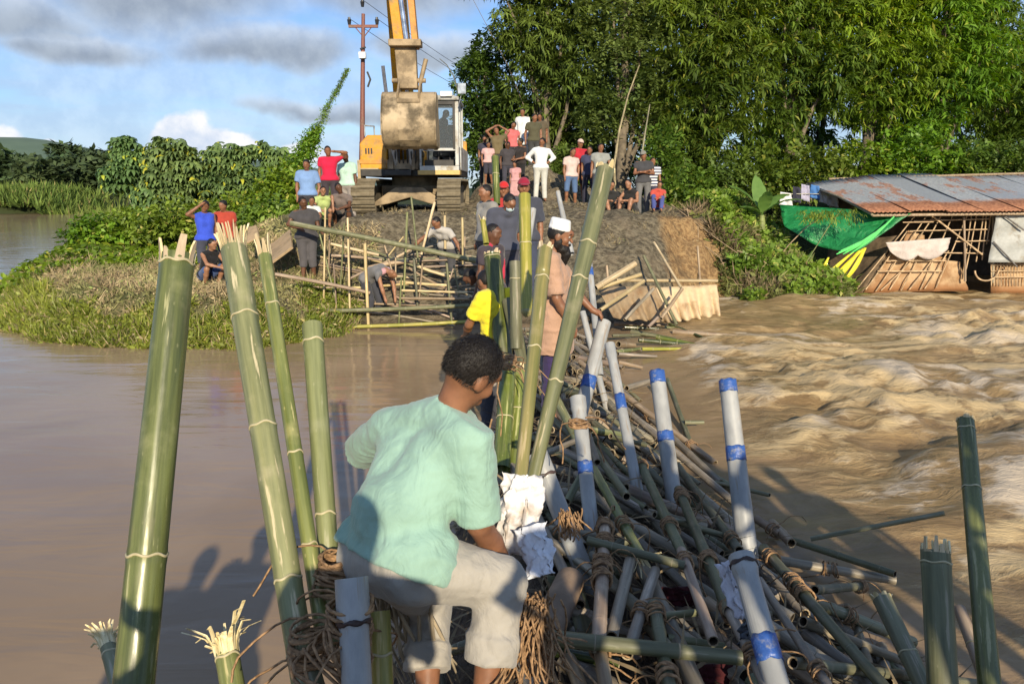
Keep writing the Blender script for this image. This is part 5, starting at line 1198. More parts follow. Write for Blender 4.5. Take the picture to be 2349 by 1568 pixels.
# tracks
shoe = MB(); shoe.box((-.29, -.085, -.025), (.29, .085, .0)); shoe.box((-.29, -.075, .0), (.29, -.055, .035)); shoe.box((-.29, .045, .0), (.29, .06, .03)); shoe_me = None
for s in (-1, 1):
    cx = s*1.06; Rr = .42; half = 1.5
    tk = part('track', lambda b: (b.prism([(-half, .10), (half, .10), (half+.2, .4), (half, .72), (-half, .72), (-half-.2, .4)], cx-.16, cx+.16, 'x')), TRK)
    for yy in (-half, half):
        m = MB(); m.tube([(cx-.13, yy, .44), (cx+.13, yy, .44)], .36, 20); m.tube([(cx-.2, yy, .44), (cx+.2, yy, .44)], .15, 12); m.build('track_wheel', TRK, tk)
    for k in range(7):
        m = MB(); m.tube([(cx-.2, -1.15+k*.38, .15), (cx+.2, -1.15+k*.38, .15)], .10, 10); m.build('roller', TRK, tk)
    per = 4*half+2*math.pi*Rr; n = 46
    for k in range(n):
        d = k*per/n
        if d < 2*half: y, z, a = -half+d, .86, 0
        elif d < 2*half+math.pi*Rr: a = (d-2*half)/Rr; y, z = half+Rr*math.sin(a), .44+Rr*math.cos(a)
        elif d < 4*half+math.pi*Rr: y, z, a = half-(d-2*half-math.pi*Rr), .02, math.pi
        else: a = math.pi+(d-4*half-math.pi*Rr)/Rr; y, z = -half+Rr*math.sin(a), .44+Rr*math.cos(a)
        if shoe_me is None: o = shoe.build('track_shoe', TRK, tk); shoe_me = o.data
        else: o = link('track_shoe', shoe_me, tk)
        o.location = (cx, y, z); o.rotation_euler = (-a, 0, 0)
def uc(b):
    b.box((-.78, -.75, .42), (.78, .75, .72)); b.prism([(-.9, .30), (-.35, .68), (.35, .68), (.9, .30), (.9, .20), (.55, .26), (0, .42), (-.55, .26), (-.9, .20)], -1.25, -1.0, 'y'); b.prism([(-.9, .30), (-.35, .68), (.35, .68), (.9, .30), (.9, .20), (0, .40), (-.9, .20)], 1.0, 1.25, 'y')
    b.tube([(0, 0, .7), (0, 0, .98)], .62, 28)
part('undercarriage', uc, STL, bev=.02)
part('turntable', lambda b: (b.box((-1.2, -1.35, .95), (1.3, 2.2, 1.12)), b.box((-.55, -1.55, .97), (.1, -1.3, 1.1))), DRK, bev=.01)
# bodywork
hood = part('engine_hood', lambda b: b.prism([(-1.22, 1.12), (-1.22, 1.75), (-1.02, 1.96), (-.52, 1.96), (-.52, 1.12)], -1.25, 2.0, 'y'), Y_, bev=.035)
part('grille', lambda b: [b.box((-1.08+i*.07, -1.262, 1.5), (-1.04+i*.07, -1.245, 1.64)) for i in range(3)], DRK, hood)
part('trim_strip', lambda b: b.box((-1.225, -1.268, 1.26), (-.515, -1.248, 1.36)), OR_, hood)
part('battery_step', lambda b: (b.box((-1.2, -1.32, .96), (-.75, -.95, 1.15)), b.box((-1.3, -1.2, .72), (-1.15, -.9, 1.35))), m_dirty('tan_step', (.42, .32, .18), (.25, .2, .12), .4, .6, 0.0, 3.0))
part('counterweight', lambda b: b.prism([(-1.35, 2.0), (1.3, 2.0), (1.2, 2.55), (.6, 2.8), (-.6, 2.8), (-1.2, 2.55)], 1.0, 2.0, 'z'), Y_, bev=.05)
part('rear_deck', lambda b: b.box((-.5, .5, 1.12), (1.2, 2.0, 1.75)), Y_, bev=.04)
ex = part('exhaust', lambda b: (b.tube([(-.42, -.1, 1.9), (-.42, -.1, 2.95)], .05, 10), b.box((-.56, -.22, 2.92), (-.26, .1, 3.12))), DRK, bev=.01)
part('handrail', lambda b: (b.tube([(-1.1, -1.1, 1.95), (-1.1, -1.1, 2.2), (-1.02, -.2, 2.25), (-1.02, -.2, 1.95)], .018, 6), b.tube([(-.7, -1.1, 1.95), (-.68, -1.1, 2.35)], .012, 6)), m_plain('rail_grey', (.4, .4, .4), .5))
# cab
cx0, cx1, cy0, cy1, cz0, cz1 = .32, 1.30, -1.55, .25, 1.10, 2.86
def cabf(b):
    b.box((cx0, cy0, cz0-.02), (cx1, cy1, cz0+.10)); b.box((cx0, cy0, cz0+.10), (cx0+.05, cy0+.06, cz1-.12)); 
    b.prism([(cy0, cz0+.1), (cy0+.09, cz0+.1), (cy0+.17, cz1-.1), (cy0+.06, cz1-.1)], cx1-.09, cx1+.0, 'x'); b.box((cx1-.08, cy1-.1, cz0+.1), (cx1, cy1, cz1-.1)); b.box((cx0, cy1-.1, cz0+.1), (cx0+.08, cy1, cz1-.1)); b.box((cx1-.06, cy0+.75, cz0+.1), (cx1, cy0+.85, cz1-.1))
    b.box((cx0+.05, cy0+.0, 1.56), (cx1-.09, cy0+.05, 1.63)); b.box((cx1-.055, cy0+.1, cz0+.1), (cx1-.005, cy1-.1, 1.68)); b.box((cx0+.05, cy1-.06, cz0+.1), (cx1-.08, cy1-.02, 1.9))
cab = part('cab', cabf, GRY, bev=.015)
part('cab_roof', lambda b: (b.box((cx0-.02, cy0-.02, cz1-.1), (cx1+.02, cy1+.02, cz1)), b.box((cx0+.1, cy0+.2, cz1), (cx1-.1, cy1-.2, cz1+.05))), m_dirty('roof_grey', (.35, .36, .35), (.2, .18, .14), .4, .5, 0.0, 3.0), cab, .03)
part('work_light', lambda b: b.box((cx1-.42, cy0-.1, cz1-.02), (cx1-.14, cy0+.0, cz1+.10)), m_plain('lamp_white', (.8, .8, .78), .3), cab, .01)
part('windscreen', lambda b: b.box((cx0+.05, cy0+.035, 1.63), (cx1-.09, cy0+.041, cz1-.1)), GLS, cab)
part('side_window', lambda b: b.box((cx1-.04, cy0+.15, 1.68), (cx1-.034, cy1-.1, cz1-.1)), GLS, cab)
part('window_seal', lambda b: (b.box((cx1-.14, cy0-.012, 1.60), (cx1-.085, cy0+.034, cz1-.12)), b.box((cx0+.05, cy0-.01, cz1-.2), (cx1-.09, cy0+.03, cz1-.12))), DRK, cab)
part('seat', lambda b: (b.box((.55, -.55, 1.45), (1.08, -.1, 1.6)), b.box((.55, -.12, 1.55), (1.08, .02, 2.3))), DRK, cab, .04)
part('control_levers', lambda b: (b.tube([(.5, -1.2, 1.2), (.5, -1.1, 1.75)], .02, 6), b.tube([(1.05, -1.2, 1.2), (1.05, -1.1, 1.7)], .02, 6), b.tube([(.75, -1.3, 1.15), (.78, -1.15, 1.6)], .02, 6), b.box((.42, -1.35, 1.15), (1.15, -1.1, 1.35))), DRK, cab)
part('mirror', lambda b: (b.tube([(cx1, cy0, 2.6), (cx1+.1, cy0-.05, 2.95)], .012, 5), b.box((cx1+.0, cy0-.08, 2.9), (cx1+.2, cy0-.05, 3.15))), m_plain('mirror_grey', (.45, .47, .48), .2, .6), cab, .01)
part('cab_step_panel', lambda b: b.box((cx0-.05, cy0-.03, .98), (cx1+.02, cy0+.5, 1.09)), m_dirty('tan_trim', (.60, .40, .13), (.3, .23, .14), .3, .5, 0.0, 3.0), None, .01)
part('side_panel', lambda b: b.box((cx1-.1, cy0+.6, 1.1), (cx1+.02, 2.0, 1.7)), GRY, None, .02)
# boom, stick and rams
def bar(b, p, q, w0, w1, d0, d1, mi=0):
    """tapering box beam from p to q; w across x, d in the yz plane"""
    p, q = Vector(p), Vector(q); t = (q-p).normalized(); n = Vector((0, -t.z, t.y)); n.normalize(); x = Vector((1, 0, 0)); V = []
    for c, w, d in ((p, w0, d0), (q, w1, d1)):
        for sx, sn in ((-1, -1), (1, -1), (1, 1), (-1, 1)): V.append(c+x*sx*w/2+n*sn*d/2)
    b.add(V, [(0, 3, 2, 1), (4, 5, 6, 7), (0, 1, 5, 4), (1, 2, 6, 5), (2, 3, 7, 6), (3, 0, 4, 7)], mi)
bx = -.08
boom = part('boom', lambda b: (bar(b, (bx, -.75, 1.35), (bx+.06, -1.9, 3.9), .44, .42, .45, .62), bar(b, (bx+.06, -1.88, 3.82), (bx+.10, -3.3, 6.4), .418, .36, .60, .38)), Y_, bev=.02)
part('boom_foot', lambda b: (b.box((-.40, -1.35, 1.1), (-.30, -.5, 1.75)), b.box((.20, -1.35, 1.1), (.30, -.5, 1.75)), b.tube([(-.45, -.8, 1.5), (.35, -.8, 1.5)], .07, 10)), STL, None, .01)
for s in (-1, 1):
    ram = part('boom_ram', lambda b: b.tube([(s*.19-.08, -1.35, 1.12), (s*.23-.14, -1.7, 2.3)], .075, 12), m_dirty('pale_ram', (.50, .50, .47), (.3, .24, .16), .5, .4, .3, 3.0))
    part('rod', lambda b: b.tube([(s*.23-.14, -1.7, 2.3), (s*.27-.18, -1.95, 3.5)], .045, 10), CHR, ram)
part('machinery_hoses', lambda b: [b.tube([(-.3+i*.1, -1.38, 1.15), (-.28+i*.1, -1.55, 1.5), (-.3+i*.1, -1.45, 1.9), (-.2+i*.06, -1.2, 2.2)], .02, 6) for i in range(6)], RUB)
part('slew_cover', lambda b: (b.box((-.5, -1.45, 1.12), (.28, -1.35, 1.35)), b.box((-.45, -1.5, 1.12), (-.35, -1.4, 1.75)), b.box((.12, -1.5, 1.12), (.2, -1.4, 1.7))), STL, None, .008)
sy = -3.45
T0 = Vector((.02, sy-.05, 5.9)); T1 = Vector((.33, sy, 2.78))     # stick from its tip above to the bucket pin
stick = part('stick', lambda b: (bar(b, T0+Vector((-.02, 0, 0)), T1+Vector((-.14, .12, .85)), .25, .24, .34, .30),), Y_, bev=.015)
part('side_beam', lambda b: bar(b, T0+Vector((.34, .1, 0)), T1+Vector((.19, .12, .85)), .13, .13, .25, .25), OR_, stick, .01)
part('lower_link', lambda b: (bar(b, T1+Vector((-.03, .02, .95)), T1+Vector((.02, -.02, .0)), .46, .42, .22, .25),), STL, stick, .015)
part('link_plate', lambda b: (b.box((T1.x-.36, sy-.26, T1.z+.86), (T1.x+.34, sy+.08, T1.z+1.0)),), STL, stick, .015)
ram = part('bucket_ram', lambda b: b.tube([T0+Vector((.16, -.2, 0)), T0+Vector((.18, -.2, -.75))], .12, 14), m_dirty('brown_ram', (.30, .20, .13), (.2, .15, .1), .5, .5, .2, 3.0), stick)
part('rod', lambda b: (b.tube([T0+Vector((.18, -.2, -.75)), T1+Vector((.02, -.16, 1.0))], .055, 12),), CHR, ram)
part('ram_clevis', lambda b: (b.box((T0.x+.04, sy-.36, T0.z-.85), (T0.x+.32, sy-.12, T0.z-.65)), b.tube([T1+Vector((-.3, -.16, .95)), T1+Vector((.34, -.16, .95))], .055, 10)), STL, ram, .01)
part('hydraulic_hose', lambda b: (b.tube([T0+Vector((-.22, -.1, .2)), T0+Vector((-.34, -.15, -.05)), T0+Vector((-.32, -.1, -.3)), T0+Vector((-.15, -.1, -.45))], .022, 6), b.tube([T0+Vector((.5, -.1, .15)), T0+Vector((.62, -.15, -.1)), T0+Vector((.78, -.15, -.02)), T0+Vector((.85, -.1, .2))], .022, 6)), RUB, stick)
part('pivot_pin', lambda b: (b.tube([T1+Vector((-.34, -.02, .18)), T1+Vector((.40, -.02, .18))], .05, 10), b.tube([T1+Vector((.28, -.05, .12)), T1+Vector((.42, -.05, .62))], .05, 8)), STL, stick)
# bucket
Bp = T1+Vector((.05, 0, -.16)); hw = .57
prof = [(.12, .02), (-.18, .10), (-.34, .02), (-.47, -.22), (-.56, -.55), (-.55, -.82), (-.44, -1.06), (-.24, -1.20), (.05, -1.26), (.42, -1.22)]
prof = [(y*.9, z*.88) for y, z in prof]; inn = [(y*.93+.02, z*.95-.0) for y, z in prof]
def bkt(b):
    n = len(prof); V = [Vector((Bp.x+sx*hw, Bp.y+y, Bp.z+z)) for y, z in prof for sx in (-1, 1)]+[Vector((Bp.x+sx*(hw-.03), Bp.y+y, Bp.z+z)) for y, z in inn for sx in (-1, 1)]
    b.add(V, [(2*i, 2*i+1, 2*i+3, 2*i+2) for i in range(n-1)]+[(2*n+2*i, 2*n+2*i+2, 2*n+2*i+3, 2*n+2*i+1) for i in range(n-1)], 0, True)
BK = m_dirty('worn_bucket_steel', (.44, .34, .21), (.12, .095, .06), .55, .55, .15, 1.6)
buck = part('bucket', bkt, BK)
for s in (-1, 1): part('side_plate', lambda b: b.prism([(Bp.y+y, Bp.z+z) for y, z in [(.12, .04)]+prof[1:]+[(.42, -.97)]], Bp.x+s*hw-.02, Bp.x+s*(hw)+.025, 'x'), BK, buck, .008)
for s in (-.22, .24): part('bucket_ear', lambda b: b.prism([(Bp.y-.36, Bp.z-.12), (Bp.y-.42, Bp.z+.05), (Bp.y-.1, Bp.z+.34), (Bp.y+.1, Bp.z+.34), (Bp.y+.12, Bp.z)], Bp.x+s-.02, Bp.x+s+.02, 'x'), STL, buck, .006)
part('cross_bar', lambda b: b.box((Bp.x-.24, Bp.y-.43, Bp.z-.16), (Bp.x+.26, Bp.y-.37, Bp.z-.08)), STL, buck, .01)
part('wear_strip', lambda b: (b.prism([(Bp.y+y*1.03, Bp.z+z*1.01) for y, z in prof[3:8]]+[(Bp.y+y*.99, Bp.z+z) for y, z in prof[3:8]][::-1], Bp.x-.22, Bp.x+.24, 'x')), BK, buck)
for k in range(5): part('bucket_tooth', lambda b: b.prism([(Bp.y+.36, Bp.z-1.05), (Bp.y+.36, Bp.z-1.12), (Bp.y+.58, Bp.z-1.09)], Bp.x-.5+k*.24, Bp.x-.42+k*.24, 'x'), STL, buck)
# operator, seated in the cab
J = base_pose('sit'); J.update(knee=[(-.14, -.42, .30), (.14, -.42, .30)], ankle=[(-.14, -.5, -.12), (.14, -.5, -.12)], elbow=[(-.26, -.14, .40), (.26, -.14, .40)], wrist=[(-.25, -.40, .42), (.25, -.40, .42)])
PEOPLE.append(lambda: make_person(J, 'driver in a dark shirt seated inside the cab of the digger', (EX+.82, EY-.42, EZ+1.5), 0, h=.02, S=.95, shirt=(.035, .035, .04), trousers=(.03, .03, .04), tone='dark'))
# ================================================================ UTILITY POLE
a, c = PY(828, 440, 27), PY(833, 18, 27); c.x += .0
UP = thing('utility_pole', (a.x, a.y, 1.9), 'tall red brown steel utility pole with one crossarm and a small white box', 'utility pole')
PM = m_dirty('red_oxide_steel', (.20, .075, .055), (.22, .15, .11), .3, .6, 0.0, 3.0); top = c-Vector((a.x, a.y, 1.9))
def up_part(nm, fn, m): b = MB(); fn(b); return b.build(nm, m, UP)
up_part('shaft', lambda b: (b.tube([(0, 0, -.2), top*.5, top*.97], [.11, .085, .06], 10), b.tube([top*.02, top*.34], [.14, .10], 8)), PM)
ca = PY(833, 61, 27)-Vector((a.x, a.y, 1.9))
up_part('crossarm', lambda b: b.box((ca.x-.50, ca.y-.04, ca.z-.045), (ca.x+.50, ca.y+.04, ca.z+.045)), PM)
up_part('brace', lambda b: (b.tube([(ca.x-.3, ca.y, ca.z), (ca.x, ca.y, ca.z-.35)], .018, 5), b.tube([(ca.x+.3, ca.y, ca.z), (ca.x, ca.y, ca.z-.35)], .018, 5)), PM)
for dx, dz in ((-.47, .05), (.47, .05), (0, .62)): up_part('insulator', lambda b: (b.tube([(ca.x+dx, ca.y, ca.z+dz), (ca.x+dx, ca.y, ca.z+dz+.16)], [.05, .075], 10), b.tube([(ca.x+dx, ca.y, ca.z+dz+.16), (ca.x+dx, ca.y, ca.z+dz+.24)], [.05, .04], 10)), m_plain('black_ceramic', (.02, .02, .022), .25))
wb = PY(834, 130, 27)-Vector((a.x, a.y, 1.9)); up_part('white_box', lambda b: b.box((wb.x-.11, wb.y-.3, wb.z-.10), (wb.x+.11, wb.y-.1, wb.z+.10)), m_plain('white_enamel', (.8, .8, .8), .4))
up_part('bracket', lambda b: (b.tube([(wb.x-.1, wb.y-.1, wb.z+.22), (wb.x+.1, wb.y-.1, wb.z+.28)], .03, 6), b.tube([(wb.x+.1, wb.y, wb.z-.5), (wb.x+.2, wb.y, wb.z-.75), (wb.x+.1, wb.y, wb.z-1.0)], .035, 6)), DRK)
for i, (dx, dz) in enumerate(((-.47, .25), (.47, .25), (0, .85))):
    s = Vector((a.x, a.y, 1.9))+ca+Vector((dx, 0, dz)); e = Vector((s.x+14+i*.4, 75, s.z+.6)); b = MB()
    b.tube([(e-s)*(k/14)+Vector((0, 0, -1.6*4*(k/14)*(1-k/14))) for k in range(15)], .011, 4); o = b.build('power_line', m_plain('wire', (.12, .12, .13), .5)); o.location = s
    tag(o, ('thin power line leaving the left insulator of the utility pole', 'thin power line leaving the right insulator of the utility pole', 'thin power line leaving the top insulator of the utility pole')[i], 'power line')
# bare arching twig against the sky beside the small tree
stem('twig', [PY(1052, 215, 24), PY(1040, 175, 24), PY(1025, 150, 24), PY(1008, 135, 24)], .022, m_plain('grey_twig', (.12, .12, .09), .8), 'thin bare twig arching into the sky above the cab', 'twig', None, .5, 5)

# ================================================================ FLOODED HUT
hx, hy = 9.0, 18.6
HUT = thing('hut', (hx, hy, 0), 'flooded bamboo hut with a long rusty tin roof and broken lattice wall', 'hut')
L_ = lambda v: v-Vector((hx, hy, 0))
def rust(name, seed, red):
    t = MT(name); v = t.vec((1, 1, 1)); n = t.noise(t.vec((.9, .35, 1)), 2.2, 7, .62); n2 = t.noise(v, 11, 5); uv = t.N.new('ShaderNodeSeparateXYZ'); t.L.new(t.tc.outputs['Generated'], uv.inputs[0])
    zinc = t.mix(t.ss(n2, .3, .7), (.36, .38, .40), (.50, .52, .52)); zinc = t.mix(t.rnd(), zinc, (.31, .34, .38))
    rst = t.mix(t.ss(n2, .3, .7), (.19, .075, .038), (.36, .165, .085))
    low = t.ma('SUBTRACT', 1.0, t.ss(t.ma('ADD', uv.outputs[1], t.ma('MULTIPLY', n, .16)), .28, .36))
    f = t.ma('MAXIMUM', low, t.ma('MULTIPLY', t.ss(t.ma('ADD', n, t.ma('MULTIPLY', t.ma('FRACT', t.ma('MULTIPLY', t.rnd(), 5.7)), .12)), .60, .67), .85))
    t.set(t.mix(f, zinc, rst), t.ma('ADD', t.ma('MULTIPLY', f, .4), .42), t.ma('MULTIPLY', t.ma('SUBTRACT', 1.0, f), .25)); t.bump(n2, .2, .005); return t.m
RM = rust('rusty_tin', 0, 0)
E0, E1, G0, G1 = PY(1998, 487, 18.2), PY(2348, 480, 18.2), PY(1852, 420, 21.6), PY(2348, 396, 22.4)
E0.z -= .0
roof = MB(); roof.tube([L_(PY(1900, 411, 22.0)), L_(PY(2700, 388, 22.4))], .04, 6); roof = roof.build('ridge_pole', m_bamboo('tan'), HUT)
npan = 12; wpan = .92
for k in range(npan):
    b = MB(); rows = 6; cols = 24; V = []; x0 = k*wpan
    for i in range(rows+1):
        u = i/rows
        for j in range(cols+1):
            w = j/cols; xx = x0+w*(wpan+.06)
            e = Vector((E0.x+xx, 18.2, E0.z+xx*.012)); g = Vector((G0.x+xx*1.03, 21.6+min(.8, xx*.25), G0.z+min(.22, xx*.12)+xx*.008)); p = e.lerp(g, u)
            p.z += .018*math.sin(w*(wpan+.06)*2*math.pi/.105)+(.012 if k % 2 else 0)+.02*math.sin(k*1.7+u*3); V.append(L_(p))
    b.add(V, [(i*(cols+1)+j, i*(cols+1)+j+1, (i+1)*(cols+1)+j+1, (i+1)*(cols+1)+j) for i in range(rows) for j in range(cols)], 0, True)
    o = b.build('roof_sheet', RM, HUT); m = o.modifiers.new('s', 'SOLIDIFY'); m.thickness = .006
b = MB(); b.tube([L_(PY(1850, 423, 21.7)), L_(PY(1925, 452, 19.8)), L_(PY(2000, 492, 18.25))], .035, 6); b.build('rafter', m_bamboo('grey'), HUT)
b = MB(); b.tube([L_(PY(2000, 494, 18.35)), L_(PY(2700, 486, 18.35))], .04, 6); b.build('eave_pole', m_bamboo('tan'), HUT)
WY = 18.75
SL = m_plain('split_bamboo_lath', (.52, .37, .22), .75); SLD = m_plain('muddy_lath', (.44, .27, .13), .85)
def lath(p, q, r, mat=SL):
    b = MB(); p, q = L_(PY(*p)), L_(PY(*q)); b.tube([p, p.lerp(q, .5)+Vector((0, -.01, 0)), q], r, 5); b.build('lath', mat, HUT)
# leaning uprights of the wall
for (x0, y0, x1, y1) in [(2100, 492, 1960, 668), (2128, 490, 2008, 668), (2143, 492, 2070, 600), (2160, 490, 2066, 666), (2186, 490, 2110, 664), (2220, 488, 2146, 660), (2106, 560, 2040, 664), (2080, 530, 1985, 664),
                         (2240, 488, 2215, 618), (2256, 486, 2238, 600), (2262, 486, 2252, 596), (2273, 486, 2262, 560), (2228, 488, 2206, 640), (2150, 580, 2085, 664), (2175, 575, 2120, 662), (2120, 570, 2020, 666)]:
    lath((x0, y0, WY), (x1, y1, WY-.0), .017)
for (x0, y0, x1, y1) in [(2095, 507, 2270, 502), (2085, 530, 2270, 526), (2190, 554, 2268, 552), (2165, 580, 2256, 581), (2030, 598, 2168, 598), (2012, 622, 2160, 622), (2070, 510, 2140, 509)]:
    lath((x0, y0, WY-.05), (x1, y1, WY-.05), .017)
lath((2130, 490, WY-.12), (2252, 584, WY-.12), .024); lath((2210, 498, WY-.1), (2213, 645, WY-.1), .03, m_bamboo('tan')); lath((2278, 486, WY-.02), (2276, 648, WY-.02), .035, m_bamboo('grey')); lath((2290, 487, WY-.32), (2348, 528, WY-.32), .02, m_plain('dark_rod', (.15, .14, .13), .7))
lath((2278, 555, WY-.32), (2332, 612, WY-.32), .02, m_plain('dark_rod', (.15, .14, .13), .7))
for i in range(40): x = 2272+i*7.4; lath((x, 603, WY-.02), (x+1, 655, WY-.02), .013, SL)
for y in (608, 622, 636): lath((2272, y, WY-.06), (2560, y-3, WY-.06), .014)
# woven mat sheets of the lower wall
def mat_weave():
    t = MT('woven_bamboo_mat'); w1 = t.N.new('ShaderNodeTexWave'); w1.inputs['Scale'].default_value = 9; w1.bands_direction = 'X'; t.L.new(t.vec(), w1.inputs[0]); w2 = t.N.new('ShaderNodeTexWave'); w2.inputs['Scale'].default_value = 9; w2.bands_direction = 'Z'; t.L.new(t.vec(), w2.inputs[0])
    n = t.noise(t.vec(), 3, 5); c = t.mix(t.ss(n, .35, .65), (.30, .17, .08), (.50, .35, .20)); sp = t.N.new('ShaderNodeSeparateXYZ'); t.L.new(t.tc.outputs['Generated'], sp.inputs[0])
    c = t.mix(t.ma('SUBTRACT', 1.0, t.ss(sp.outputs[2], .05, .35)), c, (.26, .12, .045)); t.set(c, .9); t.bump(t.ma('MULTIPLY', w1.outputs[1], w2.outputs[1]), .5, .01); return t.m
WV = mat_weave()
def panel(name, quad, mat, parent, off, thick=.012, res=(10, 8), wav=.02, seed=0.0, hang=None):
    """cloth, mat or sheet between four corners, gently uneven"""
    q = [Vector(v)-off for v in quad]; V = []; nu, nv = res
    for j in range(nv+1):
        for i in range(nu+1):
            u, v = i/nu, j/nv; p = (q[0].lerp(q[1], u)).lerp(q[3].lerp(q[2], u), v)
            n = float(fbm(u*3+seed, v*3, seed, 3)); p.y += wav*2.5*n
            if hang: p = hang(u, v, p)
            V.append(p)
    b = MB(); b.add(V, [(j*(nu+1)+i, j*(nu+1)+i+1, (j+1)*(nu+1)+i+1, (j+1)*(nu+1)+i) for j in range(nv) for i in range(nu)], 0, True)
    o = b.build(name, mat, parent); m = o.modifiers.new('s', 'SOLIDIFY'); m.thickness = thick; return o
O = Vector((hx, hy, 0))
panel('wall_mat', [PY(2046, 566, WY+.08), PY(2172, 592, WY+.08), PY(2140, 668, WY+.08), PY(1980, 672, WY+.08)], WV, HUT, O, wav=.04)
panel('wall_mat', [PY(2082, 528, WY+.1), PY(2120, 540, WY+.1), PY(2118, 560, WY+.1), PY(2068, 560, WY+.1)], WV, HUT, O)
panel('wall_mat', [PY(2160, 596, WY+.1), PY(2200, 600, WY+.1), PY(2220, 668, WY+.1), PY(2120, 668, WY+.1)], WV, HUT, O, wav=.05)
panel('wall_mat', [PY(2272, 604, WY+.05), PY(2560, 600, WY+.05), PY(2560, 672, WY+.05), PY(2272, 672, WY+.05)], WV, HUT, O)
side = m_plain('dark_wall_board', (.10, .075, .05), .9)
panel('side_wall', [PY(1900, 560, 20.6), PY(2060, 540, WY+.05), PY(1975, 675, WY+.05), PY(1890, 672, 20.2)], m_plain('old_thatch_wall', (.20, .14, .085), .95), HUT, O, wav=.06)
for (p, q) in (((1905, 452, 21.2), (1905, 650, 21.2)), ((2440, 486, 18.8), (2440, 660, 18.8)), ((2350, 450, 21.6), (2350, 640, 21.6)), ((2100, 440, 21.6), (2100, 640, 21.6))):
    b = MB(); b.tube([L_(PY(*p)), L_(PY(*q))], .05, 8); b.build('post', m_bamboo('grey'), HUT)
panel('back_wall', [PY(1905, 445, 21.5), PY(2600, 440, 21.5), PY(2600, 640, 21.5), PY(1905, 640, 21.5)], side, HUT, O, wav=.03)
b = MB(); cc = L_(PY(2262, 618, WY-.1)); b.tube([cc+Vector((.30*math.cos(t_)+.0, -.02, .28*math.sin(t_))) for t_ in [math.pi+.1+i*.2 for i in range(16)]], .022, 6); b.build('cane_hoop', SL, HUT)
# cloths and sheets hung on the hut: things of their own
def hung(name, quad, mat, label, cat, **k):
    o_ = (Vector(quad[0])+Vector(quad[2]))/2; o = panel(name, quad, mat, None, o_, **k); o.location = o_; return tag(o, label, cat)
tarp_m = MT('green_tarpaulin'); n = tarp_m.noise(tarp_m.vec((1, 1, 1)), 4, 5, .55, 1.2); tarp_m.set(tarp_m.mix(tarp_m.ss(n, .3, .7), (.010, .17, .045), (.025, .27, .08)), .38); tarp_m.bump(n, .8, .08)
tr_ = tarp_m.N.new('ShaderNodeBsdfTranslucent'); tr_.inputs[0].default_value = (.05, .5, .12, 1); mx = tarp_m.N.new('ShaderNodeMixShader'); mx.inputs[0].default_value = .2; tarp_m.L.new(tarp_m.b.outputs[0], mx.inputs[1]); tarp_m.L.new(tr_.outputs[0], mx.inputs[2]); tarp_m.L.new(mx.outputs[0], tarp_m.out.inputs[0])
def tarp_h(u, v, p):
    p.z -= .14*math.sin(math.pi*u)*(v)*1.2; p.y += .10*math.sin(9*u+3*v)*v; return p
hung('tarpaulin', [PY(1788, 470, 20.2), PY(2090, 490, 18.3), PY(1960, 578, 18.3), PY(1800, 520, 19.4)], tarp_m.m, 'green tarpaulin stretched from under the tin roof down to the banana plant', 'tarpaulin', res=(26, 14), wav=.05, hang=tarp_h)
b = MB()
for i in range(9):
    s = PY(2050-i*4, 497+i*4, 18.22); e = PY(1958-i*5, 575+(i % 3)*4, 18.25); b.tube([Vector((0, 0, 0))+s-PY(2000, 530, 18.2), (s+e)/2-PY(2000, 530, 18.2)+Vector((0, -.05, -.05)), e-PY(2000, 530, 18.2)], [.02, .035, .015], 5)
o = b.build('gathered_netting', m_cloth('green_net', (.12, .62, .16))); o.location = PY(2000, 530, 18.2); tag(o, 'bright green gathered netting along the lower edge of the tarpaulin', 'netting')
YM = m_cloth('yellow_cloth', (.62, .56, .03), .5); oy = PY(1930, 620, 18.2)
b = MB()
for i, (x0, y0, x1, y1, xm) in enumerate([(1980, 570, 1900, 656, 1925), (1972, 574, 1915, 650, 1935), (1985, 568, 1930, 652, 1960), (1960, 575, 1893, 640, 1905), (1900, 590, 1880, 650, 1880)]):
    s, m_, e = PY(x0, y0, 18.3)-oy, PY(xm, (y0+y1)/2+12, 18.2)-oy, PY(x1, y1, 18.2)-oy; V = []
    for k in range(9):
        u = k/8; p = s*(1-u)**2+m_*2*u*(1-u)+e*u*u; w = .03+.05*math.sin(math.pi*u); V += [p+Vector((-w, .03*math.sin(5*u+i), 0)), p+Vector((0, -.05, 0)), p+Vector((w, .03, .0))]
    b.add(V, [(3*k+j, 3*k+j+1, 3*k+j+4, 3*k+j+3) for k in range(8) for j in (0, 1)], 0, True)
o = b.build('yellow_cloth', YM); o.location = oy; tag(o, 'yellow cloth strips sagging from the corner of the green tarpaulin into the flood', 'cloth')
def sag(u, v, p): p.z -= (.16*abs(math.sin(2*math.pi*min(u, 1)))*v)-.12*v*math.cos(2*math.pi*u)*.5; p.y += .04*math.sin(13*u)*v; return p
hung('washing', [PY(2030, 556, WY-.2), PY(2180, 545, WY-.2), PY(2172, 578, WY-.2), PY(2040, 582, WY-.2)], m_cloth('pinkish_white_cloth', (.52, .45, .41)), 'pinkish white cloth sagging in two folds on the broken lattice wall', 'cloth', res=(24, 8), hang=sag)
hung('plastic_sheet', [PY(2284, 490, WY-.25), PY(2560, 484, WY-.25), PY(2560, 600, WY-.25), PY(2266, 602, WY-.28)], m_dirty('pale_grey_sheet', (.36, .37, .35), (.26, .23, .18), .3, .5, 0.0, 2.5), 'pale grey plastic sheet covering the right part of the hut wall', 'plastic sheet', res=(20, 14), wav=.04)
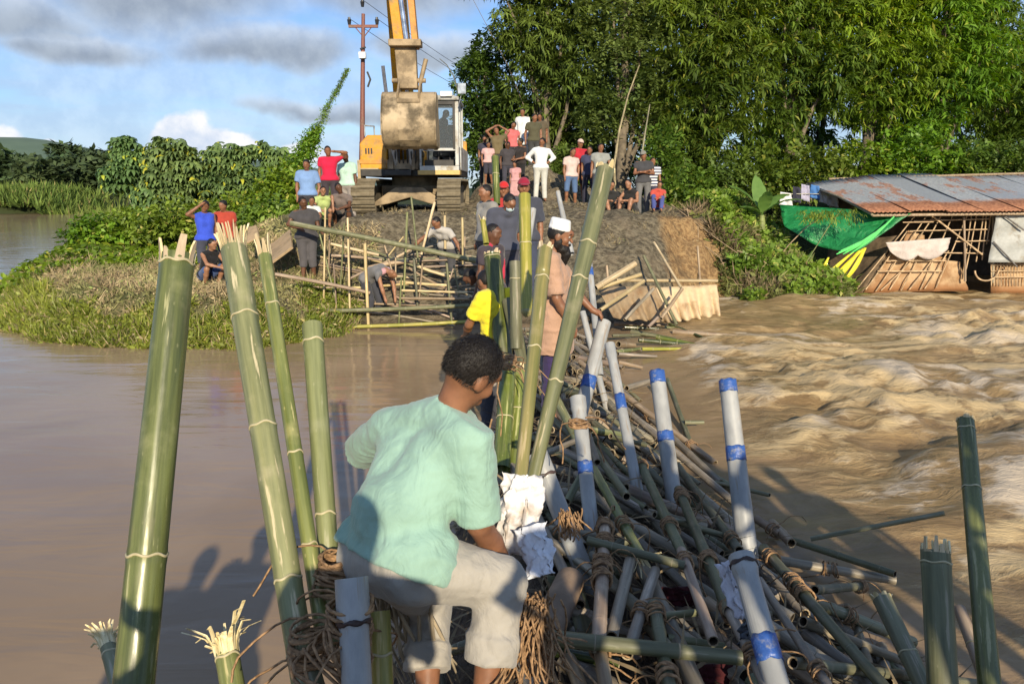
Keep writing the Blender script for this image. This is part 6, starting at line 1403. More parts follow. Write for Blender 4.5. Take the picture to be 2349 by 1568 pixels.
for i, (x, y, w, h_, c, lb) in enumerate([(1802, 455, 26, 30, (.62, .62, .62), 'crumpled white cloth hung left of the roof corner'), (1826, 444, 16, 34, (.03, .03, .05), 'black garment hung left of the roof corner'), (1846, 440, 18, 36, (.35, .34, .45), 'lilac grey garment between the black and the blue one'), (1868, 438, 18, 30, (.06, .17, .42), 'blue garment hung beside the roof corner'), (1888, 446, 18, 34, (.5, .5, .52), 'pale garment under the roof edge'), (1910, 456, 20, 30, (.4, .4, .42), 'grey garment under the roof edge')]):
    Yc = 20.9; hung('garment', [PY(x-w/2, y-h_/2, Yc), PY(x+w/2, y-h_/2+4, Yc), PY(x+w/2+2, y+h_/2+6, Yc), PY(x-w/2-2, y+h_/2, Yc)], m_cloth('garment_%d' % i, c), lb, 'garment', res=(8, 8), wav=.05, seed=i*3.1)
b = MB(); s = PY(1790, 445, 20.9); b.tube([Vector((0, 0, 0)), PY(1930, 445, 20.8)-s], .012, 5); o = b.build('washing_line', m_plain('cord', (.4, .38, .3), .8)); o.location = s; tag(o, 'washing line strung left of the tin roof', 'washing line')

# ================================================================ STAKES AND HORIZONTALS ACROSS THE BREACH
cf = lambda x, y: (630.7+.512*x, .512*y)          # reading of the enlarged middle of the photograph
stk = 'thin bamboo stakes driven in across the breach'
tones = ['pale', 'tan', 'lime', 'pale', 'dull', 'lime']
def two(name, a, ya, b_, yb, r, kind, label, group, cat='bamboo pole', bend=0.0, seg=8, r1=None, **k):
    return pole_simple(name, PY(a[0], a[1], ya), PY(b_[0], b_[1], yb), r, r if r1 is None else r1, kind, label, group, cat, seg, bend=bend, **k)
for i, (x0, y0, x1, y1, r, kd, yy, lb) in enumerate([(198, 1040, 285, 1375, .017, 'lime', 14.3, 'leaning green stake at the left end of the stakes'), (225, 930, 216, 1440, .018, 'pale', 14.2, 'tall pale stake right of the charcoal polo shirt'), (262, 1180, 282, 1460, .015, 'tan', 14.1, 'short stake between the two leftmost tall ones'),
        (325, 975, 337, 1450, .020, 'pale', 14.2, 'tall upright pale stake left of the board stake'), (310, 1000, 281, 1450, .017, 'lime', 14.4, 'stake leaning behind the upright pale one'), (402, 1092, 420, 1480, .030, 'pale', 14.0, 'thick tan board-like stake beside the bending grey T-shirt'),
        (592, 950, 575, 1330, .022, 'lime', 14.5, 'green stake just right of the bending person'), (610, 880, 642, 1160, .020, 'lime', 14.7, 'tall green stake leaning right in front of the digger\'s dark gap'), (715, 905, 655, 1115, .026, 'pale', 15.0, 'pale stake leaning left towards the dusty white T-shirt'),
        (566, 1240, 550, 1500, .017, 'lime', 13.9, 'short stake with a bright lower end in the water'), (622, 1160, 640, 1370, .026, 'dull', 14.2, 'grey green stake under the dusty white T-shirt'), (660, 1180, 640, 1370, .018, 'tan', 14.3, 'stake crossing the grey green one'),
        (768, 1172, 792, 1430, .026, 'dull', 14.2, 'grey stake below the right arm of the dusty white T-shirt'), (838, 975, 842, 1160, .026, 'pale', 14.8, 'pale stake right of the dusty white T-shirt'), (540, 1130, 540, 1350, .015, 'pale', 14.6, 'thin stake behind the bending person'), (760, 965, 762, 1090, .028, 'pale', 15.4, 'pale post behind the dusty white T-shirt'),
        (490, 1100, 530, 1210, .018, 'tan', 14.8, 'short stake leaning over the grey T-shirt\'s back'), (800, 1190, 830, 1330, .018, 'dull', 14.4, 'dark thin stake at the right end of the palisade'), (244, 1050, 240, 1200, .014, 'tan', 14.5, 'thin stick near the pole holder\'s knee'), (575, 1060, 500, 1130, .016, 'pale', 15.0, 'short diagonal stick over the grey T-shirt'), (800, 1200, 760, 1290, .014, 'tan', 14.4, 'thin diagonal stick at the right of the palisade'), (850, 1060, 848, 1160, .016, 'tan', 14.9, 'thin stick right of the pale stake')]):
    two('bamboo_stake', cf(x0, y0), yy+.1, cf(x1, y1+25), yy, r, kd, lb, stk, 'stake')
hz = 'horizontal bamboos and battens across the breach'
for i, (x0, y0, x1, y1, r, kd, ya, yb, lb) in enumerate([(70, 1000, 930, 1175, .05, 'dull', 14.3, 13.9, 'long thick grey green bamboo sloping down from the pole holder\'s hands'), (0, 1228, 425, 1312, .035, 'tan', 13.7, 14.1, 'tan batten sloping down across the left stakes'), (200, 1393, 870, 1368, .04, 'dull', 13.9, 13.9, 'grey green bamboo lying level above the water'),
        (170, 1468, 880, 1440, .035, 'yellow', 13.7, 13.7, 'yellow green bamboo along the waterline'), (250, 1092, 465, 1142, .03, 'pale', 14.7, 14.7, 'pale batten behind the left stakes'), (555, 1336, 870, 1338, .03, 'tan', 14.0, 14.0, 'tan bamboo behind the bending person'), (560, 1378, 860, 1376, .022, 'tan', 14.0, 14.0, 'thin tan bamboo below the thicker one'),
        (560, 1262, 775, 1278, .028, 'pale', 14.6, 14.4, 'pale batten under the dusty white T-shirt'), (640, 1192, 790, 1240, .03, 'pale', 14.8, 14.6, 'pale batten sloping right'), (600, 1200, 760, 1290, .026, 'tan', 14.7, 14.4, 'tan batten crossing the pale ones'), (560, 1300, 860, 1310, .022, 'pale', 14.3, 14.2, 'thin pale batten in the middle of the palisade'),
        (420, 1200, 600, 1170, .05, 'tan', 14.9, 14.9, 'short thick tan pole behind the grey T-shirt'), (250, 1145, 480, 1165, .03, 'tan', 14.9, 14.9, 'tan batten behind the tall stakes'), (330, 1250, 470, 1190, .024, 'tan', 14.5, 14.8, 'tan stick slanting up behind the board stake'), (340, 1290, 600, 1270, .026, 'pale', 14.6, 14.6, 'pale stick behind the board stake'), (460, 1190, 620, 1110, .028, 'pale', 15, 15, 'pale board slanting above the grey T-shirt')]):
    two('bamboo_pole', cf(x0, y0), ya, cf(x1, y1), yb, r, kd, lb, hz, bend=.02)
g = random.Random(5)
for i in range(46):
    x = g.uniform(-3.2, -.3); y = g.uniform(14.2, 16.0); a = g.uniform(-.7, .7)+(math.pi if g.random() < .5 else 0); l = g.uniform(.6, 1.8); z0 = gz(x, y)+g.uniform(.02, .2); x1, y1 = x+l*math.cos(a), y+l*math.sin(a)*.5
    pole_simple('bamboo_pole', (x, y, z0), (x1, y1, max(gz(x1, y1), 0)+g.uniform(.02, .25)), .022, .018, g.choice(['tan', 'pale', 'dull', 'tan', 'grey']), 'loose brown pole jumbled behind the stakes', 'loose poles jumbled behind the stakes', 'bamboo pole', 7)
# boards on the bank
def board(q, thick, mat, label, cat='board', name='board'):
    o_ = Vector(q[0]); V = [Vector(p)-o_ for p in q]; n = (V[1]-V[0]).cross(V[3]-V[0]).normalized()*thick; b = MB(); b.add(V+[v+n for v in V], [(0, 1, 2, 3), (7, 6, 5, 4), (0, 4, 5, 1), (1, 5, 6, 2), (2, 6, 7, 3), (3, 7, 4, 0)]); o = b.build(name, mat); o.location = o_
    m = o.modifiers.new('b', 'BEVEL'); m.width = .006; return tag(o, label, cat)
BRD = m_dirty('plywood', (.42, .30, .17), (.30, .22, .13), .4, .8, 0.0, 3.0)
board([PY(622, 608, 14.6), PY(673, 570, 14.5), PY(668, 530, 15.6), PY(622, 566, 15.8)], .05, BRD, 'tan plywood sheet leaning on the bank left of the pole holder', 'board')
board([PY(568, 560, 15.0), PY(596, 545, 15.0), PY(590, 520, 15.5), PY(566, 524, 15.6)], .04, BRD, 'small tan board behind the leaning split bamboo', 'board')
# debris right of the raft's far end
dr = 'split planks and poles sticking out at the far end of the raft'
c6 = lambda x, y: (1261.5+.2441*x, 516+.2441*y)
for i, (x0, y0, x1, y1, r, kd, ya, yb, lb) in enumerate([(430, 590, 800, 360, .055, 'pale', 12.6, 12.9, 'broad pale split plank pointing up right beside the bearded person'), (440, 600, 855, 465, .035, 'pale', 12.7, 13.0, 'narrower pale plank under the broad one'), (470, 800, 880, 525, .035, 'pale', 12.0, 12.8, 'pale batten rising from the gripped pipe'),
        (700, 890, 970, 600, .03, 'grey', 12.4, 13.0, 'grey white stick leaning right'), (1040, 880, 1240, 600, .032, 'tan', 12.6, 13.4, 'tan stick crossing the mat screen'), (880, 290, 1190, 940, .028, 'dull', 14.0, 12.8, 'long grey stick with a pale cut end leaning left'), (975, 165, 1230, 590, .026, 'pale', 15.2, 13.6, 'long thin pale stick leaning on the clay bank'),
        (530, 380, 545, 560, .025, 'tan', 13.5, 13.4, 'short upright stick above the planks'), (620, 520, 1570, 524, .033, 'pale', 13.9, 14.5, 'straight pale rail carrying the mat screen'), (1385, 200, 1425, 760, .022, 'tan', 15.0, 14.2, 'thin upright stick in front of the mat screen'), (920, 960, 1010, 870, .03, 'tan', 12.4, 12.6, 'short brown stick at the foot of the mat screen')]):
    two('split_plank' if i < 3 else 'bamboo_pole', c6(x0, y0), ya, c6(x1, y1), yb, r, kd, lb, dr, 'plank' if i < 3 else 'bamboo pole')
MATM = m_dirty('sand_sheet', (.60, .46, .28), (.36, .22, .11), .45, .85, 0.0, 2.2)
def pleat(u, v, p): p.y += .07*math.sin(u*30+2*v)*(.3+v); p.x += .03*math.sin(u*17)*v; return p
hung('mat_screen', [PY(*c6(980, 590), 14.0), PY(*c6(1560, 560), 14.5), PY(*c6(1615, 860), 14.2), PY(*c6(1150, 905), 13.7)], MATM, 'sand coloured pleated sheet hanging from a rail at the water\'s edge', 'sheet', res=(60, 8), wav=.03, hang=pleat)
hung('mat_screen', [PY(*c6(440, 590), 13.6), PY(*c6(980, 570), 14.0), PY(*c6(1150, 920), 13.6), PY(*c6(600, 880), 13.0)], m_dirty('painted_shade_mat', (.33, .24, .14), (.24, .15, .08), .5, .9, 0.0, 3.0), 'mat sheet painted brown for shade, hanging behind the crossing sticks', 'sheet', res=(40, 8), wav=.05, hang=pleat)  # darker copy of the sheet colour; the shade is put into it
# poles afloat in the torrent
fl = 'long poles trailing in the torrent from the far end of the raft'
for i, (x0, y0, x1, y1, r, kd, lb) in enumerate([(600, 925, 1340, 950, .04, 'tan', 'brown pole lying on top of the floating bundle'), (580, 1040, 1010, 1030, .03, 'dull', 'grey green pole in the floating bundle'), (1150, 1000, 2150, 1075, .045, 'tan', 'long orange brown pole reaching furthest right in the torrent'), (1000, 1050, 1480, 1150, .04, 'green', 'wet bright green pole glinting in the torrent'),
        (1120, 930, 1580, 1115, .03, 'wet', 'dark wet pole right of the glinting one'), (700, 960, 1300, 985, .035, 'wet', 'dark wet pole across the floating bundle'), (860, 1165, 1460, 1160, .03, 'yellow', 'yellow green pole awash in front of the bundle'), (620, 1195, 850, 1160, .035, 'lime', 'short green pole with an open pale end'), (640, 1120, 790, 1130, .06, 'tan', 'short thick tan pole end beside the red stained pipe'), (830, 1080, 1400, 1130, .04, 'wet', 'dark pole under the glinting one'),
        (650, 1290, 870, 1340, .03, 'tan', 'brown pole with a lit end by the raft edge'), (1080, 960, 1700, 1040, .03, 'lime', 'pale green pole parallel to the orange brown one'), (760, 1000, 1180, 1075, .045, 'dull', 'thick dull green pole in the middle of the bundle'), (640, 1210, 1000, 1235, .03, 'grey', 'grey pole nearest to the raft in the bundle')]):
    p, q = PZ(*c6(x0, y0), .10+.012*(i % 5)), PZ(*c6(x1, y1), .05); pole_simple('floating_pole', p, q, r, r*.7, kd, lb, fl, 'bamboo pole', 10)
# ================================================================ THE RAFT
t = MT('dark_gap_debris'); v = t.vec(); n = t.noise(v, 7, 7, .65); n2 = t.noise(t.vec((6, 1.5, 6)), 5, 5); t.set(t.mix(t.ss(n, .3, .7), (.03, .021, .013), (.13, .085, .05)), .95); t.bump(t.ma('ADD', n, n2), 1.0, .08)  # dark debris sheet added so the gaps between poles look dark
V, Fq = sheet(axis([(-1.6, 3.6, .05)]), axis([(-3.0, 14.6, .06)]), lambda x, y: raft(x, y)-.12+fbm(x*7, y*7, 3.)*.06)
tag(link('raft_filling', mesh_np('raft_filling', V, Fq, t.m, True)), kind='structure')
rg = np.random.RandomState(12); N = 2600; x = rg.uniform(-.9, 2.9, N); y = rg.uniform(1.2, 13, N); z = raft(x, y)-.06; k = z > .0
ST = [merge([leaf_blade(.3, .014, .15, (-.1, 0, 0), az, .05, rows=2) for az in (0, 2.2, 4.4)])]
tag(scatter('straw_litter', ST, np.stack([x, y, z], 1)[k], .35, (.5, 1.3), leaf_mat('straw', (.09, .06, .035), (.26, .19, .11), None, .05, .9, 2.0)), kind='stuff')
# drawn poles: pixel ends, pixel width, kind, label
heap = 'bamboo poles lashed together on the raft'
LAID = []
def lay(x0, y0, x1, y1, w, kd, label, l0=.03, l1=.03, bend=0.0, node=.3, seg=14, split=0, group=heap, both=True):
    p, q = hit(x0, y0, None, l0), hit(x1, y1, None, l1); r = w/2/F*(zc_of(p)+zc_of(q))/2
    LAID.append((p, q, label, r)); return pole_simple('bamboo_pole', p, q, r, r*.93, kd, label, group, seg=seg, node=node, bend=bend, both=both, split=split)
for a in [(1270, 1462, 1700, 1508, 36, 'dull', 'level grey green pole lying across the lower middle of the raft', .16, .14), (1530, 871, 1588, 1030, 12, 'dull', 'thin stick standing out over the torrent beside the blue-topped pipes', .25, .0),
          (1436, 890, 1490, 873, 14, 'grey', 'short grey pole reaching to the pipe with the blue top', .1, .1), (1320, 797, 1652, 1107, 15, 'grey', 'long grey pole running down the far side of the raft', .08, .05), (1330, 830, 1640, 1062, 14, 'tan', 'long tan pole beside the longest grey one', .06, .03),
          (1430, 934, 1695, 1162, 17, 'grey', 'long grey pole reaching the tall blue-topped pipe', .08, .08), (1465, 1055, 1567, 1272, 23, 'dull', 'upper half of the split pole left of the middle pipe', .12, .12), (1562, 1262, 1636, 1470, 25, 'tan', 'hollow tan pole with an open lower end in the middle of the raft', .14, .13),
          (1556, 1122, 1672, 1401, 25, 'dull', 'long grey green pole below the blue taped pipe', .13, .13), (1665, 1388, 1762, 1580, 27, 'grey', 'thick grey pole running out of the bottom edge', .12, .12), (1554, 1068, 1695, 1262, 20, 'dull', 'grey green pole meeting the pipe socket', .1, .1),
          (1362, 1076, 1468, 1270, 22, 'lime', 'green pole split open into strips', .13, .08, 0, .3, 14, 8), (1388, 1196, 1372, 1482, 31, 'tan', 'smooth pale tan pole standing out beside the rope coil', .14, .14), (1374, 1478, 1392, 1590, 33, 'tan', 'tan pole running out of the bottom edge below the rope knots', .10, .10),
          (1445, 1285, 1402, 1460, 29, 'grey', 'grey brown pole right of the smooth tan one', .10, .10), (1502, 1308, 1438, 1500, 27, 'grey', 'mottled grey pole tied with loose strands', .10, .10), (1347, 1238, 1570, 1296, 21, 'dull', 'cross pole tying the middle of the raft', .16, .16), (1500, 1385, 1538, 1590, 32, 'dull', 'green grey pole end in the lower middle', .10, .08),
          (1520, 1412, 1610, 1402, 18, 'dull', 'short pole crossing the dark red gap', .05, .05), (1530, 1462, 1660, 1482, 20, 'dull', 'pole lying low above the level one', .04, .04), (1859, 1235, 2166, 1176, 12, 'dull', 'thin stick pointing out over the torrent', .12, .45), (1818, 1239, 2053, 1316, 17, 'dull', 'dark pole end pointing right over the water', .12, .2),
          (1751, 1257, 1880, 1405, 26, 'dull', 'upper half of the long pole right of the pipe socket', .13, .12), (1872, 1396, 2040, 1590, 29, 'dull', 'grey green pole running down to the bottom edge right of the pipes', .12, .12), (1787, 1284, 2053, 1330, 22, 'grey', 'grey pole lying along the right edge', .04, .1), (1868, 1352, 1980, 1343, 21, 'dull', 'short green pole at the right edge knot', .12, .14),
          (1868, 1380, 2094, 1472, 28, 'dull', 'thick dull pole leading to the broken stump', .06, .06), (1841, 1424, 2060, 1512, 25, 'grey', 'grey pole with an open end near the bottom right', .06, .06), (1742, 1330, 1910, 1590, 22, 'grey', 'slim grey pole right of the largest pipe', .13, .12), (1818, 1519, 2240, 1566, 24, 'dull', 'level pole along the bottom right corner', .1, .1),
          (1770, 1200, 1815, 1245, 24, 'tan', 'short tan pole end facing right', .1, .14), (1735, 1190, 1790, 1225, 20, 'tan', 'second short tan pole end', .1, .12), (1500, 1180, 1700, 1240, 16, 'dull', 'thin cross pole above the middle', .08, .08), (1400, 1000, 1480, 1020, 12, 'dull', 'short cross pole in the upper raft', .1, .1),
          (1355, 985, 1440, 1000, 16, 'lime', 'greenish short pole above the cross ties', .1, .08), (1270, 905, 1330, 1020, 22, 'lime', 'green pole leaning behind the flared pipe', .25, .06), (1300, 1150, 1350, 1060, 18, 'dull', 'dull green prop left of the flared pipe', .1, .2), (1250, 1040, 1320, 1010, 14, 'grey', 'grey stick behind the sack', .1, .1),
          (1330, 940, 1370, 1060, 16, 'grey', 'grey pole in the upper middle', .06, .05), (1345, 880, 1530, 1010, 15, 'grey', 'grey pole running under the pipes', .06, .06), (1570, 968, 1614, 968, 10, 'dull', 'short stub over the water by the thin stick', .12, .12), (1640, 1105, 1765, 1135, 10, 'dull', 'thin dark pole pointing over the torrent', .05, .1),
          (1590, 1060, 1700, 1130, 13, 'dull', 'dull pole in the right flank of the raft', .05, .05), (1150, 1450, 1010, 1500, 26, 'dull', 'dull pole under the working person\'s feet', .05, .05), (1020, 1490, 940, 1590, 24, 'grey', 'grey pole under the mint shirt\'s left foot', .05, .05), (1250, 1488, 1420, 1520, 26, 'wet', 'dark pole in the shade below the level one', .03, .03)]:
    lay(*a)
p, q = hit(1305, 1335, None, .12), hit(1240, 1475, None, .10)
b = MB(); b.tube([(0, 0, -.02), (0, 0, (q-p).length+.02)], [.062, .066], 20); b.tube([(0, 0, -.02), (0, 0, (q-p).length)], [.05, .055], 12, caps=True)
o = b.build('log', m_plain('smooth_tan_bark', (.27, .185, .12), .8)); orient(o, p, q); tag(o, 'thick smooth tan log beside the rope coil', 'log')
# the poles underneath, criss-cross
g = random.Random(21); cnt = 0; fill = 'weathered poles packed inside the raft'
while cnt < 235:
    y = 1.5+g.random()**1.3*11.5; s = g.uniform(.02, 1.0); x = float(raft_l(y)+(raft_r(y)-raft_l(y))*s)
    a = g.gauss(-1.25, .35) if g.random() < .6 else g.gauss(-.25, .5); l = g.uniform(.5, 1.9); dx, dy = math.cos(a)*l/2, math.sin(a)*l/2
    p0, p1 = (x-dx, y-dy), (x+dx, y+dy)
    if min(p0[1], p1[1]) < 1.0: continue
    z0, z1 = rz_(*p0), rz_(*p1)
    if min(z0, z1) < -.05: continue
    lo = g.uniform(-.10, .03); r = g.uniform(.024, .044)
    kd = g.choice(['grey', 'dull', 'grey', 'tan', 'old', 'grey']); wd = {'grey': 'grey', 'dull': 'dull green', 'tan': 'tan', 'old': 'brownish grey'}[kd]
    zone = ('near', 'middle', 'far')[0 if y < 4 else (1 if y < 8 else 2)]
    pole_simple('bamboo_pole', (p0[0], p0[1], z0+lo), (p1[0], p1[1], z1+lo+g.uniform(-.03, .05)), r, r*.92, kd, 'weathered %s pole packed among others in the %s part of the raft' % (wd, zone), 'weathered %s poles packed in the %s part of the raft' % (wd, zone), seg=10, bend=g.uniform(-.02, .02)); cnt += 1
# ropes
USED = {}; SNAP = [0, 0, 0]
def knot(p):
    def dist(a, b):
        t_ = max(0, min(1, (p-a).dot(b-a)/(b-a).length_squared)); return (p-a.lerp(b, t_)).length
    L4 = min(LAID, key=lambda q: dist(q[0], q[1])); l = L4[2]; k = USED[l] = USED.get(l, 0)+1
    w = l.split(); w = w[:11]
    t_ = max(.08, min(.92, (p-L4[0]).dot(L4[1]-L4[0])/(L4[1]-L4[0]).length_squared)); SNAP[:] = [L4[0].lerp(L4[1], t_), (L4[1]-L4[0]).normalized(), L4[3]]
    return ('brown knot on the ', 'second brown knot on the ', 'third brown knot on the ', 'fourth brown knot on the ', 'fifth brown knot on the ')[min(4, k-1)]+' '.join(w[:(11 if k == 1 else 10)])
for i, (x, y, r, dx, dy, ls, sz) in enumerate([(1475, 1068, .035, 1, 0, 4, .006), (1540, 1135, .05, 1, -.3, 8, .007), (1582, 1135, .045, .3, 1, 6, .007), (1440, 1190, .035, 1, 0, 5, .007), (1390, 1245, .04, .2, 1, 8, .007), (1382, 1330, .05, .2, 1, 12, .006), (1460, 1380, .05, 1, .6, 10, .006), (1560, 1290, .045, .3, -1, 6, .006),
        (1630, 1296, .045, .3, -1, 6, .007), (1672, 1402, .04, .3, -1, 4, .007), (1705, 1500, .06, .4, -1, 12, .007), (1380, 1470, .045, .1, 1, 8, .008), (1730, 1262, .05, .4, -1, 10, .007), (1775, 1215, .04, 1, .3, 7, .006), (1862, 1372, .055, .5, -1, 10, .007), (1840, 1350, .05, .5, -1, 8, .006), (1985, 1345, .04, 1, 0, 9, .006), (1900, 1300, .03, 1, .2, 5, .005),
        (1960, 1410, .04, .7, -.4, 6, .006), (1500, 1400, .05, .2, -1, 8, .006), (1300, 1195, .05, .5, -1, 12, .008), (1330, 960, .04, .1, 1, 5, .006), (1395, 1300, .06, .3, 1, 8, .006), (1610, 1010, .03, 1, 0, 3, .005), (1500, 965, .04, .5, -1, 4, .006), (1700, 1270, .055, .3, -1, 5, .006), (1550, 1215, .04, 1, .1, 6, .006), (1820, 1525, .045, .7, -.7, 8, .007), (1330, 1300, .06, .5, 1, 8, .007), (1470, 1530, .05, .2, 1, 6, .007)]):
    p = hit(x, y, None, .12); lb_ = knot(p); o = lashing(SNAP[0], SNAP[1], SNAP[2]*1.22+.004, lb_, 6, max(1, ls//3), .045, size=sz*.85, rng=random.Random(i))
# rope coil by the knee: a bundle of hanging strands
def strands(c, n, L, w, label, seed, up=(0, 0, 1)):
    g = random.Random(seed); b = MB()
    for i in range(n):
        p = Vector((g.gauss(0, w*.35), g.gauss(0, w*.3), .04)); d = Vector((g.gauss(0, .25), g.gauss(0, .2)-.2, -1)); pts = [p]; 
        for k in range(11): d = (d+Vector((g.gauss(0, .22), g.gauss(0, .18), -.05))).normalized(); p = p+d*L/11; pts.append(p)
        b.tube(pts, .0036, 5)
    for i in range(0): b.tube([(w*.42*math.cos(a*.7), w*.36*math.sin(a*.7), .03*i-.07+.01*math.sin(a)) for a in range(10)], .008, 5)
    o = b.build('rope_bundle', m_rope()); o.location = c; return tag(o, label, 'rope bundle')
strands(P(1222, 1405, 2.40), 90, .27, .10, 'shaggy bundle of orange brown strips hanging beside the rolled trouser leg', 3)
strands(P(1300, 1195, 2.95), 36, .10, .07, 'orange brown tuft of strips below the white flared pipe', 4)
# dark cloth and sack pieces in the gaps
def crumple(name, c, sx, sy, sz, mat, label, cat, seed, res=26):
    n = res; V = []
    for j in range(n+1):
        for i in range(n+1):
            u, v = i/n*2-1, j/n*2-1; r = fbm(np.array([u*1.7+seed]), np.array([v*1.7]), seed, 3)[0]; r2 = fbm(np.array([u*2.1+seed]), np.array([v*2.1]), seed+9, 2)[0]; ed = 1-.09*abs(fbm(np.array([u*3]), np.array([v*3+seed]), 2.)[0])*2
            V.append((u*sx*ed+r*.05, (-.8*abs(r2)-.4*abs(r)-.3*(1-u*u))*sy, v*sz*ed+r2*.008))
    b = MB(); b.add(V, [(j*(n+1)+i, j*(n+1)+i+1, (j+1)*(n+1)+i+1, (j+1)*(n+1)+i) for j in range(n) for i in range(n)], 0, True); o = b.build(name, mat); o.location = c
    m = o.modifiers.new('s', 'SOLIDIFY'); m.thickness = .003; return tag(o, label, cat)
SACK = m_dirty('white_sack', (.74, .74, .76), (.45, .38, .32), .45, .6, 0.0, 4.0)
o = crumple('sack', P(1190, 1175, 2.62), .075, .10, .14, SACK, 'crumpled white woven sack standing at the foot of the leaning green poles', 'sack', 1.0); o.rotation_euler = (R(-14), R(4), 0)
o = crumple('sack_flap', P(1232, 1262, 2.50), .052, .03, .085, m_cloth('white_weave', (.70, .72, .78)), 'smooth white torn sack piece lying right of the crumpled sack', 'sack', 4.0, 18); o.rotation_euler = (R(-30), R(-16), 0)
o = crumple('plastic_scrap', P(1682, 1350, 2.95), .030, .03, .12, m_cloth('white_scrap', (.66, .66, .74)), 'narrow white plastic scrap left of the largest pipe', 'plastic scrap', 7.0, 14); o.rotation_euler = (R(-10), R(-20), 0)
o = crumple('plastic_scrap', P(1712, 1448, 2.8), .03, .03, .05, m_plain('shiny_dark_film', (.10, .11, .13), .15), 'crumpled shiny dark film beside the blue band of the largest pipe', 'plastic scrap', 8.0, 14)
o = crumple('cloth', hit(1545, 1360, None, -.02), .12, .06, .05, m_cloth('dark_red_cloth', (.05, .006, .008)), 'dark red cloth deep in the gap below the cross pole', 'cloth', 9.0, 14)
o = crumple('cloth', hit(1620, 1540, None, -.02), .12, .06, .05, m_cloth('dark_red_cloth', (.05, .006, .008)), 'dark red cloth at the bottom edge left of the thick grey pole', 'cloth', 12.0, 14)
b = MB(); b.tube([(math.cos(a*.5)*.045, 0, math.sin(a*.5)*.045) for a in range(13)], .012, 8); o = b.build('plastic_ring', m_plain('ivory_plastic', (.5, .45, .33), .5)); o.location = P(1288, 1325, 2.62)+Vector((-.42, .15, -.02)); tag(o, 'small ivory ring lying between the working person\'s legs', 'ring')

# ================================================================ STANDING POLES AND PIPES
st = 'upright bamboos standing along the raft'
def up(x0, y0, z0, w0, x1, y1, z1, w1, kind, label, **k):
    return pole_parts('bamboo_culm', P(x0, y0, z0), P(x1, y1, z1), w0/2/F*z0, w1/2/F*z1, kind, label, st, **k)
def tnode(a, b_, ys):
    """fraction of the length at which a pole crosses image height y"""
    out = []
    for y in ys:
        lo, hi = 0.0, 1.0
        for _ in range(30):
            m = (lo+hi)/2; p = a.lerp(b_, m); d = p-Vector((0, 0, CAMZ)); zc = d.y*CP-d.z*SP; yy = CY-(d.y*SP+d.z*CP)/zc*F
            if yy > y: lo = m
            else: hi = m
        out.append((lo+hi)/2)
    return out
def seat(x0, y0, z0, z1):
    """let a standing pole rise from the raft's real surface where its foot is seen"""
    if y0 > 1560: return z0, z1
    p = hit(x0, y0)
    if p.z < .02: return z0, z1
    d = max(-1.0, min(1.6, zc_of(p)+.04-z0)); return z0+d, z1+d
def upn(x0, y0, z0, w0, x1, y1, z1, w1, kind, label, ys, free=False, **k):
    if not free: z0, z1 = seat(x0, y0, z0, z1)
    return up(x0, y0, z0, w0, x1, y1, z1, w1, kind, label, nodes=tnode(P(x0, y0, z0), P(x1, y1, z1), ys), **k)
upn(300, 1640, 2.10, 92, 406, 600, 2.45, 74, 'green', 'huge dark green bamboo at the far left with a shiny stripe and splintered top', [1272, 606], seg=40, top='split', sl=(.03, .09), flare=.1, ns=9)
upn(712, 1640, 2.20, 62, 536, 570, 3.05, 58, 'lime', 'thick green bamboo leaning left with a fan of pale splinters at its top', [1500, 1330, 980, 728], seg=32, top='split', sl=(.07, .14), flare=.16, ns=26)
upn(745, 1480, 2.35, 38, 607, 585, 3.2, 30, 'lime', 'slim green bamboo right behind the thick left leaning one', [1250, 1040, 700], seg=24, top='split', sl=(.07, .12), flare=.06, ns=8)
upn(768, 1480, 2.45, 46, 716, 745, 3.0, 46, 'wax', 'green bamboo with a clean pale top behind the working person\'s back', [1180, 785], seg=28)
upn(1160, 860, 5.2, 44, 1128, 583, 5.5, 37, 'green', 'green bamboo with a jagged pale top in front of the yellow T-shirt', [822, 590], seg=24, top='split', sl=(.01, .05), flare=.25, ns=7)
upn(1185, 800, 5.0, 28, 1181, 600, 5.1, 26, 'dull', 'short dull bamboo between the jagged one and the hanging yellow one', [640], seg=20)
upn(1208, 712, 5.2, 27, 1203, 448, 5.5, 28, 'yellow', 'yellow bamboo with a rounded yellow lower end hanging over the raft', [560], free=True, seg=22)
b = MB(); b.tube([(0, 0, -.045), (0, 0, -.035), (0, 0, -.015), (0, 0, 0)], [.012, .028, .040, .0415], 18); o = b.build('rounded_end', m_bamboo('yellow'))
for q in bpy.data.objects:
    if q.name.startswith('bamboo_culm') and 'rounded yellow lower end' in q.get('label', ''): o.parent = q
upn(1190, 1130, 2.80, 30, 1250, 572, 3.6, 33, 'yellow', 'yellow green bamboo rising from the white sack', [800, 640], free=True, seg=26, top='split', sl=(.02, .06), flare=.1, ns=6)
upn(1220, 1105, 2.95, 31, 1388, 388, 3.5, 42, 'lime', 'longest green bamboo, leaning right across the bearded person', [875, 640, 560], free=True, seg=30, top='split', sl=(.02, .05), flare=.05, ns=5)
upn(1140, 470, 9.0, 15, 1135, 360, 9.2, 17, 'green', 'dark green bamboo with a flat pale top rising in front of the heap watchers', [400], seg=16)
upn(1150, 1075, 3.3, 40, 1165, 840, 3.8, 36, 'green', 'short green bamboo stump behind the working person\'s head', [960], seg=20, top='split', sl=(.02, .05), flare=.3, ns=6)
upn(1180, 1080, 3.4, 34, 1192, 850, 3.9, 28, 'green', 'second short green bamboo stump behind the sack', [940], seg=20, top='split', sl=(.02, .06), flare=.3, ns=6)
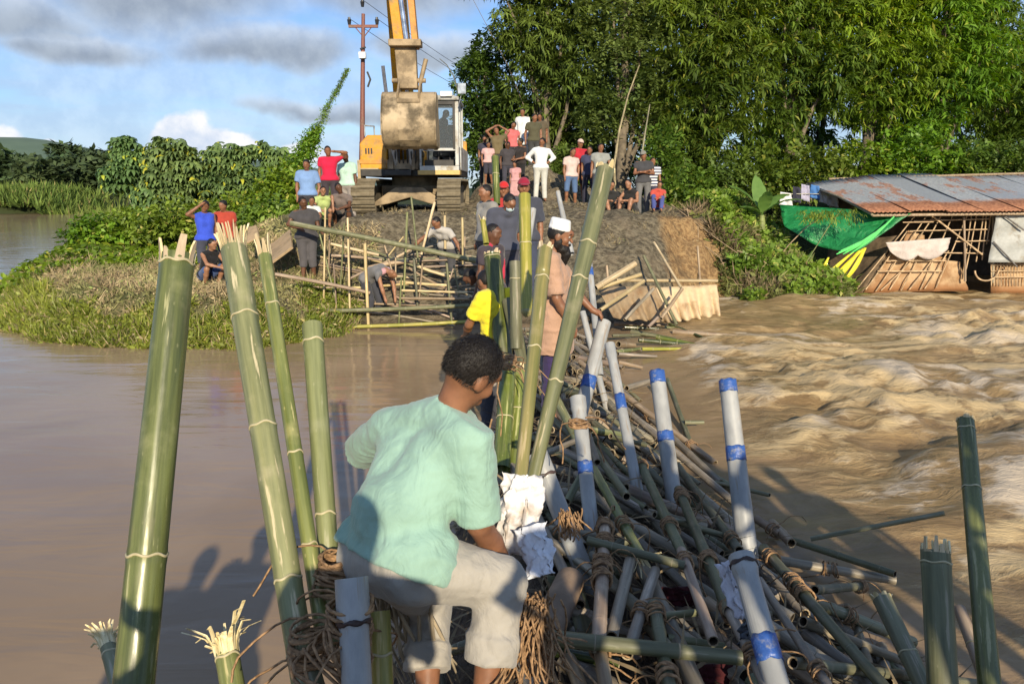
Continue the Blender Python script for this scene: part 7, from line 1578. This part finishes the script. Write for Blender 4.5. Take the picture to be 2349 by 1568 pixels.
upn(1208, 860, 4.9, 30, 1165, 690, 5.3, 30, 'dull', 'blue green bamboo leaning left under the hanging yellow one', [760], seg=18)
upn(2275, 1640, 3.2, 50, 2214, 962, 4.0, 36, 'green', 'tall dark green bamboo standing at the right edge', [1120, 985], seg=28, top='split', sl=(.01, .03), flare=.1, ns=5)
upn(2165, 1640, 3.0, 66, 2145, 1262, 3.2, 62, 'dull', 'thick green bamboo stump with a ragged mud filled top', [1290], seg=30, top='split', sl=(.0, .07), flare=.03, ns=14)
upn(2150, 1640, 3.1, 42, 2022, 1372, 3.6, 42, 'dull', 'leaning green bamboo stump with a broken white end', [1500], seg=24, top='split', sl=(.01, .04), flare=.3, ns=8)
upn(2262, 1560, 3.4, 32, 2200, 1395, 3.8, 26, 'tan', 'brown leaning pole behind the ragged stump', [1480], seg=16)
upn(545, 1640, 2.3, 56, 520, 1495, 2.4, 52, 'lime', 'bright green bamboo stump with a shredded pale head at the bottom left', [1506], seg=26, top='frayed', sl=(.08, .20), flare=.40, ns=14)
upn(290, 1640, 2.5, 40, 248, 1480, 2.75, 34, 'dull', 'bamboo stump with a shaggy orange head behind the huge green bamboo', [1500], seg=18, top='frayed', sl=(.07, .15), flare=.25, ns=16)
upn(745, 1640, 2.15, 40, 700, 1500, 2.25, 46, 'dull', 'short dull stump tied below the left leaning bamboo', [1530], seg=20)
upn(880, 1640, 2.3, 50, 872, 1400, 2.4, 46, 'yellow', 'dark yellow bamboo behind the short capped pipe', [1500], seg=20)
upn(1340, 590, 8.6, 10, 1338, 520, 8.8, 10, 'dull', 'thin dull pole beside the white back pipe', [], seg=10)
upn(1115, 560, 7.6, 14, 1107, 505, 7.7, 13, 'yellow', 'thin frayed yellow stick left of the black haired person', [], seg=12, top='split', sl=(.03, .07), flare=.3, ns=4)
# pipes
def pipe(x0, y0, z0, w0, x1, y1, z1, w1, label, free=False, **k):
    if not free: z0, z1 = seat(x0, y0, z0, z1)
    return pipe_parts('pipe', P(x0, y0, z0), P(x1, y1, z1), w0/2/F*z0, w1/2/F*z1, label, **k)
pipe(822, 1640, 2.05, 66, 806, 1325, 2.15, 66, 'wide grey pipe with a dark seal ring standing behind the working person', socket=.11, ring=.115)
pipe(1357, 1215, 3.1, 34, 1325, 912, 3.5, 32, 'cream stained pipe with a flared brown rimmed top and blue band', tapes=((.40, .07),), socket=.07)
pipe(1340, 915, 4.6, 33, 1386, 738, 4.9, 31, 'leaning pipe held by the bearded person', tapes=((.13, .11),), socket=None)
pipe(1462, 1125, 3.9, 27, 1398, 790, 4.6, 21, 'slim pipe with a red stained flared top and blue band', tapes=((.52, .12),), socket=.10)
pipe(1546, 1150, 3.5, 38, 1506, 852, 3.9, 34, 'grey pipe with a blue taped rim and a blue band, middle of the raft', tapes=((.44, .07), (.90, .3)), socket=None)
pipe(1716, 1290, 2.95, 50, 1668, 872, 3.3, 38, 'tallest grey pipe with a blue taped rim at the torrent side', tapes=((.54, .09), (.93, .3)), socket=None)
pipe(1800, 1640, 2.45, 60, 1700, 1275, 2.85, 52, 'largest grey pipe with a red rimmed socket and wide blue band', tapes=((.30, .09),), socket=.06, ring=.03)
pipe(1335, 1300, 2.75, 46, 1232, 1040, 2.95, 42, 'short white stained pipe with an open socket right of the sack', socket=.11, ring=.115)
pipe(1364, 735, 6.9, 15, 1351, 600, 7.3, 14, 'white pipe with a narrow blue band right of the longest green bamboo', tapes=((.74, .10),))
pipe(1292, 500, 8.8, 15, 1279, 440, 9.0, 10, 'white pipe tip above the white knitted cap')
pipe(1372, 860, 6.2, 15, 1336, 715, 6.5, 14, 'thin white pipe below the bearded person\'s forearm')
pipe(1205, 590, 8.4, 14, 1222, 480, 8.6, 16, 'white pipe behind the hanging yellow bamboo')
pipe(1250, 880, 4.9, 16, 1242, 800, 5.1, 14, 'small white pipe end between the yellow green and the longest bamboo')
# ties on the standing poles
tg = 'coir ties on the upright poles'
for i, (x, y, z, r, ax, tn, ls, wd, lb) in enumerate([(710, 1470, 2.24, .055, (.1, .1, 1), 14, 4, .06, 'thick brown lashing at the foot of the left leaning bamboo'), (775, 1300, 2.45, .055, (.05, .1, 1), 12, 3, .035, 'brown band tied round the clean topped bamboo'), (800, 1440, 2.15, .060, (.1, .1, 1), 9, 4, .09, 'tangled brown strips round the wide grey pipe'),
        (755, 1350, 2.42, .05, (.2, .1, 1), 7, 3, .04, 'brown band below the upper one on the clean topped bamboo'), (1325, 965, 3.45, .04, (0, .1, 1), 5, 3, .02, 'brown strip tied round the cream stained pipe'), (1160, 830, 5.2, .07, (0, .1, 1), 10, 8, .04, 'orange tie under the jagged green bamboo'), (760, 1520, 2.15, .08, (.7, .1, .7), 7, 4, .08, 'loose brown strips crossing between bamboo and pipe at the bottom')]):
    tag(lashing(P(x, y, z), ax, r, lb, tn, ls, wd, tg, .0065, random.Random(90+i)), lb, 'rope lashing', tg)
for i, L in enumerate([[(1128, 960, 3.0), (1118, 1000, 3.0), (1130, 1040, 3.0), (1122, 1080, 3.0)], [(1145, 860, 3.2), (1140, 900, 3.1), (1152, 950, 3.1), (1148, 1000, 3.1)]]):
    stem('strip', [P(*q) for q in L], .004, m_rope(), 'thin brown strip dangling %s the working person\'s face' % ('just in front of' if i else 'below'), 'strip', None, .7, 5)
# big palm-like pale strips behind the working person's knees
g = random.Random(8); b = MB(); o0 = P(925, 1420, 2.7)
for i in range(26):
    s = Vector((g.uniform(-.14, .1), g.uniform(-.05, .1), g.uniform(.05, .16))); e = s+Vector((g.uniform(-.02, .12), 0, -g.uniform(.2, .45))); b.tube([s, s.lerp(e, .5)+Vector((g.uniform(-.05, .03), -.03, 0)), e], [.006, .008, .003], 5)
o = b.build('palm_strips', m_plain('dry_palm', (.33, .27, .18), .8)); o.location = o0; tag(o, 'dry pale palm strips hanging behind the working person\'s legs', 'palm strips')

# ================================================================ THE WORKING PERSON IN THE MINT SHIRT
base = Vector((P(1040, 1600, 2.3).x, 1.95, .9)); Q = lambda x, y, z: tuple(P(x, y, z)-base)
J = dict(head=Q(1080, 856, 2.38), neck=Q(1035, 950, 2.40), look=(.62, .70, -.62), chest=Q(985, 1060, 2.45), waist=Q(915, 1175, 2.38), sh=[Q(890, 985, 2.62), Q(1078, 1005, 2.30)],
         hip=[Q(862, 1262, 2.48), Q(955, 1290, 2.30)], knee=[Q(985, 1385, 2.80), Q(1150, 1335, 2.36)], ankle=[Q(978, 1620, 2.62), Q(1108, 1612, 2.30)],
         elbow=[Q(828, 1035, 2.88), Q(1098, 1200, 2.36)], wrist=[Q(905, 1075, 3.10), Q(1170, 1320, 2.62)], front=(.8, .6, 0))
def collar(T, H, D): pass
PEOPLE.append(lambda: make_person(J, 'person in a mint green T-shirt and rolled grey trousers bending down, seen from behind', tuple(base), 0, h=.0087, shirt=(.26, .41, .335), sleeve=.95, loose=1.35, fat=1.06,
    trousers=(.36, .335, .29), leglen=.82, cuff=True, tone='mid', eyes=True, fingers=True, fold=.0075, hem=.0))
# the person filming, and unseen people added behind the viewer to shade the raft
crowd = 'people standing on the near end of the raft behind the viewer'
PEOPLE.append(lambda: make_person(base_pose('fold'), 'person filming from the near end of the raft', (-.03, -.42, 1.05), R(180), h=.045, S=1.0, shirt=(.2, .2, .25), trousers=(.05, .05, .06), group=crowd))
for i, (x, y, f, s) in enumerate([(.80, -1.05, 170, .72), (1.26, -1.2, 190, .93), (1.68, -1.0, 175, 1.03), (2.15, -1.4, 185, 1.0), (2.6, -1.1, 180, 1.0), (3.3, -1.3, 180, 1.02), (-.85, -.55, 175, .98), (-1.15, -.9, 175, .98), (2.95, -2.0, 175, 1.0), (3.8, -1.5, 170, 1.0)]):
    PEOPLE.append(lambda x=x, y=y, f=f, s=s, i=i: make_person(base_pose(['hips', 'fold', 'stand', 'hips', 'fold', 'hips', 'headup', 'stand', 'fold', 'stand', 'hips'][i]), 'unseen person added behind the viewer to cast shade on the raft', (x, y, gz(x, y) if x > 0 else .85), R(f), h=.045, S=s, shirt=(.2, .2, .2), trousers=(.05, .05, .06), group=crowd))
for f_ in PEOPLE: f_()
